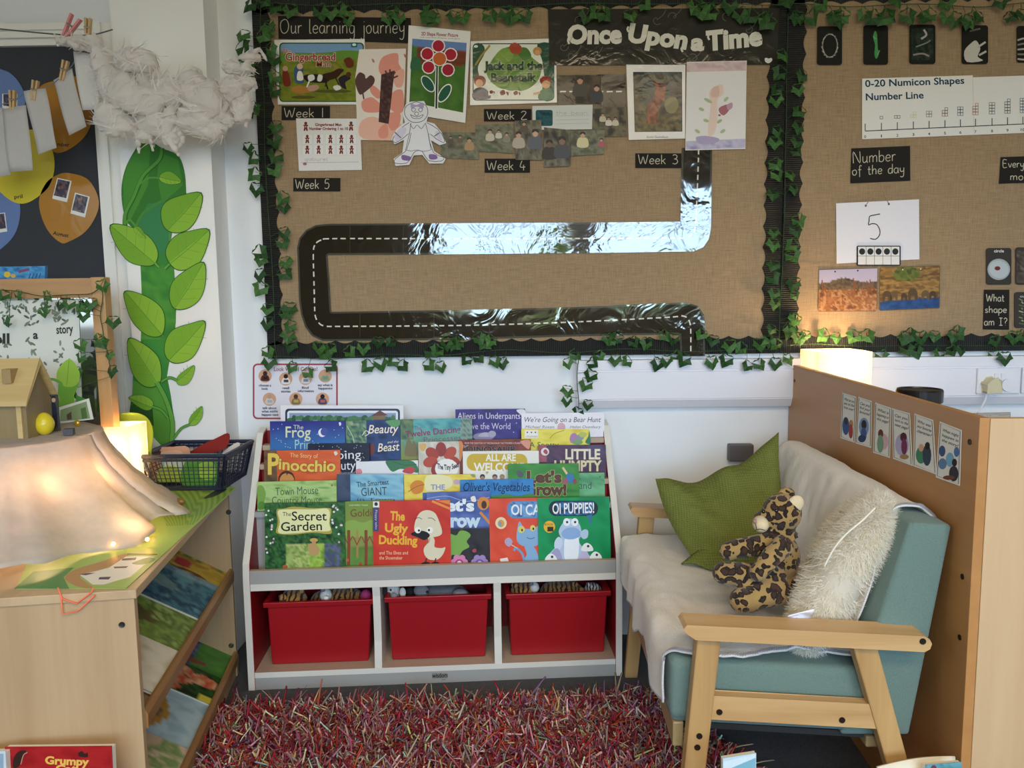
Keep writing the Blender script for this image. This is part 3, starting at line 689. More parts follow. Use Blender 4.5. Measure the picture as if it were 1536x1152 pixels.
# coloured-in biscuit cut-out
a = wallart(BF - 0.008); z4 = lambda p: [(x / 3.84 + 360, y / 3.84) for x, y in p]
a.slab(z4([(985, 585), (1060, 582), (1090, 640), (1075, 700), (1120, 712), (1160, 760), (1188, 825), (1150, 837), (1100, 808), (1118, 870), (1185, 915), (1170, 942), (1090, 942), (1050, 892), (1000, 896), (975, 950), (895, 956), (885, 915), (935, 880), (945, 805), (890, 832), (872, 800), (900, 745), (950, 705), (935, 650), (955, 600)]), '#efecef')
ink = '#3a3540'
a.stroke(z4([(1015, 578 + 8), (960, 610), (948, 655), (975, 695), (1015, 706), (1060, 692), (1082, 650), (1068, 605), (1015, 586)]), 0.8, ink, sm=3)
a.stroke(z4([(975, 706), (920, 745), (880, 800), (895, 822), (935, 800), (985, 765), (960, 860), (935, 885), (895, 915), (893, 940), (960, 940), (990, 900), (1010, 872), (1050, 872), (1085, 925), (1160, 928), (1172, 905), (1115, 880), (1085, 770), (1130, 800), (1172, 822), (1175, 800), (1140, 745), (1075, 706)]), 0.8, ink, sm=2)
a.blob(z4([(890, 780), (930, 735), (960, 745), (930, 800), (900, 815)]), '#ddd6e8'); a.blob(z4([(1125, 770), (1140, 755), (1165, 800), (1150, 812)]), '#ddd6e8')
a.stroke(z4([(985, 708), (978, 760), (955, 860)]), 0.7, ink); a.stroke(z4([(1068, 708), (1082, 760), (1100, 860)]), 0.7, ink); a.stroke(z4([(950, 862), (985, 870), (1020, 864), (1060, 872), (1105, 862)]), 0.8, '#8d879a', sm=3)
a.stroke(z4([(980, 715), (1000, 742), (1020, 720), (1045, 742), (1065, 712)]), 0.7, ink, sm=3)
for x, y in ((1000, 632), (1040, 632)): a.stroke(z4([(x - 12, y), (x, y + 14), (x + 12, y), (x, y - 10)]), 0.7, ink, closed=True, sm=3)
a.stroke(z4([(1005, 655), (1018, 645), (1030, 655), (1018, 668)]), 0.7, ink, closed=True, sm=3); a.stroke(z4([(982, 660), (995, 680), (1018, 684), (1042, 680), (1056, 660), (1018, 674), (982, 660)]), 0.7, ink, sm=3)
a.blob(z4([(985, 595), (1015, 606), (1055, 592), (1055, 625), (1018, 614), (988, 625)]), '#b7a9cc'); 
for p in ([(935, 893), (985, 905), (975, 925), (935, 920)], [(1090, 890), (1130, 893), (1135, 915), (1095, 918)]): a.blob(z4(p), '#8c6fa3')
for p in ([(892, 762), (928, 795)], [(1120, 785), (1150, 765)]): a.stroke(z4(p), 1.5, '#7a7484')
a.build('biscuit_cutout', PAPER, label='white cut-out biscuit figure with a drawn dress and purple shoes', cat='cut-out')

# beanstalk poster
a = wallart(BF - 0.004); a.slab([(706, 62), (834, 57.5), (835.5, 154), (705, 158)], '#eeebe2')
a.rrect(709, 65, 831.5, 151, 6, '#24453f'); a.rrect(710.5, 66.5, 830, 149.5, 5, '#e9ead9')
a.blob([(711, 70), (724, 67), (727, 80), (717, 100), (719, 118), (711, 122)], '#3b5a41'); a.blob([(806, 67), (828, 68), (830, 110), (818, 118), (813, 90)], '#2d5340'); a.blob([(820, 110), (829, 108), (829, 148), (812, 147)], '#35604a')
a.blob([(735, 95), (748, 78), (765, 70), (785, 74), (800, 88), (812, 100), (806, 122), (785, 136), (755, 134), (738, 124), (730, 110)], '#6f9140', 5); a.blob([(742, 85), (756, 72), (770, 80), (764, 92), (748, 94)], '#86a44c'); a.blob([(775, 74), (790, 72), (797, 86), (784, 90)], '#4f7a38')
a.stroke([(713, 98), (722, 84), (735, 68)], 3, '#a98d45'); a.blob([(764, 70), (772, 64), (782, 70), (780, 80), (768, 80)], '#b04a34'); a.ell(806, 77, 6.5, 6.5, '#c58f52'); a.ell(806, 79, 4, 4, '#d9a871')
a.ell(720, 122, 9, 8.5, '#87402c'); a.ell(719, 125, 5.6, 6.2, '#d9a578'); a.blob([(710, 148), (711, 135), (722, 131), (732, 137), (735, 148)], '#6b6570'); a.ell(818, 121, 8.5, 7, '#9a3328'); a.ell(819, 127, 6.3, 6.2, '#d9a578'); a.blob([(808, 149), (811, 136), (822, 133), (829, 138), (829, 149)], '#3e7650'); a.stroke([(800, 141), (810, 139)], 3, '#d9a578')
for x, y, k in ((756, 141, 1), (775, 141, .8), (738, 139, .6)): a.blob([(x - 9 * k, y + 7 * k), (x - 8 * k, y - 4 * k), (x, y - 7 * k), (x + 8 * k, y - 3 * k), (x + 8 * k, y + 7 * k), (x + 3, y + 2), (x - 3, y + 7 * k)], '#f2ece2'); a.blob([(x - 6 * k, y - 3 * k), (x, y - 6 * k), (x + 2, y), (x - 4 * k, y + 2)], '#7d3b2c'); a.blob([(x + 3 * k, y - 3 * k), (x + 7 * k, y - 2 * k), (x + 6 * k, y + 3 * k)], '#7d3b2c')
a.text('Jack and the', 727, 105, 813, 12, '#1e3f33', 0.045, y1=104.5, outline='#b9cf8f', ow=0.03); a.text('Beanstalk', 737, 122.5, 803.5, 12, '#1e3f33', 0.045, y1=122, outline='#b9cf8f', ow=0.03)
a.ell(714, 70, 3, 2, '#e8efe9')
a.build('story_poster', LAMI, label='landscape poster with a big leafy green patch behind its title', cat='poster')

# small photos of the class
def snapshot(pts, label, cols, figs, y, seed, group='class photos on the wide board', name='photo_print', border=0):
    a = wallart(y); a.slab(pts, '#e6e2da'); q = pts
    if border: c = (sum(p[0] for p in pts) / 4, sum(p[1] for p in pts) / 4); q = [(c[0] + (p[0] - c[0]) * (1 - border), c[1] + (p[1] - c[1]) * (1 - border)) for p in pts]
    a.raster(q, 20, 16, pal(cols, 3.2, 3, seed))
    for fx, fy, s, top, skin in figs: a.blob([(fx - 5 * s, fy + 9 * s), (fx - 4.5 * s, fy + 1.5 * s), (fx, fy), (fx + 4.5 * s, fy + 1.5 * s), (fx + 5 * s, fy + 9 * s)], top, 3); a.ell(fx, fy - 2 * s, 2.3 * s, 2.8 * s, skin, n=10); a.blob([(fx - 2.5 * s, fy - 2 * s), (fx - 2 * s, fy - 5 * s), (fx + 2 * s, fy - 5 * s), (fx + 2.5 * s, fy - 2 * s), (fx, fy - 3.6 * s)], '#2e211a', 2)
    return a.build(name, GLOSSY, label=label, cat='photo', group=group)
br = [(38, 32, 26), (82, 76, 62), (104, 98, 80), (128, 118, 98), (70, 68, 50)]
gr_ = [(70, 66, 52), (104, 104, 80), (128, 124, 104), (84, 92, 62)]
snapshot([(662, 198.5), (718, 199), (718, 239.5), (661, 237)], 'small dim photo beside the biscuit cut-out, a group seated on the floor', gr_, [(704, 213, 1.3, '#b08d60', '#c49a72'), (676, 208, .8, '#5c4c40', '#a98768'), (690, 207, .8, '#6d5a45', '#b59274')], BF - 0.004, 2)
snapshot([(713, 187), (770.6, 186), (770.5, 230), (714, 227)], 'small photo under Week 2, pale figures sitting on a carpet', gr_, [(735, 200, 1.2, '#cbbfa8', '#c8a283'), (748, 199, .9, '#d0c8b8', '#b59274'), (760, 204, 1, '#8c8578', '#c49a72')], BF - 0.005, 3)
snapshot([(772, 181), (812, 180), (814, 240), (773.5, 240)], 'upright small photo of two people with a pink balloon', br, [(778, 206, 1.7, '#b9aa9a', '#c7a083'), (803, 204, 2, '#5d6068', '#cda78b'), (786, 188, 1.1, '#5a4a3c', '#b8906e')], BF - 0.007, 4)
snapshot([(816, 191), (855.6, 195), (856, 249), (816, 250.6)], 'upright small photo with a red chair and two dark seated figures', br, [(824, 220, 2, '#352b28', '#7a5c48'), (843, 216, 2.2, '#4a4a50', '#8a6a58')], BF - 0.0075, 6)
snapshot([(855.6, 197), (907, 195), (906, 231), (857, 234)], 'small photo with one pale figure sitting sideways on the carpet', gr_, [(874, 206, 1.6, '#d9cf9f', '#c8a283'), (902, 212, .9, '#b05a68', '#c49a72')], BF - 0.006, 7)
snapshot([(862, 113), (902, 113), (902, 156), (863, 155)], 'small photo on the short road piece, two people looking down', [(40, 30, 24), (72, 60, 48), (92, 78, 60)], [(870, 125, 2, '#4c463f', '#c39373'), (895, 136, 1.8, '#3b3b42', '#c99a7c')], BF - 0.005, 8)
snapshot([(888, 164), (940, 160), (940, 205), (887, 205)], 'small photo of three small figures under a dark window', [(40, 38, 30), (96, 88, 68), (118, 106, 78), (80, 72, 52)], [(904, 174, .9, '#c7b9a4', '#b98f72'), (913, 180, .9, '#d8cfc0', '#b98f72'), (923, 180, .9, '#cfc3ae', '#b98f72')], BF - 0.0045, 9)
a = wallart(BF - 0.0065); a.slab([(798.4, 159), (889, 157), (888, 194), (799, 195)], '#dcdcd6'); a.rrect(803.5, 165, 829, 189, 3, '#2f5c63'); a.raster([(805, 167), (828, 166.5), (828, 187), (805, 188)], 8, 8, pal([(42, 80, 92), (60, 100, 104), (30, 66, 74)], 3, 3, 2))
for y in (174, 180, 186): a.stroke([(833, y), (884, y - 1)], 0.5, '#b5b5b2')
a.chalk('the bean', 834, 172, 882, 6, '#b2b0b2', w=0.5)
a.build('writing_sheet', PAPER, label='lined handwriting sheet with a teal picture above the small photos', cat='worksheet')

# framed picture sheet (generic painting) and watercolour
a = wallart(BF - 0.0055); a.slab([(939.4, 97), (1028, 97.5), (1027.5, 208), (943, 210)], '#ece7e2'); a.poly([(949.5, 108), (1023, 108), (1023.5, 197.5), (952, 198)], '#30343a')
a.raster([(951, 109), (1022, 109), (1022, 196), (953, 197)], 26, 32, lambda u, v: mixc(mixc((62, 96, 128), (40, 48, 44), min(1, abs(u - .5) * 2 + v * .4)), pal([(30, 30, 28), (74, 62, 40), (110, 98, 50), (48, 52, 40)], 4, 5, 12)(u, v), min(1, max(0.25, v * 1.3))))
a.raster([(974, 120), (1000, 118), (994, 186), (970, 186)], 8, 20, pal([(120, 58, 42), (160, 92, 66), (80, 38, 32), (136, 70, 50)], 2, 5, 3), mask=lambda u, v: abs(u - .5 - .25 * math.sin(v * 6)) < .38)
a.blob([(998, 150), (1012, 146), (1018, 158), (1010, 170), (999, 166)], '#7d7a52'); a.blob([(966, 112), (990, 111), (1008, 118), (994, 126), (974, 122)], '#3a3a28')
a.text('Scott Gustafson', 970, 207, 1002, 3.2, '#5a524c', 0.0)
a.build('picture_sheet', LAMI, label='white bordered dark picture of a red figure among clouds and leaves', cat='picture')
a = wallart(BF - 0.006); a.slab([(1030, 93), (1120, 91), (1118, 223.5), (1028, 225.6)], '#f0eae8')
a.raster([(1030.5, 94), (1119, 92), (1119, 106), (1030, 108)], 20, 4, pal([(216, 190, 190), (228, 205, 203), (208, 176, 178)], 5, 1.5, 2)); a.raster([(1029, 212), (1118, 208), (1117.5, 222), (1029, 224.5)], 20, 4, pal([(190, 182, 210), (206, 200, 222), (160, 150, 190)], 4, 1, 4)); a.blob([(1044, 206), (1060, 204), (1078, 208), (1074, 214), (1050, 216)], '#b7aacb')
a.blob([(1064, 138), (1074, 129), (1084, 128), (1084, 142), (1076, 150), (1076, 175), (1072, 198), (1064, 205), (1062, 190), (1066, 160)], '#f0d5c8'); a.blob([(1066, 140), (1070, 131), (1078, 130), (1078, 144), (1068, 146)], '#e6c2b2')
for x, y, r in ((1062, 151, .5), (1089, 149, -.8), (1052, 164, .4), (1059, 181, .3), (1079, 182, -.6), (1046, 197, .6), (1084, 197, -.6)): a.ell(x, y, 7 if y == 151 else 4.5, 2.4, '#b6c49a', r, n=10)
a.blob([(1078, 163), (1086, 158), (1096, 157), (1093, 166), (1086, 173), (1080, 170)], '#b4747c'); a.blob([(1090, 158), (1098, 154), (1098, 162), (1092, 165)], '#c7a0b4'); a.ell(1079, 173, 2, 1.5, '#a8606a', n=8)
a.build('painting', PAPER, label='white watercolour sheet with a pale pink stalk and a red flower', cat='painting')

# ---- number board
def numcard(x0, y0, x1, y1, label, draw):
    a = wallart(BF - 0.004); a.slab(rrect(x0, y0, x1, y1, 4, 4), '#262521'); draw(a, (x0 + x1) / 2, (y0 + y1) / 2)
    a.build('number_card', LAMI, label=label, cat='number card', group='laminated number cards')
def d0(a, cx, cy):
    for i in range(16):
        t = i / 16 * 6.283; x, y = cx + 11 * math.cos(t), cy + 17 * math.sin(t); a.stroke([(x - 5 * math.sin(t) , y + 6 * math.cos(t)), (x + 4 * math.sin(t) + 1, y - 5 * math.cos(t))], 1.4, ['#a49c90', '#bdb6aa', '#8e877c'][i % 3]); a.L -= a.STEP * .7
def d1(a, cx, cy):
    a.blob([(cx - 1, cy - 21), (cx + 2, cy - 15), (cx + 3, cy + 5), (cx + 5, cy + 12), (cx + 1, cy + 21), (cx - 2, cy + 14), (cx - 1, cy), (cx - 4, cy - 12)], '#4c9a56', 3); a.stroke([(cx - 4, cy - 13), (cx, cy - 9)], 1.6, '#7fb07c'); a.stroke([(cx + 6, cy + 8), (cx + 2, cy + 16)], 1.2, '#7fb07c')
def d2(a, cx, cy):
    a.raster([(cx - 16, cy - 24), (cx + 16, cy - 24), (cx + 16, cy + 24), (cx - 16, cy + 24)], 14, 20, pal([(32, 44, 34), (38, 52, 40), (60, 66, 54), (34, 40, 34)], 4, 5, 8)); a.stroke([(cx + 2, cy - 22), (cx + 6, cy - 14), (cx - 2, cy - 8)], 3, '#b9b2ae', sm=3); a.stroke([(cx - 14, cy + 16), (cx, cy + 14), (cx + 10, cy + 18)], 2.6, '#9a8e8c', sm=3); a.stroke([(cx - 10, cy + 4), (cx + 6, cy - 2), (cx + 12, cy - 6)], 2, '#7d8a7c', sm=3)
def d3(a, cx, cy):
    a.blob([(cx - 12, cy + 26), (cx - 16, cy + 10), (cx - 6, cy - 2), (cx + 2, cy - 6), (cx + 8, cy + 6), (cx + 4, cy + 18), (cx + 12, cy + 24)], '#cfc8bc', 3); a.stroke([(cx + 4, cy + 4), (cx + 16, cy - 4)], 3, '#c4bdb0'); a.stroke([(cx + 6, cy + 16), (cx + 17, cy + 10)], 3, '#c4bdb0'); a.stroke([(cx - 8, cy - 20), (cx + 8, cy - 24)], 2.4, '#6f6a62')
def d4(a, cx, cy):
    for k in range(5): a.stroke([(cx - 18, cy - 6 + 7 * k), (cx - 6, cy - 9 + 8 * k), (cx + 8, cy - 4 + 6 * k)], 2.6, ['#bdb6aa', '#8d867a'][k % 2], sm=3)
numcard(1225.5, 39.6, 1263, 97.6, 'black card with a zero made of pale sticks', d0); numcard(1295, 38, 1332, 97, 'black card with a green leafy one', d1); numcard(1364, 37, 1403, 96, 'dark green card with a curled two and shiny streaks', d2)
numcard(1442.5, 38, 1482, 96, 'black card with a bright white feathery three', d3); numcard(1525, 39, 1563, 94, 'black card at the end of the row with pale streaks', d4)

a = wallart(BF - 0.0036); a.slab([(1293, 118), (1459, 113), (1459, 116), (1640, 110), (1640, 196), (1536, 199.5), (1293, 209)], '#efebe4')
a.stroke([(1459, 116), (1461, 203)], 0.6, '#d2cdc4')
a.text('0-20 Numicon Shapes', 1298, 130.5, 1446, 10, '#1f4257', 0.02, y1=125.5); a.text('Number Line', 1299, 150.5, 1385, 10, '#1f4257', 0.02, y1=147.5)
ax = lambda x: 196.6 - (x - 1297.6) * 0.0445
a.stroke([(1297.6, ax(1297.6)), (1630, ax(1630))], 1.2, '#2b2a2a')
tk = [1297.6, 1321.9, 1345.8, 1369.8, 1393.5, 1417.2, 1440.4, 1463, 1487.8, 1511, 1534]
nc = ['', '#4a4a48', '#3c3c3a', '#e0d79a', '#7d8478', '#8e3a44', '#4d5d60', '#b8504a', '#4a5a58', '#3c3a5a', '#34506a']
for i, x in enumerate(tk):
    y = ax(x); a.stroke([(x, y), (x, y - 11)], 1.2, '#2b2a2a'); a.L -= a.STEP; a.text(str(i), x - (.6 if i == 1 else 1.4 if i < 10 else 3), y + 10.5, x + (.6 if i == 1 else 1.4 if i < 10 else 3), 4, '#2b2a2a', 0.01); a.L -= a.STEP
    for k in range(i):
        c, r = k % 2, k // 2
        if k == i - 1 and i % 2: c = 1 if i > 1 else 0.5
        bx, by = x - 4.2 + 4.2 * c, y - 17 - 4.4 * r
        a.stroke([(bx, by), (bx + 4, by), (bx + 4, by - 4), (bx, by - 4)], 0.9, nc[i], closed=True); a.L -= a.STEP
a.build('number_line', PAPER, label='long white number line strip from 0 with coloured block shapes', cat='number line')

# hanging number sheet
root = empty('number_sheet', on_y(1316, 395, BF - 0.004), 'white sheet with a drawn 5 hanging by a cord', 'number sheet')
a = wallart(BF - 0.0045); a.slab([(1254, 305), (1378.4, 299), (1379, 389), (1254.8, 395.6)], '#eeeaf0'); a.stroke([(1320, 321), (1312, 322.5), (1304.5, 324.5), (1303.5, 331), (1302.6, 337.3), (1308, 335.5), (1315, 337), (1319.5, 345), (1319, 353), (1313, 359), (1305, 357.5)], 1.5, '#33313a', sm=3)
for p in ((1298.5, 308.5), (1333, 306)): a.ell(p[0], p[1], 1.6, 1.8, '#5a4738', n=8)
a.build('sheet', PAPER, root)
b = MB(); p0, p1, p2 = on_y(1298.5, 308.5, BF - 0.007), on_y(1321, 275, BF - 0.006), on_y(1333, 306, BF - 0.007); b.smooth = True; b.tube([p0, p1, p2], 0.0012, 6); b.build('cord', flat('brown_white_cord', '#b39a80', 0.9, 0.6, 400), root)
a = wallart(BF - 0.008); a.slab(rrect(1285, 368.5, 1351, 398.5, 2, 3), '#2f3034'); a.poly([(1287, 370), (1349, 370), (1349, 397), (1287, 397)], '#e9e5e2')
for x in (1299, 1311.5, 1324, 1336.5): a.stroke([(x, 370), (x, 397)], 0.7, '#77747a')
a.stroke([(1287, 384), (1349, 384)], 0.7, '#77747a')
for x in (1293, 1305.3, 1317.7, 1330.2, 1342.8): a.ell(x, 377.3, 4.6, 4.8, '#2c3333'); a.L -= a.STEP
a.build('ten_frame', LAMI, label='small white ten frame card with five black dots', cat='card')
a = wallart(BF - 0.004); a.slab([(1229, 404), (1314, 401.5), (1316.5, 403), (1315, 465), (1313, 467), (1229, 467.5), (1227, 466)], '#6d5b4c')
a.raster([(1228.6, 405), (1316, 402.5), (1314.5, 466), (1227.6, 466.5)], 44, 34, lambda u, v: mixc((186, 176, 200), (204, 190, 200), v) if v < .32 - .12 * math.exp(-((u - .42) / .2) ** 2) + .03 * fbm(u * 20, 0) else (pal([(92, 76, 62), (120, 100, 78), (76, 62, 52)], 9, 5, 3)(u, v) if v < .5 else pal([(158, 108, 72), (132, 86, 58), (184, 138, 98), (110, 70, 48)], 8, 6, 5)(u, v)))
for x, y in ((1280, 417), (1300, 421), (1305, 419), (1233, 420)): a.stroke([(x, y), (x + .5, y + 10), (x + 3, y + 24)], 1.6, '#8a5434', sm=2); a.L -= a.STEP; a.stroke([(x + 2, y + 12), (x + 6, y + 14)], 3.4, '#8a5434')
for p in ((1252.5, 407.5), (1286.5, 406)): a.ell(p[0], p[1], 1.3, 1.3, '#2f2926', n=8)
a.build('photo_print', LAMI, label='laminated savanna photo of giraffes in dry brush', cat='photo')
a = wallart(BF - 0.004); a.slab([(1320, 401), (1408, 398), (1410, 399.5), (1409.6, 461), (1408, 462.5), (1320.5, 466), (1318.6, 464)], '#6b5b35')
def eleph(u, v):
    if v > .80 - .06 * u: return mixc((48, 84, 140), (36, 66, 118), fbm(u * 9, v * 9) + .5)
    if v < .36 and (u - .45) ** 2 / .05 + (v - .16) ** 2 / .035 < 1: return pal([(88, 102, 46), (112, 118, 54), (70, 82, 40)], 9, 7, 2)(u, v)
    return pal([(138, 104, 56), (168, 130, 74), (104, 76, 44), (150, 118, 70)], 3, 9, 7)(u, v)
a.raster([(1320, 402), (1409, 399), (1408.6, 461.5), (1320, 465)], 44, 34, eleph)
for i, x in enumerate((1330, 1341, 1356, 1369, 1388, 1399)):
    s = (1, .8, .7, 1.1, .9, .8)[i]; y = 452 - i * .6; c = ['#57462f', '#655238', '#4c3d2a'][i % 3]; a.blob([(x - 6 * s, y), (x - 6 * s, y - 12 * s), (x, y - 16 * s), (x + 6 * s, y - 12 * s), (x + 6.5 * s, y), (x + 3 * s, y), (x + 2 * s, y - 6 * s), (x - 2 * s, y - 6 * s), (x - 3 * s, y)], c, 2); a.L -= a.STEP
for p in ((1354, 404.5), (1381, 403.5)): a.ell(p[0], p[1], 1.1, 1.1, '#d9d4c8', n=8)
a.build('photo_print', LAMI, label='laminated savanna photo of elephants drinking at blue water', cat='photo')
def shapecard(x0, y0, x1, y1, label, draw):
    a = wallart(BF - 0.004); a.slab(rrect(x0, y0, x1, y1, 4, 4), '#3b3733'); draw(a); a.build('shape_card', LAMI, label=label, cat='shape card', group='shape cards')
def sc1(a):
    a.ell(1498, 404, 17, 16, '#aab0b2', n=24); a.ell(1498, 404, 15, 13, '#bfc6c8', 0.3, n=20); a.ell(1496, 402.5, 4.4, 3.2, '#6a2f28', n=12); a.text('circle', 1491, 378.5, 1505.5, 4.2, '#ece8e0', 0.02)
shapecard(1479, 372, 1517, 427, 'laminated card lettered circle with a pale round shape', sc1)
shapecard(1523, 371, 1560, 427, 'grey brown card beside the circle card, cut by the picture edge', lambda a: a.raster([(1525, 376), (1558, 376), (1558, 424), (1525, 424)], 10, 14, pal([(70, 64, 56), (98, 90, 78), (60, 46, 40), (116, 112, 104)], 3, 4, 3)))
def sc3(a):
    for k in range(9): a.stroke([(1528 + (k % 2) * 4, 448 + k * 4.6), (1534 + (k % 3), 451 + k * 4.4)], 1.8, ['#7f8a62', '#a9ac86', '#5d6a48'][k % 3]); a.L -= a.STEP
    a.text('cur', 1530, 446, 1540, 3.4, '#e2ded2', 0.01)
shapecard(1521.5, 438, 1560, 492, 'dark card beside What shape am I with a trail of green leaves', sc3)

# wall poster under the board
WF = -0.001
a = wallart(WF); a.slab(rrect(379, 545, 507, 629, 6), '#e9e7f0')
a.stroke(rrect(380.5, 546.5, 505.5, 627.5, 6), 2.4, '#a8474f', closed=True)
a.text('Look What I Can Do!', 411, 556.5, 476, 6, '#a8474f', 0.015)
for i, (x, y) in enumerate(((397.8, 564), (428.8, 568.4), (458.4, 567.5), (488, 564), (404.4, 598.7), (444, 598.7), (484, 598.7))):
    a.ell(x, y, 10, 10, '#d9a98a'); c = ['#5b3432', '#e9e6e4', '#dcd8d6', '#8fa88c', '#d9cfc8', '#86805e', '#4a557a'][i]
    a.blob([(x - 6, y + 7), (x - 5, y), (x, y - 2), (x + 5, y), (x + 6, y + 7)], c, 3); a.ell(x, y - 4, 3.4, 3.6, ['#4a2a26', '#3a2320', '#6d4a3a', '#d9a98a', '#c9a08a', '#5a3828', '#3a2320'][i], n=10); a.rect(x - 3, y + 1, x + 4, y + 5, ['#2f2326', '#4a4a52', '#8a8f9a', '#7a9a78', '#b9b4c4', '#c9a860', '#c46a5a'][i])
for t, x0, x1, y in (('choose a', 389, 407, 579.5), ('book', 393, 402, 584.5), ('retell', 424, 434, 583.5), ('stories', 422, 436, 588.5), ('find', 453, 463, 583), ('information', 447, 471, 588), ('say what is', 477, 499, 579), ('happening', 478, 499, 584), ('talk about', 394, 415, 613.5), ('what might', 393, 417, 618.5), ('happen next', 393, 418, 623.5), ('look at', 437, 452, 613.5), ('join in', 477, 491, 613.5)):
    a.text(t, x0, y, x1, 3.4, '#3c3a4a', 0.02); a.L -= a.STEP
a.build('wall_poster', PAPER, label='white red-bordered poster Look What I Can Do with seven round pictures', cat='poster')

# ---- cable trunking and sockets
TX0 = on_y(867, 575, -0.05).x; TZ1 = on_y(1000, 540, -0.05).z; TZ0 = on_y(1000, 611, -0.03).z; TH = TZ1 - TZ0
prof = [(0, 1), (-.048, 1), (-.048, .80), (-.044, .79), (-.044, .77), (-.050, .76), (-.050, .20), (-.047, .19), (-.047, .17), (-.03, 0), (0, 0)]
b = MB(); b.prism([(TX0, y, TZ0 + t * TH) for y, t in prof], (XR - TX0, 0, 0)); b.prism([(TX0 - .004, y * 1.06, TZ0 + (t * 1.03 - .015) * TH) for y, t in prof], (.012, 0, 0))
structure('trim_1', b, flat('white_trunking_plastic', '#eceaf0', 0.35, 0.02, 5))
SOCK = flat('socket_plastic', '#eceaf0', 0.25, 0.01); PLUGM = flat('cream_plug_plastic', '#d6cba6', 0.35, 0.03)
def socket(px0, px1, py0, py1, label, plug=True):
    y = -0.051; A, B = on_y(px0, py0, y), on_y(px1, py1, y); root = empty('wall_socket', ((A.x + B.x) / 2, y, B.z), label, 'wall socket')
    b = MB(); b.box((A.x, y - .009, B.z), (B.x, y, A.z)); fp_ = b.build('face_plate', SOCK, root, bevel=0.003)
    xc = (A.x + B.x) / 2; zt = A.z - (A.z - B.z) * .2
    for sx in (-.011, .011):
        b = MB(); b.box((xc + sx - .006, y - .0125, zt - .022), (xc + sx + .006, y - .009, zt)); b.build('rocker_switch', SOCK, fp_, bevel=0.001)
    return root
s1 = socket(1465, 1527, 552, 590, 'white double wall socket with a cream plug and white round cover')
b = MB(); c = on_y(1511.5, 577.5, -0.062); b.lathe([(.001, -.001), (.019, 0), (.021, .002), (.021, .006)], c, 24, Matrix.Rotation(math.radians(90), 3, 'X')); b.build('socket_cover', SOCK, s1)
socket(1532, 1590, 551, 589, 'second white wall socket, cut by the picture edge')
root = empty('plug', on_y(1483, 588, -0.062), 'cream mains plug with white cable in the wall socket', 'plug')
b = MB(); c = [on_y(*p, -0.061) for p in ((1472, 574), (1480, 567), (1488, 566), (1493, 571), (1493.5, 586), (1474, 587.5))]; b.prism(c, (0, -.03, 0)); b.build('plug_body', PLUGM, root, bevel=0.004)
b = MB(); b.smooth = True; P = [on_y(1481, 588, -0.075), on_y(1478, 600, -0.08), on_y(1472, 612, -0.09), on_y(1465, 622, -0.11), on_y(1455, 640, -0.16), on_y(1440, 665, -0.2)]; b.tube(P, 0.0028, 8); b.build('cable', SOCK, root)
# ------------------------------------------------------------------ left side: pillar, panel, cloud, bookcase
z1 = lambda L: [(x / 2.88, y / 2.88) for x, y in L]
z2 = lambda L: [(x / 2.88, y / 2.88 + 370) for x, y in L]
z3 = lambda L: [(x / 2.88, y / 2.88 + 752) for x, y in L]
PY = -0.11
PXR = on_y(322, 330, PY).x; PXL = on_y(186, 330, PY).x
b = MB(); b.box((PXL, PY, 0), (PXR, 0.0, 2.65)); structure('wall_pillar', b, WALLW)
# white frame round the charcoal panel
ix = on_y(152, 300, -0.02).x; iz = on_y(70, 69, -0.02).z; oz = on_y(70, 38, -0.03).z
b = MB()
b.box((ix, -.028, 0), (ix + .018, 0, iz)); b.box((ix + .018, -.042, 0), (PXL + .004, 0, oz)); b.box((ix + .030, -.052, 0), (ix + .05, 0, oz))
b.box((XL, -.028, iz), (ix + .018, 0, iz + .02)); b.box((XL, -.042, iz + .02), (ix + .018, 0, oz)); b.box((XL, -.052, oz - .02), (ix + .018, 0, oz))
structure('trim_2', b, TRIMM)
b = MB(); b.box((XL, -.012, 0.45), (ix, -.0004, iz)); b.build('felt_board', flat('charcoal_felt', '#3a3c41', 0.95, 0.12, 250), label='charcoal grey felt board in a white frame behind the birthday ovals', cat='felt board')

def oval(pts, col, label, text=None, pols=(), y=-0.0135):
    root_pts = smooth_pts(pts, 5, True); a = Art((0, y, 0), (0, -1, 0)); a.slab(root_pts, col)
    for q in pols:
        a.poly(q, '#e9e6e0'); cx = sum(p[0] for p in q) / 4; cy = sum(p[1] for p in q) / 4
        sh = [(cx + (p[0] - cx) * .84, cy + (p[1] - cy) * .78 - 2) for p in q]
        a.raster(sh, 8, 8, pal([(70, 70, 92), (110, 98, 110), (58, 48, 60), (150, 128, 120)], 2, 2, cx)); a.blob([(cx - 5, cy + 7), (cx - 3, cy), (cx + 3, cy), (cx + 5, cy + 7)], '#4a4458', 3); a.ell(cx, cy - 4, 2.6, 3.2, '#7c5c50', n=10)
    if text: a.text(text[0], text[1], text[2], text[3], 5.4, '#33302a', 0.02, y1=text[4])
    a.build('birthday_oval', LAMI, label=label, cat='birthday decoration')
oval(z1([(300, 748), (380, 775), (425, 855), (418, 925), (370, 1000), (300, 1043), (262, 1048), (210, 1000), (178, 930), (170, 860), (200, 790), (250, 755)]), '#b57f33', 'ochre August oval with two instant photos on the charcoal panel', ('August', 79.5, 352, 102.5, 356), [z1([(248, 768), (310, 782), (290, 874), (226, 858)]), z1([(325, 832), (388, 850), (368, 940), (305, 922)])])
oval(z1([(140, 560), (205, 600), (236, 700), (215, 800), (150, 860), (95, 880), (40, 862), (-20, 800), (-50, 690), (0, 590)]), '#d9c43a', 'yellow oval partly behind the pegged papers', ('pril', 22, 298, 34, 297))
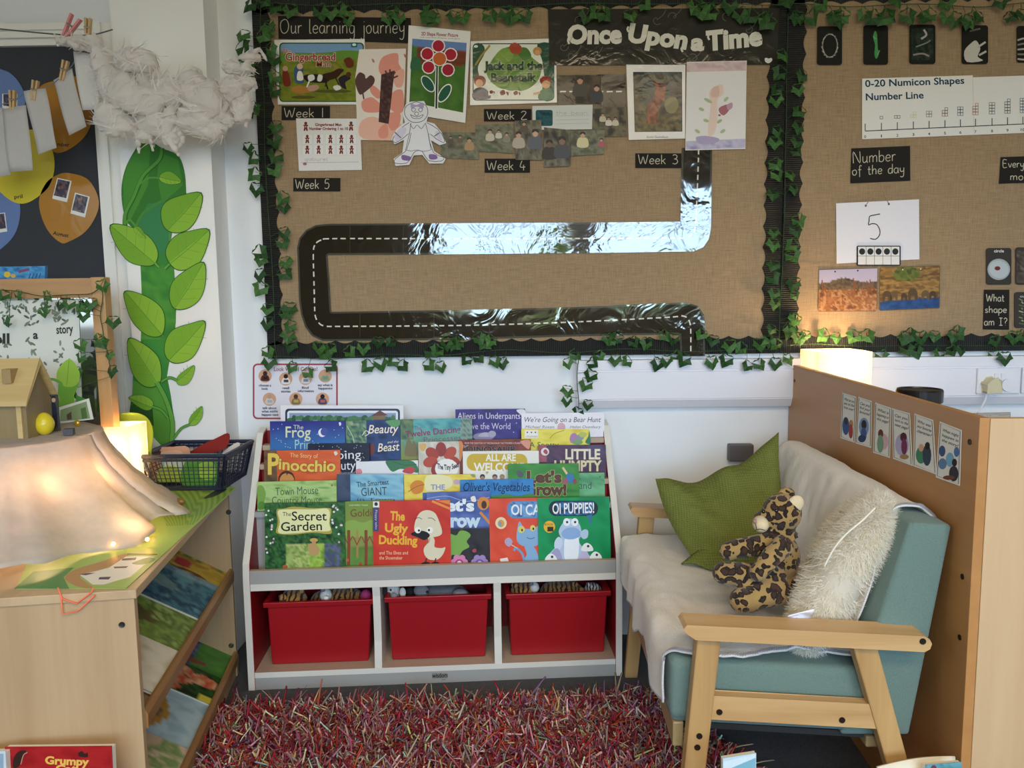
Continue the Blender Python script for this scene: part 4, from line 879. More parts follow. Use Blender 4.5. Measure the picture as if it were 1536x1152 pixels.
oval(z1([(230, 350), (330, 330), (385, 400), (402, 490), (380, 570), (330, 625), (270, 658), (225, 650), (165, 570), (140, 470), (170, 380)]), '#b07a30', 'ochre oval behind the pegged papers, ending in mber', ('mber', 86, 219, 104, 220))
oval(z1([(-40, 320), (20, 305), (70, 340), (104, 400), (108, 450), (80, 540), (20, 600), (-60, 600)]), '#6c83b4', 'upper blue oval at the edge of the charcoal panel', None, [z1([(10, 405), (75, 405), (75, 470), (10, 470)])])
oval(z1([(-60, 780), (30, 800), (75, 850), (88, 915), (70, 1000), (20, 1062), (-50, 1090), (-100, 930)]), '#6c83b4', 'lower blue oval with an instant photo, beside the yellow oval', None, [z1([(-30, 925), (22, 918), (32, 1000), (-22, 1008)])], y=-0.0128)

# beanstalk on the pillar
a = Art((0, PY - .001, 0), (0, -1, 0))
def veined(pts, c1, c2, tip, base):
    P = smooth_pts(pts, 4, True); a.poly([(cx + (x - cx) * 1.04, cy + (y - cy) * 1.04) for cx, cy in [(sum(p[0] for p in P) / len(P), sum(p[1] for p in P) / len(P))] for x, y in P], '#2f5a22')
    a.poly(P, c1); n = len(P)
    ib = min(range(n), key=lambda i: (P[i][0] - base[0]) ** 2 + (P[i][1] - base[1]) ** 2); it = min(range(n), key=lambda i: (P[i][0] - tip[0]) ** 2 + (P[i][1] - tip[1]) ** 2)
    half = []; i = ib
    while i != it: half.append(P[i]); i = (i + 1) % n
    half.append(P[it]); a.poly(half, c2); a.stroke([base, ((base[0] + tip[0]) / 2 + 1, (base[1] + tip[1]) / 2 + 1), tip], 0.9, '#5f8f2c')
    for k in (.25, .45, .65):
        m = (base[0] + (tip[0] - base[0]) * k, base[1] + (tip[1] - base[1]) * k); d = (tip[0] - base[0], tip[1] - base[1])
        for s in (-1, 1): a.stroke([m, (m[0] + d[0] * .16 - s * d[1] * .22, m[1] + d[1] * .16 + s * d[0] * .22)], 0.5, '#6d9c36'); a.L -= a.STEP
    a.up()
top = smooth_pts(z1([(612, 605), (655, 612), (700, 640), (765, 668), (792, 720), (803, 800), (798, 880), (745, 1000), (735, 1060), (720, 1150), (680, 1152), (660, 1040), (575, 985), (545, 950), (528, 880), (526, 800), (545, 720), (585, 645)]), 4, True)
a.slab(top, '#3d7a33')
a.poly(z1([(600, 640), (650, 620), (640, 800), (560, 960), (535, 900), (532, 780), (555, 700)]), '#4d8f3a'); a.poly(z1([(690, 660), (770, 690), (790, 800), (700, 880), (680, 760)]), '#4a8c38')
a.poly(z1([(640, 880), (720, 870), (745, 1000), (720, 1150), (680, 1150), (660, 1040), (575, 985)]), '#3f8552')
tr = z2([(605, 30), (748, 30), (762, 230), (760, 330), (735, 480), (722, 560), (738, 640), (755, 760), (755, 862), (700, 862), (570, 720), (575, 560), (608, 420), (615, 250)])
a.poly(tr, '#3f8a3c'); a.raster(z2([(612, 80), (750, 80), (760, 400), (612, 400)]), 6, 20, pal([(58, 128, 56), (84, 152, 62), (70, 140, 58)], 1, 4, 2)); a.poly(z2([(575, 580), (690, 600), (740, 760), (740, 862), (700, 862), (568, 720)]), '#5d9a3a'); a.poly(z2([(570, 640), (660, 700), (665, 775), (560, 715)]), '#2f5a26')
a.stroke(z1([(700, 640), (690, 690), (620, 760), (580, 850), (545, 920), (540, 975)]), 7, '#2f6a2c', sm=5); a.stroke(z1([(698, 640), (688, 690), (618, 760), (578, 850), (543, 920), (540, 972)]), 4.6, '#5a9a3e', sm=5)
a.stroke(z1([(600, 800), (640, 770), (695, 770)]), 2.5, '#5a9a3e', sm=4); a.stroke(z1([(590, 975), (620, 920), (700, 868)]), 3.4, '#4f8f3a', sm=4); a.stroke(z1([(530, 850), (550, 840), (560, 860), (540, 885)]), 1.6, '#4f8f3a', sm=4); a.stroke(z1([(540, 970), (560, 950), (585, 975), (600, 990)]), 3, '#5a9a3e', sm=4)
g1, g2 = '#8dba3f', '#79ab36'
for pts, tip, base in ((z1([(868, 835), (860, 920), (820, 985), (760, 1005), (715, 985), (697, 930), (712, 880), (770, 850)]), (868, 835), (725, 995)), (z1([(480, 975), (560, 980), (640, 1020), (680, 1080), (675, 1130), (640, 1148), (560, 1130), (505, 1060)]), (480, 975), (672, 1138)), (z1([(903, 995), (885, 1090), (845, 1150), (770, 1165), (725, 1120), (722, 1070), (760, 1020), (820, 1000)]), (903, 995), (730, 1145)), (z1([(785, 785), (740, 797), (700, 785), (690, 765), (710, 745), (745, 745)]), (785, 785), (690, 765)), (z1([(632, 1028), (605, 1020), (582, 1000), (585, 980), (608, 985)]), (632, 1028), (585, 980))):
    veined(pts, g1, g2, z1([tip])[0], z1([base])[0])
for s in ([(735, 1005), (735, 1040)], ): a.stroke(z1(s), 3, '#5a9a3e')
for pts, tip, base in (([(880, 70), (888, 150), (865, 225), (810, 265), (755, 265), (735, 215), (750, 150), (810, 100)], (880, 70), (748, 280)), ([(543, 195), (620, 210), (690, 255), (713, 310), (700, 380), (640, 382), (580, 330), (550, 260)], (543, 195), (710, 390)), ([(886, 325), (870, 410), (830, 480), (760, 502), (718, 470), (718, 410), (750, 360), (820, 335)], (886, 325), (722, 500)), ([(558, 400), (620, 420), (680, 470), (698, 530), (690, 590), (640, 605), (590, 570), (562, 500)], (558, 400), (690, 605)), ([(838, 513), (838, 550), (815, 590), (780, 598), (765, 578), (780, 550)], (838, 513), (768, 580)), ([(875, 690), (875, 735), (850, 768), (822, 768), (822, 740), (845, 710)], (875, 690), (822, 765)), ([(560, 652), (610, 640), (655, 660), (665, 690), (640, 706), (600, 690)], (560, 652), (662, 695))):
    veined(z2(pts), g1, g2, z2([tip])[0], z2([base])[0])
for st, w in (([(680, 585), (720, 660), (748, 760), (742, 862)], 6), ([(700, 583), (735, 565), (770, 578)], 3), ([(755, 825), (785, 785), (825, 766)], 2.6), ([(660, 690), (700, 705), (730, 740)], 3), ([(672, 70), (690, 90)], 3), ([(735, 75), (715, 95)], 3)):
    a.stroke(z2(st), w + 1.6, '#2f6a2c', sm=4); a.stroke(z2(st), w, '#6aa544', sm=4)
a.build('beanstalk_cutout', PAPER, label='tall green leafy beanstalk cut-out on the white pillar', cat='cut-out')

# cloud of toy stuffing
CLY = -0.25
STUFFING = printed('toy_stuffing', 0.95, spec=0.05, transl=0.5, sheen=0.3, bump=.25, bscale=45)
b = MB(); b.smooth = True; roots = []; dirs = []; lens = []
rng = random.Random(3)
kpx = on_y(101, 100, CLY).x - on_y(100, 100, CLY).x
CC = srgb('#fbf6f2')
for (x, y, rx, ry) in ((300, 180, 55, 18), (350, 185, 52, 30), (405, 190, 38, 42), (440, 270, 40, 60), (470, 340, 46, 70), (560, 260, 56, 48), (610, 265, 70, 52), (540, 400, 90, 80), (480, 500, 72, 62), (520, 550, 66, 44), (630, 440, 100, 90), (740, 400, 100, 60), (830, 380, 80, 60), (880, 430, 90, 80), (850, 520, 90, 60), (910, 560, 60, 45), (690, 540, 90, 50), (620, 590, 46, 28), (970, 420, 70, 45), (1010, 380, 55, 45), (1040, 300, 55, 24), (1000, 290, 40, 24), (1050, 470, 40, 60), (1085, 250, 42, 18), (1070, 360, 36, 30), (740, 600, 40, 30), (940, 500, 60, 50), (990, 520, 26, 28)):
    c = on_y(x / 2.88, y / 2.88, (-.185 if y < 200 and x < 420 else CLY) + rng.uniform(-.012, .012)); RX, RZ = rx / 2.88 * kpx, ry / 2.88 * kpx; RYv = min(.06, .6 * min(RX, RZ) + .012); sd = rng.random() * 50
    b.ball(c, (RX, RYv, RZ), 30, 20, fn=lambda p, d: p * (1 + .34 * noise.noise(d * 1.7 + Vector((sd, 0, 0))) + .10 * noise.noise(d * 4.5 + Vector((sd, 2, 0)))), col=CC)
    for _ in range(int(46 * (rx + ry) / 130)):
        d = Vector((rng.gauss(0, 1), rng.gauss(0, 1) - .5, rng.gauss(0, 1))).normalized(); roots.append(c + Vector((d.x * RX, d.y * RYv, d.z * RZ)) * rng.uniform(.9, 1.03))
        t = d.cross(Vector((rng.gauss(0, .3), -1, rng.gauss(0, .5)))).normalized(); dirs.append(t + d * .03); lens.append(min(.07, .7 * (RX + RZ) * rng.uniform(.5, 1)))
def tendril(pts, r):
    P = [on_y(x / 2.88, y / 2.88, CLY + .01 * math.sin(x)) for x, y in smooth_pts(pts, 6)]; n = len(P)
    b.tube(P, [max(.002, r / 2.88 * kpx * (1 - .75 * i / n) * (1 + .25 * math.sin(i * 1.7))) for i in range(n)], 9, col=CC)
for pts, r in (([(640, 560), (650, 600), (660, 650)], 14), ([(590, 590), (598, 630), (600, 660)], 13), ([(700, 560), (740, 620), (772, 668)], 22), ([(760, 560), (790, 600), (770, 640)], 18), ([(1050, 300), (1090, 240), (1120, 215), (1152, 262)], 16), ([(1020, 360), (1070, 340), (1098, 390)], 16), ([(1030, 420), (1060, 500), (1062, 548)], 20), ([(900, 380), (980, 440), (930, 520)], 20), ([(330, 200), (290, 180), (248, 196)], 14), ([(960, 570), (1000, 530), (985, 512)], 12), ([(560, 270), (640, 380), (660, 480), (640, 560)], 24), ([(480, 420), (560, 480), (640, 500)], 22), ([(760, 420), (720, 520), (690, 590)], 24), ([(800, 330), (850, 300), (880, 345)], 16)):
    tendril(pts, r)
root = empty('cloud', on_y(240, 200, CLY), 'wispy white cloud of toy stuffing hung above the beanstalk', 'cloud decoration')
b.build('stuffing', STUFFING, root)
strands('loose_fibre', STUFFING, roots, dirs, [CC] * len(roots), lens, .0055, parent=root, segs=6, bend=.25, seed=4, taper=.15, kind='stuff')

# washing lines, pegs and pegged papers
LY = -0.17
b = MB(); b.smooth = True; b.tube([on_y(*p, LY) for p in smooth_pts(z1([(-40, 465), (0, 452), (55, 440), (110, 400), (200, 378), (270, 328), (318, 272), (335, 220), (380, 150)]), 4)], .0013, 6); b.build('string', flat('blue_grey_string', '#6f8792', 0.8), label='blue grey string the white papers are pegged to', cat='string')
b = MB(); b.smooth = True; b.tube([on_y(*p, LY) for p in smooth_pts(z1([(-60, 118), (0, 125), (150, 140), (300, 152), (400, 150), (486, 128)]), 4)], .002, 6); b.build('cord', flat('grey_cord', '#5d5c58', 0.8), label='grey cord stretched across the top of the white frame', cat='cord')
PEGM = wood('peg_wood', '#b58e58', '#d6b482', 2, 30); STEELM = flat('spring_steel', '#a9a9a6', 0.3, 0.05, metal=1.0)
def peg(px, py, ang, label, col=None, s=1.0, spread=.0025):
    c = on_y(px, py, LY); root = empty('clothes_peg', c, label, 'clothes peg', 'pegs on the string' if not col else None); M = Matrix.Rotation(ang, 3, 'Y'); m = col or PEGM
    for sg in (-1, 1):
        b = MB(); pts = [(-.0045, -.036), (.0045, -.036), (.0045, .036), (-.0045, .036)]
        b.hexa([c + M @ (s * Vector((sg * (.0042 + (spread if z > 0 else 0)) + x * .7, y, z))) for z in (-.03, .03) for x, y in ((-.0045, -.006), (.0045, -.006), (.0045, .006), (-.0045, .006))])
        b.build('peg_jaw', m, root, bevel=.001)
    b = MB(); b.tube([c + M @ (s * Vector((x, -.0068, .002))) for x in (-.008, .008)], .0028 * s, 8); b.build('spring', STEELM, root)
peg(19, 151, .08, 'wooden peg holding the leftmost paper pair'); peg(52, 136, .2, 'wooden peg in the middle, on the narrow tilted paper'); peg(96, 106, .28, 'wooden peg on the tilted paper nearest the cloud')
peg(132, 43, .1, 'wooden peg on the grey cord above the cloud'); peg(141, 82, -.05, 'small dark peg tucked into the cloud', flat('dark_peg_wood', '#5a4432', .6), .6); peg(106, 40, .6, 'pink peg with open prongs above the cloud', flat('pink_peg', '#e08d8c', .4), 1.15, .009)
def hang(pts, label, y, mat=PAPER, col='#dcd8d4'):
    a = Art((0, y, 0), (0, -1, 0)); a.bend = lambda px, py: .004 * math.sin(px * .09 + py * .03); P = []
    A, B, C, D = pts; st = a.add([a.P(A[0] * (1 - u) * (1 - v) + B[0] * u * (1 - v) + D[0] * (1 - u) * v + C[0] * u * v, A[1] * (1 - u) * (1 - v) + B[1] * u * (1 - v) + D[1] * (1 - u) * v + C[1] * u * v) for v in [j / 8 for j in range(9)] for u in [i / 6 for i in range(7)]])
    a.smooth = True
    for j in range(8):
        for i in range(6): q = st + j * 7 + i; a.face((q, q + 1, q + 8, q + 7), col=srgb(col))
    a.build('pegged_paper', mat, solid=.0006, label=label, cat='paper', group='papers on the string')
PT = printed('thin_paper', 0.7, spec=0.2, transl=0.3)
hang(z1([(-50, 470), (10, 462), (48, 755), (-20, 770)]), 'blank white paper at the far end of the string, behind its neighbour', LY + .004, PT); hang(z1([(6, 470), (115, 455), (140, 735), (42, 742)]), 'blank white paper in front of the yellow oval', LY - .004, PT)
hang(z1([(105, 395), (195, 380), (248, 640), (163, 668)]), 'narrow blank white paper second along the string', LY - .002, PT); hang(z1([(228, 345), (312, 295), (370, 545), (300, 585)]), 'tilted blank white paper over the ochre mber oval', LY - .003, PT); hang(z1([(315, 220), (412, 235), (428, 470), (355, 475)]), 'shiny white sleeve hanging under the start of the cloud', LY - .001, LAMI)

# ---------------- low bookcase
BEECH = wood('beech_board', '#b0916c', '#c9ac86', 2, 5); BEECHX = wood('beech_board_level', '#b0916c', '#c9ac86', 1, 5); RAILM = wood('brown_rail', '#8a6338', '#a97f4c', 1, 8, .4)
Fp = on_z(358, 1010, 0); HC = on_y(357, 728, Fp.y).z; Np = on_z(200, 884, HC); Np = Vector((Np.x, Np.y, 0))
cdir = (Fp - Np).normalized(); nleft = Vector((-cdir.y, cdir.x, 0)); CL = (Fp - Np).length; CD = 0.66; Z = Vector((0, 0, 1))
cp = lambda s, t, z: Np + cdir * s + nleft * t + Z * z          # s along the front from the near end, t to the left, z up
case = empty('bookcase', cp(CL / 2, CD / 2, 0), 'low beech bookcase with two sloping shelves facing the rug', 'bookcase')
def cbox(s0, s1, t0, t1, za, zb): return [cp(s, t, z) for z in (za, zb) for s, t in ((s0, t0), (s1, t0), (s1, t1), (s0, t1))]
ZR1 = on_y(352, 852, Fp.y).z; ZR2 = on_y(357, 975, Fp.y).z; TH_ = .018
for nm, s0, s1 in (('end_panel', 0, TH_), ('end_panel', CL - TH_, CL)):
    b = MB(); b.hexa(cbox(s0, s1, 0, CD, 0, HC - .018)); b.build(nm, BEECH, case, bevel=.001)
b = MB(); b.hexa(cbox(-.004, CL + .004, -.006, CD, HC - .018, HC)); b.build('top_board', BEECHX, case, bevel=.0015)
SL = math.radians(30); tv = nleft * math.cos(SL) + Z * math.sin(SL); nv = -nleft * math.sin(SL) + Z * math.cos(SL)
for zr in (ZR1, ZR2):
    z0 = zr - .02
    b = MB(); A = cp(TH_, .012, z0); L_ = cdir * (CL - 2 * TH_); D_ = tv * (.40 if zr == ZR1 else .46)
    b.hexa([A - nv * .012, A + L_ - nv * .012, A + L_ + D_ - nv * .012, A + D_ - nv * .012, A, A + L_, A + L_ + D_, A + D_]); b.build('sloping_shelf', BEECHX, case)
    b = MB(); pr = [(-.004, z0 - .016), (.012, z0 - .016), (.012, z0 + .012), (.006, z0 + .024), (-.001, z0 + .024), (-.006, z0 + .012)]
    b.prism([cp(TH_, t, z) for t, z in pr], cdir * (CL - 2 * TH_)); b.build('rail', RAILM, case, bevel=.001)
b = MB(); b.hexa(cbox(TH_, CL - TH_, .004, .02, 0, ZR2 - .05)); b.build('plinth', BEECHX, case)
b = MB(); b.hexa(cbox(TH_, CL - TH_, CD - .01, CD, 0, HC - .018)); b.build('back_panel', BEECHX, case)
BOLT = flat('bolt_steel', '#6d6b66', 0.35, 0.1, metal=1.0)
for px, py in ((343, 768), (347, 968)):
    c = hit(px, py, cp(CL - TH_, 0, 0), -cdir); b = MB(); b.lathe([(.0075, 0), (.0075, .003), (.005, .005)], c, 16, (-cdir).to_track_quat('Z', 'Y').to_matrix()); b.build('bolt', BOLT, case)
c = hit(183, 937, cp(0, 0, 0), -cdir); b = MB(); b.lathe([(.006, -.001), (.006, .002), (.003, .0015)], c, 14, (-cdir).to_track_quat('Z', 'Y').to_matrix()); b.build('bolt', BOLT, case)

# picture books on the sloping shelves: s range taken where each cover meets the rail
def shelfbook(zr, r0, r1, tlen, lift, label, paint, edge='#ddd8c8'):
    A = cp(0, .014, zr - .02) + nv * .0005; s0, s1 = [min(CL - TH_ - .002, max(TH_ + .002, (hit(p[0] / 2.88, p[1] / 2.88 + 752, A, nv) - A).dot(cdir))) for p in (r0, r1)]
    if s1 < s0: s0, s1 = s1, s0
    Q = lambda s, t, h: A + cdir * s + tv * t + nv * h
    root = empty('picture_book', Q((s0 + s1) / 2, .01, lift), label, 'book', 'books on the sloping shelves')
    th = .006; b = MB(); b.hexa([Q(s, t, h) for h in (lift, lift + th) for s, t in ((s0 + .002, .004), (s1 - .002, .004), (s1 - .002, tlen - .003), (s0 + .002, tlen - .003))], col=srgb(edge)); b.build('page_block', PAPER, root)
    O = Q(0, 0, lift + th); a = Art(O, nv); q = [proj(Q(s1, .002, lift + th)), proj(Q(s1, tlen, lift + th)), proj(Q(s0, tlen, lift + th)), proj(Q(s0, .002, lift + th))]
    a.slab(q, '#8a8578', t=.0012); q2 = [q[1], q[0], q[3], q[2]]
    a.raster(q2, 26, 26, paint)          # u from the back edge to the rail, v from far to near
    a.build('cover', GLOSSY, root)
def pt_yellow(u, v):
    c = pal([(196, 160, 40), (214, 184, 70), (178, 128, 36)], 4, 3, 2)(u, v)
    if (u - .5) ** 2 / .012 + (v - .45) ** 2 / .04 < 1: return (190, 50, 60)
    if (u - .62) ** 2 / .05 + (v - .8) ** 2 / .02 < 1 and fbm(u * 9, v * 9) > -.1: return (110, 60, 30)
    return (120, 130, 50) if v < .14 and fbm(u * 7, 3) > 0 else c
def pt_blue(u, v):
    c = pal([(50, 98, 118), (84, 140, 158), (40, 76, 100), (110, 164, 176)], 4, 4, 6)(u, v)
    if v < .12: c = mixc(c, (190, 205, 215), .5)
    if (u - .4) ** 2 / .07 + (v - .45 - .3 * (u - .4)) ** 2 / .02 < 1: c = mixc(c, (150, 176, 168), .7)
    if u < .3 and v > .6 and fbm(u * 8, v * 8) > 0: c = (170, 76, 60)
    return c
def pt_hare(u, v):
    c = pal([(120, 148, 62), (150, 176, 90), (98, 124, 54), (170, 190, 110)], 4, 4, 8)(u, v)
    return mixc(c, (104, 84, 56), .8) if (u - .4) ** 2 / .08 + (v - .4) ** 2 / .03 < 1 and fbm(u * 7, v * 11, 3) > -.25 else c
shelfbook(ZR1, (1012, 232), (900, 380), .26, .002, 'yellow orange picture book with a red fruit, top shelf of the bookcase', pt_yellow)
shelfbook(ZR1, (904, 376), (806, 512), .27, .009, 'blue picture book with a grey sea creature on the upper sloping shelf', pt_blue)
shelfbook(ZR1, (808, 508), (698, 655), .26, .002, 'green picture book with a brown hare on the upper sloping shelf', pt_hare)
shelfbook(ZR1, (700, 650), (580, 830), .25, .010, 'cream picture book nearest the front of the upper sloping shelf', pal([(222, 212, 188), (232, 224, 204), (206, 190, 160)], 2, 2, 3))
def pt_bird(u, v):
    c = pal([(84, 92, 148), (120, 128, 176), (66, 72, 118)], 3, 3, 4)(u, v) if u < .62 else pal([(72, 136, 56), (96, 158, 66)], 4, 4, 4)(u, v)
    return (150, 78, 62) if (u - .58) ** 2 / .05 + (v - .7 + .25 * (u - .58)) ** 2 / .006 < 1 else c
def pt_tulip(u, v):
    c = pal([(30, 60, 28), (48, 92, 36), (24, 44, 24)], 6, 6, 5)(u, v)
    for x, y, r in ((.12, .5, .15), (.34, .3, .13), (.36, .62, .15), (.58, .22, .13), (.6, .55, .14), (.84, .34, .16), (.5, .84, .16)):
        d = ((u - x) / r) ** 2 + ((v - y) / (r * 1.2)) ** 2
        if d < 1: return mixc((206, 84, 48), (238, 188, 150), .5 + fbm(u * 14, v * 5, x))
    return (226, 208, 70) if u > .85 and v > .8 else c
def pt_boat(u, v):
    c = pal([(172, 200, 214), (190, 212, 220), (156, 188, 204)], 3, 3, 5)(u, v)
    d = ((u - .42) / .28) ** 2 + ((v - .48) / .36) ** 2
    if d < 1 and u > .22: c = (188, 142, 58) if d > .55 else mixc((98, 74, 50), (170, 150, 110), .5 + fbm(u * 15, v * 12, 2))
    if v > .94: c = (104, 140, 60)
    return c
shelfbook(ZR2, (1032, 605), (916, 782), .28, .002, 'purple and green picture book with a red bird on the lower shelf', pt_bird)
shelfbook(ZR2, (920, 776), (862, 886), .28, .009, 'dark green picture book covered in orange tulips on the lower shelf', pt_tulip)
shelfbook(ZR2, (866, 880), (742, 1085), .28, .003, 'pale blue picture book with a round brown boat on the lower shelf', pt_boat)
shelfbook(ZR2, (746, 1075), (600, 1310), .27, .010, 'picture book with pink and green cover nearest the front of the lower shelf', pal([(206, 168, 142), (224, 196, 172), (120, 150, 84), (206, 178, 150)], 2.4, 3, 9))

# printed play mat on the bookcase top
a = Art((0, 0, HC + .0005), (0, 0, 1)); a.slab([(24, 884), (189, 883), (356, 731), (226, 728), (60, 800)], '#9fbf62', t=.001)
a.poly(z3([(60, 380), (145, 305), (320, 288), (275, 330), (300, 380)]), '#3f8a4a'); a.blob(z3([(280, 330), (330, 295), (440, 262), (540, 228), (548, 250), (470, 285), (380, 315), (345, 330), (400, 372), (370, 378), (310, 360)]), '#b58a58')
a.poly(z3([(345, 320), (470, 290), (545, 240), (670, 240), (560, 330), (450, 362), (400, 362)]), '#ece8dc')
for q in ([(340, 318), (385, 312), (412, 312), (370, 322)], [(490, 285), (555, 282), (545, 290), (495, 292)], [(430, 330), (480, 328), (470, 340), (425, 340)], [(530, 250), (590, 244), (585, 256), (525, 258)]): a.poly(z3(q), '#4a3a4e'); a.L -= a.STEP
a.up(); a.poly(z3([(450, 360), (560, 330), (690, 230), (660, 205), (550, 205), (545, 228), (680, 240), (570, 330)]), '#b9c95a'); a.blob(z3([(570, 270), (640, 245), (670, 255), (620, 275)]), '#4f8a44'); a.stroke(z3([(550, 230), (680, 232)]), 1.6, '#6a3a4a')
a.raster([(232, 735), (352, 733), (290, 788), (250, 790)], 22, 12, lambda u, v: (160, 190, 80) if (int(u * 22) + int(v * 12)) % 2 == 0 else (100, 150, 62)); a.blob(z2([(880, 1090), (940, 1050), (980, 1050), (930, 1080)]), '#2a2c30')
a.build('play_mat', printed('shiny_mat', .42, bump=.02, bscale=20), label='green printed play mat with a white house on the bookcase top', cat='mat')
b = MB(); b.smooth = True
o = cp(-.012, 0, HC); P = [hit(x / 2.88, y / 2.88 + 752, cp(-.008, 0, 0), cdir) for x, y in ((250, 372), (268, 420), (330, 442), (395, 395), (405, 372))]; b.tube([tuple(p) for p in P], .0016, 6)
P2 = [hit(x / 2.88, y / 2.88 + 752, cp(-.008, 0, 0), cdir) for x, y in ((262, 400), (270, 488), (340, 472), (410, 405))]; b.tube(P2, .0016, 6); b.build('orange_cord', flat('orange_elastic', '#f2754e', .5), label='bright orange cord dangling over the bookcase end panel', cat='cord')

# ---------------- draped story mound
MT = HC + .235
mc = on_z(15, 652, MT); mc = Vector((mc.x, mc.y, HC))
GAUZE = printed('gauze', 0.9, spec=.05, transl=.55, grain=.10, gscale=60.0)
root = empty('draped_mound', mc + Z * .001, 'round mound draped in pale gauze lit from inside on the bookcase', 'draped display')
def drape(u, v):
    th = 2 * math.pi * u; d = Vector((math.cos(th), math.sin(th), 0)); rt, rb = .205, .36 + .05 * math.cos(th + .9)
    if v < .3: r = rt * v / .3; z = .235 - .006 * (v / .3) ** 6 * 1.0 + .002 * fbm(d.x * r * 20, d.y * r * 20)
    else:
        k = (v - .3) / .7; r = rt + (rb - rt) * (k ** 1.7 * .85 + .15 * k); z = .229 * (1 - k) ** 0.92 + .004
        fold = .020 * math.sin(th * 9 + 2 * math.sin(th * 2)) + .014 * abs(math.sin(th * 11 + 1)) + .006 * math.sin(th * 37 + 3 * math.sin(th * 5))
        r += fold * k + .02 * k * fbm(d.x * 3, d.y * 3, 4); z += (.010 + .012 * math.sin(th * 7 + 2)) * (k ** 6) + .006 * fbm(th * 3, k * 6)
    p = mc + d * r; p.z = HC + max(.003, z)
    s, t = (p - cp(0, 0, 0)).dot(cdir), (p - cp(0, 0, 0)).dot(nleft)
    if v > .3: p += cdir * max(0, .012 - s) + nleft * max(0, .015 - t)
    return p
b = MB(); b.smooth = True; b.col = srgb('#e6ddd6'); b.grid(drape, 144, 40); b.build('gauze_cover', GAUZE, root, solid=.0008)
b = MB(); b.smooth = True; b.lathe([(.17, .002), (.185, .01), (.188, .218), (.18, .226)], mc, 40); b.build('tub', flat('pale_tub_plastic', '#c9bfb0', .6), root)
bulb = flat('fairy_bulb', '#ffd9a0', .4, emit='#ffb060', estr=18)
for i, (px, py) in enumerate(((183, 775), (208, 800), (221, 809), (170, 816), (196, 796), (228, 792))):
    c = on_z(px, py, HC + .018); b = MB(); b.smooth = True; b.ball(c, .0045, 10, 8); b.build('fairy_light', bulb, root)
def lamp_light(name, loc, e, col, r=.03):
    l = bpy.data.lights.new(name, 'POINT'); l.energy = e; l.color = col; l.shadow_soft_size = r; o = bpy.data.objects.new(name, l); COL.objects.link(o); o.location = loc; return o
for px, py, e in ((150, 745, .2), (205, 770, .2)): p = on_z(px, py, HC + .07); lamp_light('fairy_glow', p, e, (1, .62, .32), .02)

for th_, e in ((-1.3, .1), (-.75, .45), (-.15, .4)): lamp_light('fairy_glow', mc + Vector((math.cos(th_) * .212, math.sin(th_) * .212, .12)), e, (1, .62, .34), .02)
# things on the mound
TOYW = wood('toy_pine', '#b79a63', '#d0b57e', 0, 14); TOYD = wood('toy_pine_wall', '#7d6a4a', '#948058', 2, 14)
hz = MT; hb = on_z(0, 657, MT); hy = hb.y - .01
hL, hR = on_y(-70, 640, hy).x, on_y(46, 640, hy).x; ez = on_y(20, 606, hy - .012).z; rz = on_y(20, 541, hy + .05).z
root = empty('toy_house', ((hL + hR) / 2, hy + .05, MT), 'small pale wooden toy house with a chimney on the gauze mound', 'toy house')
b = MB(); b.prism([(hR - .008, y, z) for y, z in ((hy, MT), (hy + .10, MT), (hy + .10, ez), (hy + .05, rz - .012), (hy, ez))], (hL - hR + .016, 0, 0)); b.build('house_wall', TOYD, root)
b = MB()
for sg in (0, 1):
    f = (lambda y: y) if sg == 0 else (lambda y: 2 * (hy + .05) - y)
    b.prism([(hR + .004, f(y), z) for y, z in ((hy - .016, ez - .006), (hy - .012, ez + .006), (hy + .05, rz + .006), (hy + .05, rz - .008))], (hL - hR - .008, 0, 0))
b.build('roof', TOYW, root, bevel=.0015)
c = on_y(11, 565, hy + .01); b = MB(); b.box((c.x - .011, c.y - .004, c.z - .016), (c.x + .011, c.y + .03, c.z + .018)); b.build('chimney', wood('chimney_wood', '#8d7346', '#a3875a', 2, 20), root)
b = MB(); b.box((hR - .03, hy - .004, MT + .0), (hR - .018, hy, ez - .004)); b.build('corner_post', TOYW, root)
c = on_z(68, 652, MT); b = MB(); b.smooth = True; b.ball(c + Z * .0275, (.0225, .0225, .0285), 24, 16, fn=lambda p, d: p * Vector((1, 1, 1)).x if d.z < 0 else Vector((p.x * (1 - .12 * d.z), p.y * (1 - .12 * d.z), p.z)), col=srgb('#e0c62a'))
b.build('toy_egg', flat('yellow_egg', '#e2cb33', .25, .15, 30), label='glossy yellow toy egg beside the wooden house', cat='toy egg')
def block(px0, px1, py0, py1, dep, name, label, cat, paint, mat=PAPER, zb=None):
    c = on_z((px0 + px1) / 2, py1, MT if zb is None else zb); y = c.y; a = Art((0, y, 0), (0, -1, 0)); q = [(px0, py0), (px1, py0), (px1, py1), (px0, py1)]
    a.slab(q, '#3a3d38', t=0); A, B_ = on_y(px0, py0, y), on_y(px1, py1, y); a.box((A.x, y, B_.z), (B_.x, y + dep, A.z), col=srgb('#55584e')); a.L = .0003; paint(a); return a.build(name, mat, label=label, cat=cat)
def p_green(a): a.rect(55, 591, 70, 635, '#2f5a3e'); a.rect(57, 593, 68, 612, '#3f7a52'); a.blob([(60, 600), (66, 596), (68, 602), (61, 608)], '#b9d0cf')
block(55, 70, 590, 645, .012, 'story_block', 'upright green story block behind the yellow egg', 'toy block', p_green, GLOSSY)
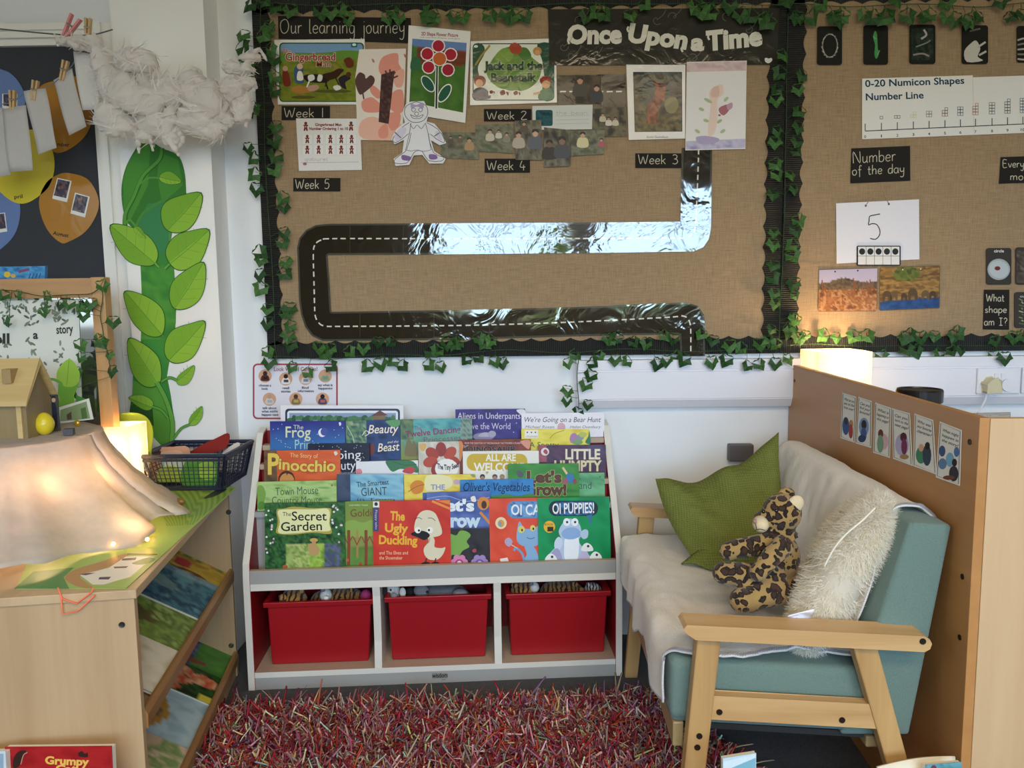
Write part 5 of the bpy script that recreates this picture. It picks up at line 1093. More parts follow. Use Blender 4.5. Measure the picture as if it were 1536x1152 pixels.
def p_king(a): a.rect(74, 593, 87, 640, '#4a4a48'); a.blob([(76, 640), (76, 612), (80, 602), (85, 612), (85, 640)], '#272b3a', 3); a.ell(80.5, 600, 3, 3.6, '#c79b80', n=10); a.rect(77.5, 594, 83.5, 597, '#2d2a28')
block(74, 87, 592, 647, .012, 'story_block', 'upright dark story block with a small figure beside the yellow egg', 'toy block', p_king, GLOSSY)
c = on_z(104, 653, MT); M = Matrix.Rotation(.3, 3, 'Z'); b = MB(); b.hexa([c + M @ Vector((x, y, z)) for z in (.001, .017) for x, y in ((-.011, -.011), (.011, -.011), (.011, .011), (-.011, .011))]); b.build('dark_cube', flat('dark_toy', '#45454d', .5), label='small dark cube on the mound edge', cat='toy block', bevel=.001)
c = on_z(116, 640, MT); b = MB(); b.smooth = True; b.ball(c + Z * .009, (.009, .006, .009), 12, 8); b.build('gold_token', flat('gold_token', '#c9a23a', .3, metal=.6), label='little gold toy piece behind the dark cube', cat='toy')

# ---------------- mirror board with Tell a story
MY = mc.y + .30; FW = wood('frame_pine', '#a8794a', '#c89a66', 2, 8); FWX = wood('frame_pine_level', '#a8794a', '#c89a66', 0, 8)
root = empty('mirror_stand', on_y(60, 640, MY), 'pine framed mirror board reading Tell a story behind the toy house', 'mirror stand')
ro = on_y(161, 440, MY).x; ri = on_y(141, 440, MY).x; tz = on_y(100, 416.5, MY).z; ti = on_y(100, 447, MY).z; lo = on_y(-60, 440, MY).x
b = MB(); b.box((ri, MY - .015, HC), (ro, MY + .02, tz)); b.build('frame_post', FW, root, bevel=.002)
b = MB(); b.box((lo, MY - .014, ti), (ri, MY + .02, tz - .002)); b.build('frame_rail', FWX, root, bevel=.002)
b = MB(); b.box((lo, MY, HC + .05), (ri, MY + .006, ti)); b.build('mirror_glass', flat('mirror_glass', '#8f918c', .06, .02, metal=.9), root)
a = Art((0, MY - .001, 0), (0, -1, 0)); a.slab([(-50, 452), (118, 449), (123, 600), (-50, 600)], '#dcdcd2')
rr = random.Random(5)
for k in range(230):
    x, y = rr.uniform(-10, 118), rr.uniform(452, 560)
    if 488 < y < 512 and (x < 18 or 42 < x < 64 or 80 < x < 112): continue
    if abs((x - 10) % 40 - 20) < 9 and 470 < y < 545: continue
    t = rr.choice([-.9, -.5, .5, .9, 1.57]); a.ell(x, y, rr.uniform(3, 5.5), 1.7, rr.choice(['#6d7a68', '#8a947e', '#59655a', '#7c8670']), t, n=8); a.L -= a.STEP * .9
a.up(); a.text('Tell', -26, 515, 14, 14, '#3a3d38', .03, y1=514.5); a.text('a', 50.5, 508, 57, 12, '#3a3d38', .03); a.text('story', 85.5, 500.5, 110, 12.5, '#3a3d38', .02, y1=499)
a.build('sign_sheet', PAPER, root)
a = Art((0, MY + .045, 0), (0, -1, 0)); a.slab([(-20, 401), (72, 399), (71, 425), (-20, 425)], '#3d78b4', t=.012); a.raster([(-18, 400.5), (71, 399.5), (70.5, 424), (-18, 424)], 20, 8, pal([(48, 118, 176), (84, 158, 204), (38, 92, 150)], 4, 3, 3)); a.ell(15, 412, 5, 4.5, '#d9b93a'); a.ell(24, 414, 3.6, 3, '#d9a83a'); a.stroke([(32, 408), (48, 404)], 4, '#7a4a68')
for k in range(4): a.stroke([(47 + k * 5, 419), (50 + k * 5, 410)], 1.4, '#25507e')
a.build('picture_book', GLOSSY, label='bright blue fish book lying along the top of the mirror stand', cat='book')
# leaf cut-out added to stand in for the mirror's beanstalk reflection, and a card
a = Art((0, MY - .05, 0), (0, -1, 0)); a.slab(z2([(300, 482), (345, 540), (340, 600), (320, 640), (330, 760), (250, 760), (250, 640), (255, 590), (248, 540)]), '#6ea23c', t=.002)
a.blob(z2([(302, 484), (345, 540), (338, 590), (300, 606), (255, 590), (250, 535)]), '#96bf4a'); a.stroke(z2([(300, 490), (290, 600)]), .8, '#6a9a38'); a.stroke(z2([(195, 590), (220, 572), (250, 580), (270, 600), (262, 660)]), 4, '#6aa544', sm=4); a.blob(z2([(155, 560), (185, 570), (195, 595), (175, 608), (155, 590)]), '#86b544'); a.poly(z2([(330, 640), (380, 660), (385, 740), (330, 740)]), '#4a8a40')
a.build('leaf_cutout', PAPER, label='single green leaf cut-out standing in for a reflection in the mirror', cat='cut-out')
a = Art((0, MY - .09, 0), (0, -1, 0)); a.slab(z2([(250, 695), (385, 655), (405, 745), (255, 765)]), '#e6e6dc', t=.002); a.poly(z2([(262, 705), (375, 668), (392, 742), (262, 755)]), '#8fa476'); a.poly(z2([(290, 725), (310, 712), (312, 745), (292, 748)]), '#6a5442'); a.poly(z2([(350, 700), (372, 692), (380, 740), (356, 744)]), '#5a7a4a')
a.build('picture_card', PAPER, label='tilted white framed picture card in front of the mirror', cat='card')

# glowing lamp, lime leaf, basket, shells
lp = on_z(187, 742, HC); root = empty('box_lamp', lp, 'glowing white box lamp beside the basket on the bookcase', 'lamp'); w = .052; lz = on_y(187, 636, lp.y).z
SHADE = printed('paper_lampshade', .8, spec=.1, transl=.22, grain=.02)
def box_shade(x0, x1, y0, y1, z0, z1, root):
    b = MB(); b.col = srgb('#fff3dc'); t = .0015
    for lo, hi in (((x0, y0, z0), (x1, y0 + t, z1)), ((x0, y1 - t, z0), (x1, y1, z1)), ((x0, y0 + t, z0), (x0 + t, y1 - t, z1)), ((x1 - t, y0 + t, z0), (x1, y1 - t, z1))):
        n = b.add(((lo[0] + hi[0]) / 2 if hi[0] - lo[0] < .01 else v[0], (lo[1] + hi[1]) / 2 if hi[1] - lo[1] < .01 else v[1], v[2]) for v in (((lo[0], lo[1], z0), (hi[0], hi[1], z0), (hi[0], hi[1], z1), (lo[0], lo[1], z1))))
        b.face((n, n + 1, n + 2, n + 3))
    b.build('lamp_shade', SHADE, root)
    b = MB(); b.smooth = True; c = ((x0 + x1) / 2, (y0 + y1) / 2 - .1 * (y1 - y0), z0 + (z1 - z0) * .55); b.ball(c, .018, 16, 12); b.build('bulb', flat('lit_bulb', '#fff0d0', .4, emit='#ffd08a', estr=30), root)
    return Vector(c)
box_shade(lp.x - w, lp.x + w, lp.y - w, lp.y + w, HC + .012, lz, root)
b = MB(); b.box((lp.x - w * .8, lp.y - w * .8, HC), (lp.x + w * .8, lp.y + w * .8, HC + .012)); b.build('lamp_base', flat('lamp_base', '#d8cfbc', .5), root)
lamp_light('box_lamp_light', lp + Vector((0, -.02, .06)), 1.8, (1, .74, .40), .02); lamp_light('box_lamp_light', lp + Vector((0, -.02, .15)), 2.0, (1, .74, .40), .02)
a = Art((0, lp.y + .075, 0), (0, -1, 0)); a.slab(smooth_pts(z2([(448, 757), (510, 725), (580, 717), (635, 738), (662, 795), (655, 880), (640, 960), (560, 960), (500, 830)]), 4, True), '#c3d445', t=.002); a.stroke(z2([(600, 940), (590, 840), (520, 760), (455, 757)]), 1.2, '#9fb838', sm=4)
a.build('leaf_cutout', printed('thin_leaf_card', .6, transl=.35), label='lime yellow leaf cut-out glowing behind the box lamp', cat='cut-out')
NAVY = flat('navy_plastic', '#23283e', .35, .08, 20)
bl, br_ = on_z(227, 737, HC), on_z(333, 736, HC); bd = on_z(357, 714, HC); ub = (br_ - bl).normalized(); vb = Vector((-ub.y, ub.x, 0)); bw = (br_ - bl).length; bdp = max(.12, (bd - br_).dot(vb)); zt = on_y(217, 684, bl.y - .01).z - HC
root = empty('basket', bl + ub * bw / 2 + vb * bdp / 2, 'navy plastic lattice basket of cut-out story pieces', 'basket')
fl = .022
def bp(u, v, z): k = z / zt; return bl + ub * (-fl * k + u * (bw + 2 * fl * k)) + vb * (-fl * k + v * (bdp + 2 * fl * k)) + Z * z
b = MB(); b.hexa([bp(u, v, z) for z in (0.001, .006) for u, v in ((0, 0), (1, 0), (1, 1), (0, 1))]); b.build('basket_floor', NAVY, root)
b = MB()
for (p, q) in (((0, 0), (1, 0)), ((1, 0), (1, 1)), ((1, 1), (0, 1)), ((0, 1), (0, 0))):
    n = 16 if p[1] == q[1] else 11
    for k in range(n + 1):
        t = k / n; u, v = p[0] + (q[0] - p[0]) * t, p[1] + (q[1] - p[1]) * t; wd_ = .007 if k in (0, n) else .0019
        if k in (1, n - 1): wd_ = .005
        b.tube([bp(u, v, .004), bp(u, v, zt)], wd_ / 1.4, 4)
    for z in (.008, .016, .028, .04, .052, .064, .074):
        if z < zt - .01: b.tube([bp(p[0], p[1], z), bp(q[0], q[1], z)], .0014 if z > .01 else .006, 4)
    b.tube([bp(p[0], p[1], zt - .012), bp(q[0], q[1], zt - .012)], .005, 4)
b.build('lattice_side', NAVY, root)
b = MB(); 
for (p, q) in (((0, 0), (1, 0)), ((1, 0), (1, 1)), ((1, 1), (0, 1)), ((0, 1), (0, 0))): b.tube([bp(p[0], p[1], zt), bp(q[0], q[1], zt)], .0065, 8)
b.build('rim', NAVY, root)
def piece(pts, col, v, label, art=None, tilt=.25, zlift=0):
    O = bp(.5, v, .0); Nn = Vector((vb * -1 * math.cos(tilt) + Z * math.sin(tilt))).normalized(); a = Art(O, Nn); a.slab(smooth_pts(pts, 3, True) if len(pts) > 4 else pts, col, t=.002)
    if art: art(a)
    a.build('story_piece', PAPER, label=label, cat='story piece')
piece(z2([(820, 890), (875, 855), (930, 830), (985, 805), (992, 835), (975, 870), (930, 890), (880, 895), (850, 900)]), '#8e2a24', .72, 'dark red leaf shaped piece poking up from the basket', lambda a: a.stroke(z2([(800, 890), (870, 880), (900, 868)]), 3, '#8e2a24'))
piece(z2([(960, 895), (985, 870), (1025, 846), (1038, 856), (1015, 880), (985, 905)]), '#e9dfd6', .86, 'white rounded piece at the corner of the basket')
piece(z2([(655, 905), (690, 870), (745, 865), (820, 872), (800, 1000), (660, 1000)]), '#cf9a7c', .45, 'peach coloured piece inside the basket', lambda a: a.blob(z2([(680, 900), (740, 880), (790, 890), (770, 960), (690, 960)]), '#dcae90'))
piece(z2([(700, 895), (940, 893), (935, 1020), (700, 1020)]), '#7aa3b4', .25, 'blue bordered card leaning at the front of the basket', lambda a: (a.poly(z2([(712, 905), (930, 903), (925, 1015), (710, 1015)]), '#b9c7c0'), a.blob(z2([(690, 960), (760, 950), (800, 1010), (690, 1015)]), '#a3bf4c')))
piece(z2([(800, 930), (860, 925), (935, 930), (930, 1030), (790, 1030)]), '#5d9a3c', .12, 'green leafy piece behind the basket lattice', lambda a: a.blob(z2([(860, 940), (925, 935), (925, 1000), (870, 1000)]), '#a5c64e'))
SHELL = flat('gold_stone', '#9a7440', .25, .3, 60, spec=.7)
for (x, y, rx, rz_), lab in (((725, 1086, 30, 12), 'lying at the back of the three'), ((718, 1110, 24, 12), 'in front of the other two'), ((778, 1098, 25, 17), 'nearest the bookcase edge')):
    c = on_z(x / 2.88, (y + rz_) / 2.88 + 370, HC + .001); k = .0016; b = MB(); b.smooth = True; b.ball(c + Z * rz_ / 2.88 * k, (rx / 2.88 * k, rx / 2.88 * k * .7, rz_ / 2.88 * k), 16, 10); b.build('gold_stone', SHELL, label='polished golden stone ' + lab, cat='stone', group='golden stones by the basket')
block(223, 235, 729, 757, .008, 'story_block', 'small red topped story block in front of the basket', 'toy block', lambda a: (a.rect(223, 729, 235, 757, '#9a3a30'), a.rect(224.5, 735, 233.5, 757, '#d8d2c4'), a.blob([(226, 757), (226, 742), (229, 737), (233, 744), (233, 757)], '#3a342e', 3)), GLOSSY, zb=HC + .001)
# ------------------------------------------------------------------ book display unit
UL, UR = on_z(373, 1036, 0), on_z(933, 1013.5, 0); ux = (UR - UL).normalized(); uy = Vector((-ux.y, ux.x, 0)); UW = (UR - UL).length; UD = 0.275
U = lambda a, d, z: UL + ux * a + uy * d + Z * z
NF = -uy
def uf(px, py, d=0.0):               # photo point on the plane d behind the unit's front -> (a, z)
    p = hit(px, py, UL + uy * d, NF); return (p - UL).dot(ux), p.z
WHITEL = flat('white_laminate', '#e6e2d8', .4, .02, 6); GREYL = flat('grey_laminate', '#a9a8a5', .45, .03, 10); REDL = flat('red_laminate', '#97151d', .4, .05, 8); TANL = wood('tan_laminate', '#b59e88', '#c7b29c', 0, 6)
zLip = uf(650, 848)[1]; zLipB = uf(650, 868)[1]; zStB = uf(650, 878)[1]; zSh = uf(650, 999)[1]; zShB = uf(650, 1007)[1]; zTop = uf(390, 648, UD - .03)[1]
unit = empty('book_display_unit', U(UW / 2, UD / 2, 0), 'white and red tiered book display unit with three red tubs', 'book display unit')
PT_ = .019
for nm, a0, inner in (('side_panel', 0, 1), ('side_panel', UW - PT_, -1)):
    b = MB(); pr = [(0, 0), (0, zLip - .02), (.004, zLip + .02), (UD - .055, zTop - .012), (UD - .045, zTop), (UD, zTop + .012), (UD, 0)]
    b.prism([U(a0, d, z) for d, z in pr], ux * PT_)
    ai = a0 + PT_ if inner > 0 else a0; c = ((UD / 2), (zTop / 2.2))
    b.prism([U(ai, c[0] + (d - c[0]) * .985, c[1] + (z - c[1]) * .985) for d, z in pr], ux * .0012 * inner, mat=1); b.build(nm, [WHITEL, REDL], unit)
iA, iB = PT_ + .0015, UW - PT_ - .0015
def ubox(a0, a1, d0, d1, z0, z1): return [U(a, d, z) for z in (z0, z1) for a, d in ((a0, d0), (a1, d0), (a1, d1), (a0, d1))]
b = MB(); b.hexa(ubox(iA, iB, .002, .016, 0, zShB - .001)); ob = b.build('kick_board', GREYL, unit)
b = MB(); b.hexa(ubox(iA, iB, .001, UD - .006, zShB, zSh), mat=1); b.hexa(ubox(iA, iB, .0, .001, zShB, zSh)); b.build('storage_shelf', [WHITEL, TANL], unit)
b = MB(); b.hexa(ubox(iA, iB, .0, .014, zLipB, zLip - .002)); b.hexa(ubox(iA, iB, -.0005, .0145, zLip - .002, zLip), mat=1); b.build('front_lip', [GREYL, TANL], unit)
b = MB(); b.hexa(ubox(iA, iB, .0, UD - .006, zStB, zLipB)); b.build('middle_shelf', WHITEL, unit)
b = MB(); b.hexa(ubox(iA, iB, UD - .006, UD, 0, zTop - .0)); b.build('back_board', REDL, unit)
for px in (566, 747):
    a0 = uf(px, 950)[0]; b = MB(); pr = [(.001, zSh), (.004, zSh + .03), (.012, zSh + .08), (.008, zStB - .03), (.001, zStB)]
    b.prism([U(a0 - .011, d, z) for d, z in pr] + [U(a0 - .011, UD - .008, zStB), U(a0 - .011, UD - .008, zSh)], ux * .022); b.build('divider', WHITEL, unit)
# tiers
ROWD = [.026, .094, .138, .180, .220]; ROWZ = [zLipB + .001, uf(700, 758, .094)[1], uf(700, 722, .138)[1], uf(700, 688, .180)[1], uf(700, 660, .220)[1]]
TILT = math.radians(8); NT = (NF * math.cos(TILT) + Z * math.sin(TILT)).normalized(); DN = (NF * math.sin(TILT) - Z * math.cos(TILT)).normalized()
for k in range(1, 5):
    b = MB(); d0 = ROWD[k] - .014; b.hexa(ubox(iA, iB, d0, d0 + .034, ROWZ[k] - .016, ROWZ[k])); b.build('tier_shelf', TANL if k > 1 else GREYL, unit)
    b = MB(); z0, z1_ = ROWZ[k - 1], ROWZ[k] - .016; b.hexa(ubox(iA, iB, d0 + .018, d0 + .024, z0, z1_)); b.build('tier_riser', GREYL if k == 1 else REDL, unit)
a = Art(U(0, .0018, 0), NF); a.box((0, 0, 0), (0, 0, 0)) if False else None
a.L = .0006; a.rect(648, 1009.5, 671, 1017.5, '#8f8e8a'); a.text('wisdom', 648.5, 1016.5, 671.5, 6.5, '#1d1c1b', .02, y1=1015.5); a.stroke([(662, 1019.5), (668, 1019.2)], .5, '#3a3938'); a.build('maker_logo', PAPER, unit)

# tubs
TUB = flat('red_tub_plastic', '#a3121c', .38, .04, 300, bump=.06, bscale=900)
def tub(q, label, d=.035, dep=.215):
    (rl, rr_, ry0, ry1), (bl_, br2, by) = q; root_a0, zt = uf(rl, (ry0 + ry1) / 2, d); a1, _ = uf(rr_, (ry0 + ry1) / 2, d); b0, zb = uf(bl_, by, d + .01); b1, _ = uf(br2, by, d + .01); zb = zSh + .001
    root = empty('storage_tub', U((a0_ := (root_a0 + a1) / 2), d + dep / 2, zb), label, 'storage tub', 'red tubs'); rim = .016
    ring = lambda a_0, a_1, d0, d1, z: [U(a_0, d0, z), U(a_1, d0, z), U(a_1, d1, z), U(a_0, d1, z)]
    ins = .006
    L0 = ring(b0, b1, d + .012, d + dep - .012, zb); L1 = ring(root_a0 + .010, a1 - .010, d + .004, d + dep - .004, zt - rim); I1 = ring(root_a0 + .014, a1 - .014, d + .008, d + dep - .008, zt); I0 = ring(b0 + .004, b1 - .004, d + .016, d + dep - .016, zb + .004)
    b = MB(); st = b.add(L0 + L1 + I1 + I0); b.face((st + 3, st + 2, st + 1, st))
    for A in (0, 4, 8):
        for i in range(4): j = (i + 1) % 4; b.face((st + A + i, st + A + j, st + A + 4 + j, st + A + 4 + i))
    b.face((st + 12, st + 13, st + 14, st + 15)); b.build('tub_body', TUB, root, bevel=.004)
    O = ring(root_a0, a1, d - .004, d + dep + .002, zt - rim); O2 = ring(root_a0 - .001, a1 + .001, d - .005, d + dep + .003, zt); H = ring(root_a0 + .013, a1 - .013, d + .007, d + dep - .007, zt); H0 = ring(root_a0 + .011, a1 - .011, d + .005, d + dep - .005, zt - rim)
    b = MB(); st = b.add(O + O2 + H + H0)
    for A in (0, 4, 8, 12):
        for i in range(4): j = (i + 1) % 4; B = (A + 4) % 16; b.face((st + A + i, st + A + j, st + B + j, st + B + i))
    b.build('rim', TUB, root, bevel=.002)
    return (root_a0, a1, d, zt)
T1 = tub(((395, 561, 904, 904), (407.6, 553, 996)), 'red plastic tub under the left bay with striped soft toys'); T2 = tub(((577, 737, 896, 896), (588, 728, 988)), 'red plastic tub in the middle bay with grey soft toys'); T3 = tub(((759, 916, 891, 891), (767, 906, 980)), 'red plastic tub in the right bay with striped and zebra toys')
# soft toys peeping over the rims
def stripes(name, c1, c2, sc=9):
    if name in MATS: return MATS[name]
    m, nt, p = newmat(name); tc = N(nt, 'ShaderNodeTexCoord'); w = N(nt, 'ShaderNodeTexWave', Scale=sc, Distortion=5.0, Detail=2.0); w.inputs['Detail Scale'].default_value = 1.5; r = N(nt, 'ShaderNodeValToRGB'); r.color_ramp.elements[0].position = .30; r.color_ramp.elements[1].position = .42
    r.color_ramp.elements[0].color = srgb(c2); r.color_ramp.elements[1].color = srgb(c1); nt.links.new(tc.outputs['Object'], w.inputs['Vector']); nt.links.new(w.outputs['Fac'], r.inputs[0]); nt.links.new(r.outputs[0], p.inputs['Base Color']); p.inputs['Roughness'].default_value = .95; p.inputs['Sheen Weight'].default_value = .3
    MATS[name] = m; return m
TIGER = stripes('tiger_plush', '#b5803f', '#2b1c12', 22); ZEBRA = stripes('zebra_plush', '#e3ded6', '#1d1b1a', 34); GREYP = flat('grey_plush', '#84828a', .95, .15, 90, bump=.3); WHITEP = flat('white_plush', '#e9e5df', .95, .06, 90, bump=.3); DARKP = flat('dark_plush', '#2b2627', .95, .2, 90); PINKP = flat('pink_plush', '#c4407c', .9, .1, 60)
k_u = uf(501, 880, .1)[0] - uf(500, 880, .1)[0]
def toy(label, x, y, rx, ry, mat, extras, d=.10):
    a_, z_ = uf(x, y, d); root = empty('soft_toy', U(a_, d, z_ - ry * k_u), label, 'soft toy'); b = MB(); b.smooth = True; sd = x * .13
    b.ball(U(a_, d, z_), (rx * k_u, min(.06, rx * k_u), ry * k_u), 26, 16, fn=lambda p, dd: p * (1 + .08 * noise.noise(dd * 3 + Vector((sd, 0, 0))))); b.build('body', mat, root)
    for nm, ex, ey, er, eh, em, ed in extras:
        a2, z2_ = uf(ex, ey, d + ed); b = MB(); b.smooth = True; b.ball(U(a2, d + ed, z2_), (er * k_u, er * k_u * .6, eh * k_u), 14, 10); b.build(nm, em, root)
toy('tiger striped soft toy curled at the left of the left tub', 440, 899, 20, 15, TIGER, [('ear', 452, 886, 5, 4, TIGER, -.03), ('paw', 424, 896, 6, 5, TIGER, -.04)]); toy('long tiger striped soft toy at the back of the left tub', 508, 898, 42, 16, TIGER, [('ear', 528, 884, 5, 5, TIGER, -.04)], .13)
toy('small white headed soft toy between the tigers in the left tub', 489, 893, 9, 10, WHITEP, [('ear', 484, 885, 3, 3, GREYP, -.02), ('muzzle', 489, 897, 4, 3, WHITEP, -.035)], .085); toy('bright pink soft toy at the right end of the left tub', 549, 896, 9, 12, PINKP, [], .10)
toy('white and black goat soft toy at the left of the middle tub', 589, 888, 13, 13, WHITEP, [('ear', 577, 886, 4, 8, DARKP, -.03), ('ear', 604, 889, 5, 8, WHITEP, -.03), ('eye', 586, 885, 1.6, 1.6, DARKP, -.068), ('muzzle', 591, 893, 5, 4, GREYP, -.06)]); toy('black and white soft toy behind the goat in the middle tub', 616, 890, 9, 9, DARKP, [], .11)
toy('large grey elephant soft toy lying across the middle tub', 662, 895, 46, 20, GREYP, [('ear', 632, 886, 12, 10, GREYP, -.045), ('trunk', 690, 890, 12, 7, GREYP, -.05), ('eye', 641, 888, 2, 2, DARKP, -.062)], .12)
toy('tiger striped soft toy at the left of the right tub', 785, 888, 20, 14, TIGER, [('ear', 772, 878, 5, 4, TIGER, -.04)]); toy('tiger striped soft toy across the back of the right tub', 842, 886, 34, 15, TIGER, [('ear', 862, 876, 5, 4, TIGER, -.05), ('muzzle', 872, 886, 6, 5, TIGER, -.04)], .13); toy('small white soft toy between the tigers in the right tub', 802, 881, 7, 8, WHITEP, [('ear', 797, 876, 3, 3, GREYP, -.02)], .08); toy('black and white zebra soft toy at the right of the right tub', 889, 884, 13, 10, ZEBRA, [('ear', 882, 877, 3, 4, ZEBRA, -.03)], .11)

# ------------------------------------------------------------------ the books on display
def book(row, tl, tr, label, base, draw=None, sub=0, th=.007, spine=None, hgt=None):
    d = ROWD[row]; O = U(0, d, ROWZ[row]) - NT * (sub * .008); a = Art(O, NT)
    TL, TR = hit(*tl, O, NT), hit(*tr, O, NT); dn = lambda p: p + DN * ((p.z - ROWZ[row] - .001) / -DN.z)
    BL, BR = dn(TL), dn(TR); root = empty('picture_book', (BL + BR) / 2, label, 'book')
    q = [proj(p) for p in (TL, TR, BR, BL)]
    a.slab(q, base, t=.0014)
    if draw:
        a.qd = q; draw(a, q)
    a.build('cover', GLOSSY, root)
    b = MB(); e = NT * -th; i = .0025; du = (TR - TL).normalized() * i
    b.hexa([BL + du - DN * 0, BR - du, BR - du + e, BL + du + e, TL + du + DN * i, TR - du + DN * i, TR - du + DN * i + e, TL + du + DN * i + e], col=srgb('#e6e0d2')); b.build('page_block', PAPER, root)
    b = MB(); b.hexa([BL + e, BR + e, BR + e * 1.2, BL + e * 1.2, TL + e, TR + e, TR + e * 1.2, TL + e * 1.2], col=srgb(base)); b.build('back_cover', GLOSSY, root)
    return root
z4 = lambda L: [(x / 3.49 + 360, y / 3.49 + 540) for x, y in L]
z5 = lambda L: [(x / 3.49 + 640, y / 3.49 + 540) for x, y in L]
def ins(q, x0=0, y0=0, x1=1, y1=1):
    f = lambda u, v: tuple((q[0][a] * (1 - u) + q[1][a] * u) * (1 - v) + (q[3][a] * (1 - u) + q[2][a] * u) * v for a in (0, 1))
    return [f(x0, y0), f(x1, y0), f(x1, y1), f(x0, y1)]
def T5(a, t, x0, y, x1, h, col, **k): a.text(t, x0 / 3.49 + 640, y / 3.49 + 540, x1 / 3.49 + 640, h / 3.49, col, **k)
def T4(a, t, x0, y, x1, h, col, y1=None, **k): a.text(t, x0 / 3.49 + 360, y / 3.49 + 540, x1 / 3.49 + 360, h / 3.49, col, y1=None if y1 is None else y1 / 3.49 + 540, **k)

# back row: sheet, Aliens, Bear Hunt
def c_sheet(a, q):
    a.rrect(428, 613, 600, 660, 5, '#26344a'); a.rrect(431, 616, 597, 660, 4, '#e8eaf0'); a.rect(434, 619.5, 594, 660, '#8f9fc0'); rr = random.Random(2)
    for k in range(30): a.ell(436 + k * 5.3, 628 + rr.uniform(-2, 2), rr.uniform(3, 6), rr.uniform(3, 5.5), rr.choice(['#3f7046', '#2f5c3c', '#4f8050']), n=10); a.L -= a.STEP * .9
    a.rect(560, 621, 578, 634, '#8a6a52'); a.poly([(556, 624), (570, 615.5), (582, 623)], '#6a4438')
book(4, (421, 608), (605, 608), 'white laminated picture sheet behind the top row of books', '#e9e8ee', c_sheet)
def c_alien(a, q):
    a.raster(q, 12, 10, pal([(48, 34, 112), (62, 46, 134), (40, 26, 96)], 3, 3, 4))
    T5(a, 'Aliens in Underpants', 162, 308, 490, 32, '#ddd2e6', y1=None, bold=.0); T5(a, 'Save the World', 205, 362, 438, 32, '#d6cbe2')
    a.ell(725, 655, 16, 6, '#8d86a8'); a.blob(z5([(270, 400), (290, 382), (320, 380), (335, 400)]), '#b7b2c6'); a.ell(738, 651, 6, 5, '#a9a3bd')
    for x, y in ((225, 300), (300, 330), (470, 330), (455, 378), (350, 300)): a.ell(x / 3.49 + 640, y / 3.49 + 540, .8, .8, '#efeaf6', n=6); a.L -= a.STEP
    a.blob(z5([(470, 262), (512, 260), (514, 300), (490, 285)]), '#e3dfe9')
book(4, (683, 614), (787.6, 613), 'purple picture book with a pale two line title in the back row', '#3f2c74', c_alien, sub=.3)
def c_bear(a, q):
    T5(a, "We're Going on a Bear Hunt", 512, 325, 912, 26, '#2b2930', shear=.25, bold=.0); T5(a, 'Michael Rosen', 515, 357, 668, 14, '#5a5560', shear=.3); T5(a, 'Helen Oxenbury', 750, 357, 912, 14, '#5a5560', shear=.3); a.ell(842, 641, 6, 7, '#d3a9b8')
book(4, (782, 620), (906, 618.5), 'white picture book with a slanted black title in the back row', '#ece9f1', c_bear, sub=-.3)
# fourth row
def c_frog(a, q):
    a.raster(ins(q, .0, .0, 1, 1), 14, 18, lambda u, v: mixc((44, 44, 130), (58, 112, 178), v * 1.9 + .15 * fbm(u * 4, v * 4)))
    T4(a, 'The', 280, 362, 332, 22, '#cfdcc4'); T4(a, 'Frog', 240, 405, 370, 56, '#d8e0bd', bold=.01); T4(a, 'Prince', 288, 466, 420, 48, '#a9cfd0', bold=.0)
    a.ell(483.5, 649, 6, 6.5, '#eeeef6'); a.ell(486.5, 647.5, 5.5, 6, '#4a54a0'); rr = random.Random(8)
    for k in range(26): a.ell(rr.uniform(408, 514), rr.uniform(634, 672), .7, .7, '#d6ddf2', n=5); a.L -= a.STEP * .95
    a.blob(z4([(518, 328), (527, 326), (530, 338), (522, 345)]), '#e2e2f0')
book(3, (405, 632), (517.6, 631), 'dark blue starry picture book with a white crescent moon', '#2f3a86', c_frog)
def c_beauty(a, q):
    a.raster(q, 14, 16, pal([(30, 48, 96), (44, 70, 124), (24, 36, 74)], 2, 3, 6))
    a.raster(ins(q, 0, 0, .38, .7), 10, 14, pal([(70, 112, 96), (120, 156, 112), (48, 82, 84), (160, 182, 140)], 5, 5, 2))
    a.blob(z4([(765, 318), (835, 314), (832, 345), (800, 350), (775, 335)]), '#5f9a62'); a.stroke(z4([(560, 345), (590, 400), (600, 450)]), 1, '#c3d6b4', sm=4)
    T4(a, 'Beauty', 672, 385, 830, 44, '#efe3d2', shear=.25, bold=.01, y1=380); T4(a, 'and the', 772, 436, 830, 12, '#efe3d2', shear=.3, y1=432); T4(a, 'Beast', 722, 480, 836, 42, '#efe3d2', shear=.25, bold=.01, y1=472)
    a.stroke(z4([(640, 395), (660, 370), (675, 385), (655, 398)]), 1, '#efe3d2', sm=4); a.blob(z4([(672, 450), (700, 440), (705, 480), (685, 500), (672, 480)]), '#7a3a34')
book(3, (518.5, 631), (600, 629.4), 'navy and green picture book with a cream slanted title', '#27406e', c_beauty)
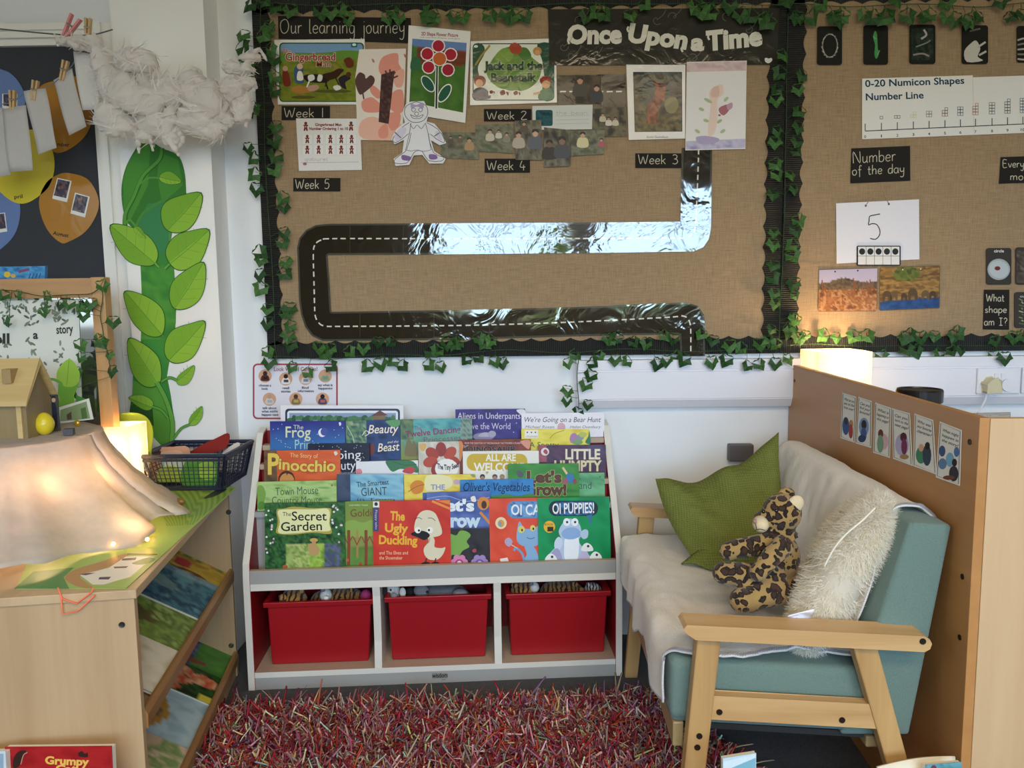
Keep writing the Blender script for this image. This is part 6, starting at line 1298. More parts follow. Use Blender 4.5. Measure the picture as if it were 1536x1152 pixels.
def c_dance(a, q):
    a.raster(q, 16, 16, lambda u, v: mixc(pal([(72, 150, 160), (100, 176, 176), (60, 130, 150)], 3, 3, 3)(u, v), (130, 140, 70), max(0, v * 1.7 - .35) * .8))
    a.raster(ins(q, 0, 0, .18, .5), 6, 8, pal([(50, 84, 70), (92, 122, 84), (130, 140, 96)], 3, 4, 2)); a.raster(ins(q, .84, 0, 1, .6), 6, 10, pal([(60, 90, 80), (140, 160, 150), (80, 110, 90)], 3, 5, 2))
    a.blob(z4([(865, 500), (870, 440), (885, 410), (900, 440), (910, 420), (925, 455), (928, 500)]), '#7d7048')
    a.text('The', 622, 645, 632, 6, '#8c2f62'); a.text('Twelve Dancing', 609, 656, 691, 9, '#8c2f62', .02, y1=648); a.text('Princesses', 636, 664, 692, 8, '#6d5a78', .0, y1=660)
book(3, (600.5, 629), (708, 627), 'teal picture book with a purple title beside the navy one', '#4f9aa0', c_dance)
def c_spot(a, q):
    a.raster(q, 14, 12, pal([(222, 206, 60), (236, 222, 90), (214, 192, 48)], 2, 2, 5)); a.rect(787, 645, 807, 657, '#f0ece4'); a.text('LITTLE BOOKS', 788.5, 656, 806, 2.4, '#77706a')
    for k in range(3): a.ell(791 + k * 6, 648.5, 1.2, 1.2, '#3f3c40', n=6)
    a.stroke(z5([(645, 410), (670, 385), (720, 368)]), .7, '#6a6430', sm=4); a.text('A Spotty', 794, 671, 838, 8, '#5a5a2a', .0)
    a.ell(860, 657, 5.5, 8, '#b07fae', .3); a.ell(870, 656, 6.5, 5, '#8d949c', -.5); a.ell(866, 663, 8, 4, '#7fa06a'); a.blob(z5([(850, 370), (856, 400), (856, 440), (830, 430), (845, 400)]), '#2f7a58'); a.ell(874, 652, 6, 4, '#b9bd62')
book(3, (782, 643.7), (884, 644), 'yellow picture book behind the purple brick pattern one', '#e2d04a', c_spot, sub=-.4)
# third row
def c_sleep(a, q):
    a.raster(q, 10, 12, pal([(22, 22, 40), (34, 36, 62), (16, 16, 30)], 2, 3, 7)); T4(a, 'Sleeping', 385, 522, 634, 46, '#e9e6ee', bold=.0, y1=516); T4(a, 'Beauty', 440, 578, 606, 46, '#e9e6ee', y1=572); T4(a, 'illustrated', 520, 596, 600, 12, '#b9b6c8')
    rr = random.Random(4)
    for k in range(24): a.ell(rr.uniform(464, 552), rr.uniform(667, 690), .6, .6, '#dfe3ee', n=5); a.L -= a.STEP * .95
book(2, (462, 665.5), (554, 664.6), 'black starry picture book half hidden behind the orange one', '#1c1d30', c_sleep, sub=1)
def c_pin(a, q):
    a.raster(q, 14, 14, pal([(212, 92, 44), (222, 104, 56), (198, 78, 38)], 2, 3, 8)); a.raster(ins(q, 0, 0, .17, 1), 4, 10, pal([(96, 74, 52), (120, 92, 60), (82, 62, 46)], 2, 3, 3))
    T4(a, 'The Story of', 262, 508, 408, 22, '#e6c98a', y1=514, bold=.0); T4(a, 'P', 150, 596, 205, 104, '#e8c95c', bold=.03, outline='#7a4a1e', ow=.02); T4(a, 'inocchio', 205, 570, 498, 56, '#e8c95c', bold=.03, y1=580, outline='#7a4a1e', ow=.025, arc=-2)
    a.ell(430, 719, 12.5, 13, '#4a3020'); a.ell(430.5, 721, 11, 11.5, '#cf9450'); a.blob(z4([(215, 602), (240, 590), (246, 604), (254, 594), (282, 606), (270, 588), (236, 584)]), '#4a3020')
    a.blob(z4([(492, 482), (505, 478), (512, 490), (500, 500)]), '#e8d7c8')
book(2, (396, 676), (510.4, 674.7), 'orange picture book with big yellow letters and a brown spine', '#c4552c', c_pin)
def c_leafy(a, q):
    a.blob(z4([(765, 528), (830, 525), (900, 528), (930, 560), (930, 590), (890, 580), (840, 570), (800, 585), (775, 560)]), '#3f7a52'); a.blob(z4([(850, 585), (880, 560), (915, 568), (900, 595)]), '#c4454a'); a.blob(z4([(608, 575), (632, 570), (640, 592), (608, 595)]), '#d98a92'); a.stroke(z4([(800, 530), (860, 550), (925, 545)]), .8, '#2a5a3a', sm=3)
book(2, (534, 692.5), (627, 690.5), 'white picture book with dark green leaves and a red corner', '#e6e6ea', c_leafy, sub=.5)
def c_seed(a, q):
    a.raster(q, 12, 12, pal([(214, 208, 196), (196, 188, 176), (224, 218, 206)], 4, 4, 4))
    for t in range(7): x, y = 662 + 17 * math.cos(t * .9 - .2), 689 - 15 * math.sin(t * .9 - .2); a.ell(x, y, 11, 8, ['#a8402e', '#b84a34', '#96352a'][t % 3], -(t * .9 - .2))
    a.blob(z4([(940, 440), (975, 440), (965, 475), (945, 470)]), '#d9b06a'); a.ell(670, 703, 17.5, 15, '#efece8'); a.text('The Tiny Seed', 656, 702, 688, 7.5, '#252321', .03, y1=700, arc=-3.5)
book(2, (627.5, 663), (688.5, 662), 'cream picture book with a rust red flower on the cover', '#d6cfc2', c_seed, sub=.2)
def c_dino(a, q):
    a.raster(q, 14, 8, pal([(108, 48, 34), (140, 66, 42), (84, 34, 28)], 3, 3, 3)); a.rect(692, 662.5, 790, 667, '#7a2a24'); a.text('FROM THE CREATORS OF THE DINOSAUR THAT POOPED A PLANET', 697, 666, 782, 2.6, '#e6cfc0'); a.text('THE', 693, 672, 703, 4, '#e0c8b8'); a.text('DINOSAUR', 700, 678, 774, 8, '#2c1a16', .04, outline='#d8c0b0', ow=.01)
    a.blob(z5([(490, 425), (540, 420), (536, 465), (515, 455)]), '#d9967a'); a.blob(z5([(168, 430), (190, 440), (182, 520), (168, 520)]), '#d98a4a')
book(2, (687, 660), (796, 659), 'dark red picture book behind the yellow speech bubble one', '#7a3026', c_dino, sub=1.1)
def c_welc(a, q):
    a.rrect(700, 680.5, 791, 706, 11, '#cfae2c'); a.poly([(727, 704), (736, 704), (730, 712)], '#cfae2c'); T5(a, 'ALL ARE', 310, 528, 466, 34, '#f2efe6', bold=.03); T5(a, 'WELCOME', 248, 582, 510, 42, '#f2efe6', bold=.03, y1=None)
    for x, c in ((292, '#3a2a22'), (357, '#5a4436'), (395, '#8a8a52')): a.ell(x / 3.49 + 640, 715, 4, 4, c, n=10); a.ell(x / 3.49 + 640, 717, 3, 3, '#b98a6a', n=10)
book(2, (694, 677), (808, 676), 'white picture book with a big yellow speech bubble', '#ebe8e0', c_welc, sub=-.3)
def c_hump(a, q):
    a.raster(q, 16, 12, pal([(76, 48, 74), (92, 60, 84), (66, 40, 66), (84, 70, 104)], 3, 3, 6))
    for k in range(3): a.stroke([(810, 675 + k * 9), (908, 674 + k * 9)], .6, '#5a3a5a'); a.L -= a.STEP
    a.raster(ins(q, 0, 0, .12, .5), 4, 6, pal([(150, 70, 90), (170, 90, 104)], 2, 2, 1)); a.ell(817.5, 677.5, 6.2, 6, '#e6dcd8'); a.blob(z5([(610, 480), (622, 466), (634, 482), (626, 494)]), '#b04a5a')
    T5(a, 'LITTLE', 728, 518, 906, 50, '#eadfc6', bold=.035); T5(a, 'HUMPTY', 670, 580, 912, 52, '#e2d3a8', bold=.035, y1=None)
book(2, (807.5, 668), (908.5, 667), 'purple brick pattern picture book with pale capital letters', '#55384f', c_hump, sub=.5)
# second row
def c_mouse(a, q):
    a.raster(q, 16, 16, pal([(140, 178, 96), (168, 200, 122), (182, 210, 140), (120, 164, 80)], 3, 3, 5)); a.blob(z4([(92, 665), (120, 660), (135, 700), (125, 745), (95, 750)]), '#7fa84e'); a.blob(z4([(95, 750), (120, 740), (140, 770), (100, 785)]), '#5d9440')
    T4(a, 'The', 245, 676, 270, 12, '#5d8a4c'); T4(a, 'Town Mouse', 186, 708, 410, 40, '#4a6b4a', y1=700, bold=.0); T4(a, 'and the', 265, 722, 306, 9, '#5d8a4c'); T4(a, 'Country Mouse', 168, 752, 428, 36, '#4a6b4a', y1=748, bold=.0); a.ell(498, 728, 1.5, 1.5, '#b05a4a', n=8)
book(1, (386, 723), (504.7, 720.5), 'pale green picture book above the leafy green one', '#9fc074', c_mouse)
def c_giant(a, q):
    a.raster(q, 14, 14, pal([(112, 172, 200), (146, 196, 216), (94, 152, 190)], 2, 3, 3)); a.raster(ins(q, 0, 0, .2, 1), 4, 10, pal([(54, 66, 92), (74, 88, 114)], 1, 4, 3)); T4(a, 'The Smartest', 612, 665, 780, 26, '#3a4654', y1=650, bold=.01); T4(a, 'GIANT', 636, 712, 770, 42, '#3a3f4a', bold=.0, y1=706); a.text('in Town', 536, 751, 592, 4, '#3a4654')
book(1, (505.6, 711), (605, 711), 'light blue picture book with a dark navy spine', '#7fb4cf', c_giant)
def c_yel(a, q):
    a.raster(q, 14, 14, pal([(224, 200, 60), (238, 218, 96), (228, 190, 50)], 3, 3, 5)); a.blob(z4([(890, 660), (920, 630), (960, 640), (955, 690), (910, 700)]), '#d98a2c'); a.stroke(z4([(880, 690), (930, 660), (980, 650)]), 1, '#a05a28', sm=3); a.blob(z5([(0, 606), (120, 610), (130, 660), (60, 690), (0, 690)]), '#eee6b4'); T5(a, 'THE', 22, 678, 95, 26, '#8a8fc0', bold=.02); a.rect(634, 739, 700, 760, '#4a6cb4'); a.blob(z5([(230, 600), (250, 600), (255, 612), (240, 612)]), '#8a9a5a'); a.ell(685, 723, 5, 4, '#c9a8c0')
book(1, (606, 712), (713, 711.5), 'yellow and orange picture book half hidden behind the bright blue one', '#dcc24a', c_yel, sub=.8)
def c_oliver(a, q):
    a.raster(q, 14, 10, pal([(44, 122, 190), (60, 140, 206), (36, 104, 172)], 3, 2, 3)); T5(a, "Oliver's Vegetables", 192, 686, 540, 44, '#162238', shear=.22, bold=.005, y1=None); a.blob(z5([(330, 716), (420, 704), (480, 710), (557, 700), (557, 760), (330, 760)]), '#4f8a3c'); a.stroke(z5([(190, 700), (330, 712)]), .8, '#162238')
book(1, (690, 720), (800, 718), 'bright blue picture book with a slanted black title', '#2f7ab8', c_oliver, sub=-.4)
def c_grow(a, q):
    a.raster(q, 12, 14, pal([(58, 132, 52), (72, 148, 60), (50, 116, 48)], 2, 3, 6)); T5(a, "Let's", 528, 640, 702, 56, '#5a3a22', bold=.05, outline='#cfc27a', ow=.02); T5(a, 'Grow!', 515, 706, 728, 58, '#5a3a22', bold=.05, outline='#cfc27a', ow=.02); a.blob(z5([(470, 590), (480, 578), (495, 582), (508, 600), (498, 615), (480, 612)]), '#5a5a62')
    a.stroke(z5([(712, 562), (740, 605)]), 3.4, '#dcc48a'); a.ell(855, 717, 6, 8, '#3f7ab0', -.4); a.ell(848, 722, 4, 5, '#a05a6a'); a.ell(862, 722, 3, 4, '#8a4a52')
book(1, (762, 696), (868, 695), 'green picture book with big brown bold letters', '#3c8a3c', c_grow, sub=.3)
def c_and(a, q):
    a.raster(q, 10, 10, pal([(96, 168, 116), (118, 186, 136), (84, 150, 104)], 2, 2, 2)); T5(a, 'and', 798, 674, 862, 36, '#3a5a48', bold=.0); T5(a, 'in', 794, 630, 806, 18, '#3a5a48'); a.ell(900, 715, 1, 1, '#3a5a48', n=6)
book(1, (836, 710), (906.5, 709), 'mint green picture book next to the unit side panel', '#6db084', c_and, sub=1.2)
# front row
def c_secret(a, q):
    rr = random.Random(6)
    a.raster(q, 44, 40, lambda u, v: pal([(26, 58, 36), (48, 92, 48), (70, 122, 62), (34, 76, 44)], 12, 12, 3)(u, v) if v < .55 or u < .26 or u > .95 else (pal([(150, 178, 84), (196, 204, 130), (120, 150, 70), (170, 190, 110)], 8, 9, 2)(u, v) if u < .55 else (pal([(140, 180, 70), (180, 206, 90), (110, 150, 60)], 6, 6, 2)(u, v) if u < .75 else pal([(84, 82, 130), (70, 110, 66), (110, 104, 160), (60, 92, 60)], 9, 8, 3)(u, v))))
    for k in range(26):
        s = rr.random(); x, y = (rr.uniform(398, 412), rr.uniform(756, 840)) if s < .5 else (rr.uniform(498, 514), rr.uniform(757, 820)); a.ell(x, y, 1.7, 1.7, rr.choice(['#e3d3dc', '#d3b4c4', '#efe6ea']), n=7); a.L -= a.STEP * .95
    a.blob([(415, 765), (425, 763), (440, 760), (470, 762), (494, 762), (497, 768), (495, 785), (498, 797), (493, 801), (470, 799), (440, 802), (420, 801), (414, 797), (417, 783)], '#b9a94e', 4); a.blob([(417, 767), (430, 764), (470, 764), (493, 764), (494, 785), (495, 796), (470, 797), (440, 800), (418, 799), (420, 783)], '#ecebb0', 4)
    a.text('The', 424, 774, 437, 6, '#2a2a24'); a.text('Secret', 438, 780.5, 490, 13, '#2a2a24', .01); a.text('Garden', 422, 796.5, 483, 13, '#2a2a24', .01, y1=795)
    a.ell(471, 810, 6, 3, '#cfae5a'); a.ell(471, 814, 3, 4, '#c99a74'); a.blob([(462, 818), (471, 815), (479, 822), (477, 832), (466, 832)], '#c3a06a'); a.ell(428, 850, 4, 3, '#b8643c')
book(0, (397, 755), (517, 753), 'leafy dark green picture book with a cream title panel', '#3f6b3c', c_secret)
def c_goldi(a, q):
    a.raster(q, 12, 24, lambda u, v: mixc((120, 150, 62), (150, 150, 84), min(1, v * 1.4)) if v < .62 else pal([(92, 128, 56), (110, 148, 66)], 3, 3, 2)(u, v)); a.blob([(517, 785), (530, 780), (545, 784), (560, 780), (566, 800), (540, 806), (517, 802)], '#8fae52')
    for x in (523, 536, 549, 561): a.stroke([(x, 848 if x % 2 else 838), (x + .5, 815), (x, 795)], 4.5 if x in (523, 549) else 3, '#8a4a2c' if x in (523, 549) else '#b08a52'); a.stroke([(x, 818), (x - 6, 805)], 1.4, '#8a4a2c'); a.stroke([(x, 816), (x + 6, 804)], 1.4, '#8a4a2c')
    a.text('Goldilocks', 526, 775, 588, 11, '#7a4a2c', .0, y1=773); a.text('LADYBIRD TALES', 524, 758.5, 552, 2, '#e3e6c8')
    for x, y, c in ((521, 840, '#c46a3c'), (528, 846, '#5a9a48'), (535, 838, '#5a9a48'), (541, 846, '#b04a3c')): a.ell(x, y, 2.6, 2.6, c, n=8); a.L -= a.STEP
book(0, (517.6, 752.5), (590, 750), 'green and brown woodland picture book half covered by the red one', '#7f9a4a', c_goldi, sub=.9)
def c_duck(a, q):
    a.raster(q, 10, 10, pal([(206, 58, 42), (214, 66, 48), (198, 50, 38)], 2, 2, 2)); a.rect(559.5, 752, 568.5, 797, '#4c4a78'); a.rect(559.5, 752, 569, 761, '#e9e6e0'); a.ell(564.2, 756, 2.6, 2.8, '#2a3a30'); a.text('Floppy tales', 563, 765, 563.1, 3, '#d6d2e6', y1=794)
    for t, x0, x1, y in (('The', 585.5, 606.5, 779.5), ('Ugly', 578, 611, 797.5), ('Duckling', 569, 625.5, 815.5)): a.text(t, x0, y, x1, 12.5, '#f0b83c', .035, y1=y + 1.2)
    a.text('and The Elves and', 569, 831.5, 612, 5, '#f2cfa8', .0); a.text('the Shoemaker', 569, 839, 604, 5, '#f2cfa8', .0); a.poly([(655, 751), (675, 750), (675, 757)], '#e08a3a'); a.stroke([(648, 751.5), (675, 763)], 3.4, '#e8963e')
    wc = '#e3d9bd'; a.blob([(622, 797), (623, 782), (630, 769), (641, 765), (652, 769), (658, 780), (663, 796), (660, 803), (646, 806), (630, 806)], wc, 5); a.blob([(646, 800), (652, 810), (652, 820), (662, 822), (668, 821), (664, 832), (656, 839), (644, 839), (637, 832), (636, 822), (643, 812), (641, 802)], wc, 5)
    a.blob([(616, 801), (626, 796), (638, 797), (645, 803), (637, 810), (627, 806)], '#1f1c1c', 3); a.ell(627, 795, 4.6, 4.8, '#f6f3ea'); a.ell(645, 795, 4.6, 4.8, '#f6f3ea'); a.ell(628.5, 795.5, 1.7, 1.8, '#1f1c1c', n=10); a.ell(643.5, 795, 1.7, 1.8, '#1f1c1c', n=10); a.stroke([(622, 779), (628, 776), (633, 779)], .8, '#2a2422', sm=3); a.stroke([(642, 777), (648, 777), (653, 781)], .8, '#2a2422', sm=3)
    for x in (638, 652): a.stroke([(x + 2, 837), (x, 844)], 1.6, '#2a2422'); a.blob([(x - 8, 847), (x, 842), (x + 7, 844), (x + 6, 847)], '#2a2422', 2)
    a.stroke([(642, 806), (640, 815), (644, 812), (645, 806)], .7, '#8a7a5a', sm=3)
book(0, (559, 752), (675, 749.5), 'red picture book with a cream duckling on the cover', '#c6382a', c_duck, sub=-.5)
def c_grow2(a, q):
    a.raster(q, 14, 24, lambda u, v: pal([(84, 104, 172), (100, 122, 188), (70, 88, 156)], 2, 3, 2)(u, v) if v < .44 else pal([(46, 44, 48), (58, 56, 58), (38, 36, 40)], 5, 5, 3)(u, v)); a.stroke([(640, 748), (670, 744), (700, 752), (734, 746)], .8, '#aebbe0', sm=4)
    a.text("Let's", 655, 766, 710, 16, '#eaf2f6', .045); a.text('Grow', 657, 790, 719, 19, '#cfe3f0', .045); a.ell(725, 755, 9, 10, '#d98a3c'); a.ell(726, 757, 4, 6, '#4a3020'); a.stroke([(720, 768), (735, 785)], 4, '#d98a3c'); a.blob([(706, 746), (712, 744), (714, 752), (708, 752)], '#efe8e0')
    a.blob([(672, 800), (684, 803), (690, 796), (700, 797), (706, 803), (700, 812), (704, 820), (694, 826), (688, 834), (678, 832), (676, 840), (668, 830), (670, 815)], '#7fae52', 4); a.stroke([(690, 796), (700, 788)], 2, '#5a4a34')
    for x, c, d in ((689, '#d988b4', '#c43c74'), (719.5, '#a78ac4', '#7a5aa4')):
        for t in range(6): a.ell(x + 8 * math.cos(t * 1.05), 843 + 7 * math.sin(t * 1.05), 5, 5, c, n=10); a.L -= a.STEP * .5
        a.up(); a.ell(x, 844, 6, 5.5, d); a.ell(x, 844, 3.4, 3, '#e6dce8')
    a.blob([(709, 824), (714, 823), (714, 828), (709, 828)], '#b04a5a', 2)
book(0, (640, 739), (735, 736.5), 'blue and black picture book with pink and lilac flowers', '#5a6aa8', c_grow2, sub=.4)
def c_cats(a, q):
    a.raster(q, 10, 10, pal([(222, 78, 52), (230, 88, 60), (214, 70, 46)], 2, 2, 3)); a.rrect(760.5, 751.5, 838, 777, 11, '#5f8fc4'); a.raster([(766, 753), (806, 753), (806, 775), (766, 775)], 10, 6, pal([(70, 120, 180), (120, 170, 220), (60, 90, 150)], 4, 3, 3)); a.text('OI CATS!', 767, 772, 830, 15, '#f2f0ee', .02); a.ell(751.5, 784.5, 8.6, 9, '#f0ddb0'); a.ell(751.5, 785, 5, 5.6, '#dfa058'); a.ell(750, 786, 2, 4, '#7fa0c4')
    a.blob([(775, 800), (779, 782), (786, 792), (797, 793), (806, 789), (810, 784), (814, 796), (812, 812), (800, 820), (785, 819), (776, 812)], '#8db3d8', 4); a.blob([(787, 818), (800, 820), (806, 830), (806, 842), (784, 843), (790, 832)], '#8db3d8', 4); a.ell(782, 794, 5, 5.4, '#e3d36a'); a.ell(799, 792, 4, 4.6, '#e3d36a'); a.ell(783, 795, 1.4, 2, '#26303a', n=8); a.ell(800, 793, 1.4, 2, '#26303a', n=8); a.stroke([(790, 806), (796, 808), (802, 806)], .8, '#3a4a66', sm=3)
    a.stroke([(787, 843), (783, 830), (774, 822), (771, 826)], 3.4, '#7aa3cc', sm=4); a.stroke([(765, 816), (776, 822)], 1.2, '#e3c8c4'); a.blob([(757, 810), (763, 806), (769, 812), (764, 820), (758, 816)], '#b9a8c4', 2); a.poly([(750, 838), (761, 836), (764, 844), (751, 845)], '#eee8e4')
book(0, (733.5, 748), (841, 746), 'orange red picture book with a pale blue cat', '#d04a32', c_cats, sub=.3)
def c_pup(a, q):
    a.raster(q, 10, 10, pal([(18, 142, 82), (26, 154, 90), (14, 130, 74)], 2, 2, 4)); a.rrect(823, 751, 897, 774, 11, '#20303a'); a.raster([(834, 753), (890, 752.5), (890, 772), (834, 773)], 12, 6, pal([(30, 70, 120), (70, 130, 190), (20, 40, 70), (120, 170, 200)], 4, 2, 5)); a.text('OI PUPPIES!', 829, 770.5, 891, 15, '#f2f0ee', .02, y1=769); a.poly([(880, 773), (888, 772), (887, 788)], '#3f74a4'); a.ell(824, 790, 8.6, 9, '#e9b83a'); a.rect(821, 790, 830, 797, '#3a2c1c'); a.text('BOOK', 817, 788, 830, 3, '#5a4420')
    wb = '#b7cbe4'; a.blob([(838, 798), (843, 786), (852, 778), (862, 780), (870, 788), (872, 802), (868, 812), (878, 826), (884, 842), (820, 842), (828, 826), (842, 812)], wb, 5); a.blob([(848, 806), (860, 803), (868, 808), (868, 828), (864, 840), (848, 840), (846, 822)], '#eef2f8', 4); a.blob([(842, 800), (850, 792), (864, 792), (872, 801), (862, 808), (848, 808)], '#8fb0dc', 4)
    for x in (850, 862): a.ell(x, 783, 5.4, 6, '#eff3f9'); a.ell(x + .5, 783, 1.8, 1.8, '#20242c', n=10)
    a.blob([(870, 800), (876, 794), (882, 796), (881, 806), (874, 808)], wb, 3); a.blob([(832, 812), (838, 805), (844, 812), (840, 824), (832, 822)], '#cfdced', 3); a.blob([(826, 842), (828, 828), (836, 822), (842, 832), (842, 842)], '#a9a4cc', 3); a.blob([(868, 842), (872, 828), (880, 826), (884, 842)], '#c3b9dc', 3)
    for x, y in ((893, 833), (826, 836), (880, 820)): a.blob([(x - 8, y + 6), (x - 6, y - 2), (x, y - 6), (x + 7, y - 2), (x + 9, y + 6)], '#eef0ee', 3); a.ell(x + 2, y - 1, 2, 2, '#3a3a40', n=8)
book(0, (806, 747), (914, 745), 'bright green picture book with pale blue dogs', '#128a4e', c_pup, sub=-.6)
# ------------------------------------------------------------------ sofa and the cabinet behind it
ARMZ = 0.540
A0, A1 = on_z(1026, 938, ARMZ), on_z(1398, 962, ARMZ)          # near edge of the near arm
SOFA_Y = A0.y; set_frame(Vector((A0.x, A0.y, 0)), math.radians(-.8))
A0, A1, AF = on_z(1026, 938, ARMZ), on_y(1398, 960, 0.0), on_z(930, 760, ARMZ); ASL = (ARMZ - .006 - A1.z) / (A1.x - A0.x); SSL = .052
0 and print('SOFA', math.degrees(FRA), A0, A1, AF)
YN = .03; YF = AF.y + .02; XA, XB = A0.x, A1.x
YN0, YN1 = YN - .03, YN + .03                      # near arm width
OAKM = wood('sofa_wood', '#b58a58', '#d8b27e', 0, 7, .4); OAKV = wood('sofa_wood_upright', '#a07848', '#c79f68', 2, 7, .4); OAKL = wood('sofa_wood_lengthwise', '#8d7650', '#ab9468', 1, 7, .4)
def teal(name='teal_fabric'):
    m = flat(name, '#6b817a', .95, .22, 420, bump=.25, bscale=700, spec=.1, sheen=.15); return m
TEAL = teal()
sofa = empty('sofa', ((XA + XB) / 2, (YN + YF) / 2, 0), 'small two seat sofa with teal cushions and pale wooden arms', 'sofa')
def lean(b, px_top, px_bot, y0, y1, ztop, zbot=0.0, w=.046):
    xt = px_top; xb = px_bot
    b.hexa([(xb - w * .42, y0, zbot), (xb + w * .42, y0, zbot), (xb + w * .42, y1, zbot), (xb - w * .42, y1, zbot), (xt - w / 2, y0, ztop), (xt + w / 2, y0, ztop), (xt + w / 2, y1, ztop), (xt - w / 2, y1, ztop)])
NEAR = {}
for y0, y1 in ((YN0, YN1), (YF - .03, YF + .03)):
    b = MB(); b.prism([(x, y0, z - ASL * (x - XA)) for x, z in ((XA, ARMZ - .008), (XA + .004, ARMZ - .016), (XA + .022, ARMZ - .028), (XB - .012, ARMZ - .030), (XB - .003, ARMZ - .024), (XB, ARMZ - .014), (XB - .004, ARMZ - .005), (XB - .014, ARMZ), (XA + .006, ARMZ))], (0, y1 - y0, 0)); arm = b.build('armrest', OAKM, sofa, bevel=.005, seg=3)
    ym = (y0 + y1) / 2; xl = on_y(1067, 965, YN0).x; xr = on_y(1302, 970, YN0).x; xlb = on_y(1046, 1152, YN0).x; xrb = on_y(1350, 1138, YN0).x
    zl_, zr_ = on_y(1046, 1152, YN0).z, on_y(1350, 1138, YN0).z
    ext = lambda a, b_, z: a + (b_ - a) * (ARMZ - .028) / (ARMZ - .028 - z)
    b = MB(); lean(b, xl, ext(xl, xlb, zl_), ym - .016, ym + .016, ARMZ - .028); fl_ = b.build('leg', OAKV, sofa, bevel=.003)
    b = MB(); lean(b, xr, ext(xr, xrb, zr_), ym - .016, ym + .016, ARMZ - .027 - ASL * (xr + .022 - XA)); b.build('leg', OAKV, sofa, bevel=.003)
    zr0, zr1 = on_y(1180, 1092, YN0).z, on_y(1180, 1058, YN0).z; xm = on_y(1180, 1070, YN0).x
    b = MB(); b.prism([(x, ym - .012, z - SSL * (x - xm)) for x, z in ((xl + .005, zr0), (xr + .03, zr0), (xr + .03, zr1), (xl + .005, zr1))], (0, .024, 0)); sr_ = b.build('side_rail', OAKM, sofa, bevel=.002)
    if y0 == YN0: NEAR = dict(arm=arm, rail=sr_, leg=fl_)
BOLTD = flat('dark_bolt', '#3b2f24', .4, .1, metal=.7)
for px, py in ((1384, 962), (1263, 1080), (1079, 1068), (1049, 1104), (1046, 1121)):
    y = YN0 if py < 1000 else (YN - .012 if py in (1080, 1068) else YN - .016); c = on_y(px, py, y - .0005); b = MB(); b.lathe([(.006, 0), (.006, .0015), (.0035, .0012)], c, 14, Matrix.Rotation(math.radians(90), 3, 'X')); b.build('bolt', BOLTD, NEAR['arm' if py < 1000 else 'rail' if py in (1080, 1068) else 'leg'])
SZ1 = .446; SY0, SY1 = YN + .03, YF - .03; SZ0 = on_y(1018, 1083, SY0).z
XS0 = XA - .012; XS1 = on_y(1325, 1040, SY0).x + .05
DS = SSL * (XS1 - XS0)
def cushion(name, c8, mat, parent, puff=.012, n=14, bev=.025, **k):
    """soft box: 8 corners, bulging faces, rounded edges"""
    P = [Vector(p) for p in c8]; b = MB(); b.smooth = True
    def tri(u, v, w):
        bot = (P[0] * (1 - u) + P[1] * u) * (1 - v) + (P[3] * (1 - u) + P[2] * u) * v; top = (P[4] * (1 - u) + P[5] * u) * (1 - v) + (P[7] * (1 - u) + P[6] * u) * v
        return bot * (1 - w) + top * w
    ctr = tri(.5, .5, .5)
    for ax in range(3):
        for side in (0, 1):
            def f(s, t):
                q = [0, 0, 0]; q[ax] = side; q[(ax + 1) % 3] = s; q[(ax + 2) % 3] = t; p = tri(*q); nrm = tri(*[1 - side if i == ax else q[i] for i in range(3)]); d = (p - nrm).normalized()
                return p + d * puff * (4 * s * (1 - s)) ** .5 * (4 * t * (1 - t)) ** .5
            b.grid(f if side else (lambda s, t: f(t, s)), n, n)
    o = b.build(name, mat, parent, merge=True, **k); md = o.modifiers.new('bev', 'BEVEL'); md.width = bev; md.segments = 4; md.limit_method = 'ANGLE'; md.angle_limit = math.radians(50); return o
cushion('seat_cushion', [(XS0, SY0, SZ0), (XS1, SY0, SZ0 - DS), (XS1, SY1, SZ0 - DS), (XS0, SY1, SZ0), (XS0, SY0, SZ1), (XS1, SY0, SZ1 - DS), (XS1, SY1, SZ1 - DS), (XS0, SY1, SZ1)], TEAL, sofa, .006, 12, .02)
# back cushion, near end face measured on the photograph
YB = SY0 - .004
tr_, br2_, tl_, = on_y(1431, 797, YB), on_y(1364, 1103, YB), on_y(1352, 792, YB); th_b = .088
btop = on_y(1392, 786, YB); ax_b = (Vector((br2_.x, 0, br2_.z)) - Vector((tr_.x, 0, tr_.z))).normalized(); inn = Vector((-1, 0, 0))
PT0 = Vector((tr_.x - .004, 0, tr_.z + .012)); PT1 = PT0 + inn * .080 + Vector((0, 0, .006)); PB0 = Vector((br2_.x, 0, br2_.z)); PB1 = PB0 + inn * .135
def at_y(p, y): return Vector((p.x, y, p.z))
# long cushion, narrowest first: bottom 4 then top 4
cushion('back_cushion', [at_y(PB1, YB), at_y(PB0, YB), at_y(PB0, SY1), at_y(PB1, SY1), at_y(PT1, YB), at_y(PT0, YB), at_y(PT0, SY1), at_y(PT1, SY1)], TEAL, sofa, .006, 12, .034)
zf0 = SZ0 - .052; b = MB(); b.box((XS0 + .004, SY0, zf0), (XS0 + .026, SY1, SZ0)); b.build('front_rail', OAKL, sofa, bevel=.003)
b = MB(); b.box((XS1 - .08, SY0, zf0), (XS1 - .05, SY1, SZ0 - .004 - DS)); b.build('back_rail', OAKL, sofa, bevel=.003)
b = MB(); b.prism([(XS0 + .026, SY0 + .01, SZ0 - .016), (XS1 - .08, SY0 + .01, SZ0 - .016 - DS * .85), (XS1 - .08, SY0 + .01, SZ0 - .004 - DS * .85), (XS0 + .026, SY0 + .01, SZ0 - .004)], (0, SY1 - SY0 - .02, 0)); b.build('seat_base', flat('dark_webbing', '#2c2b2a', .9), sofa)

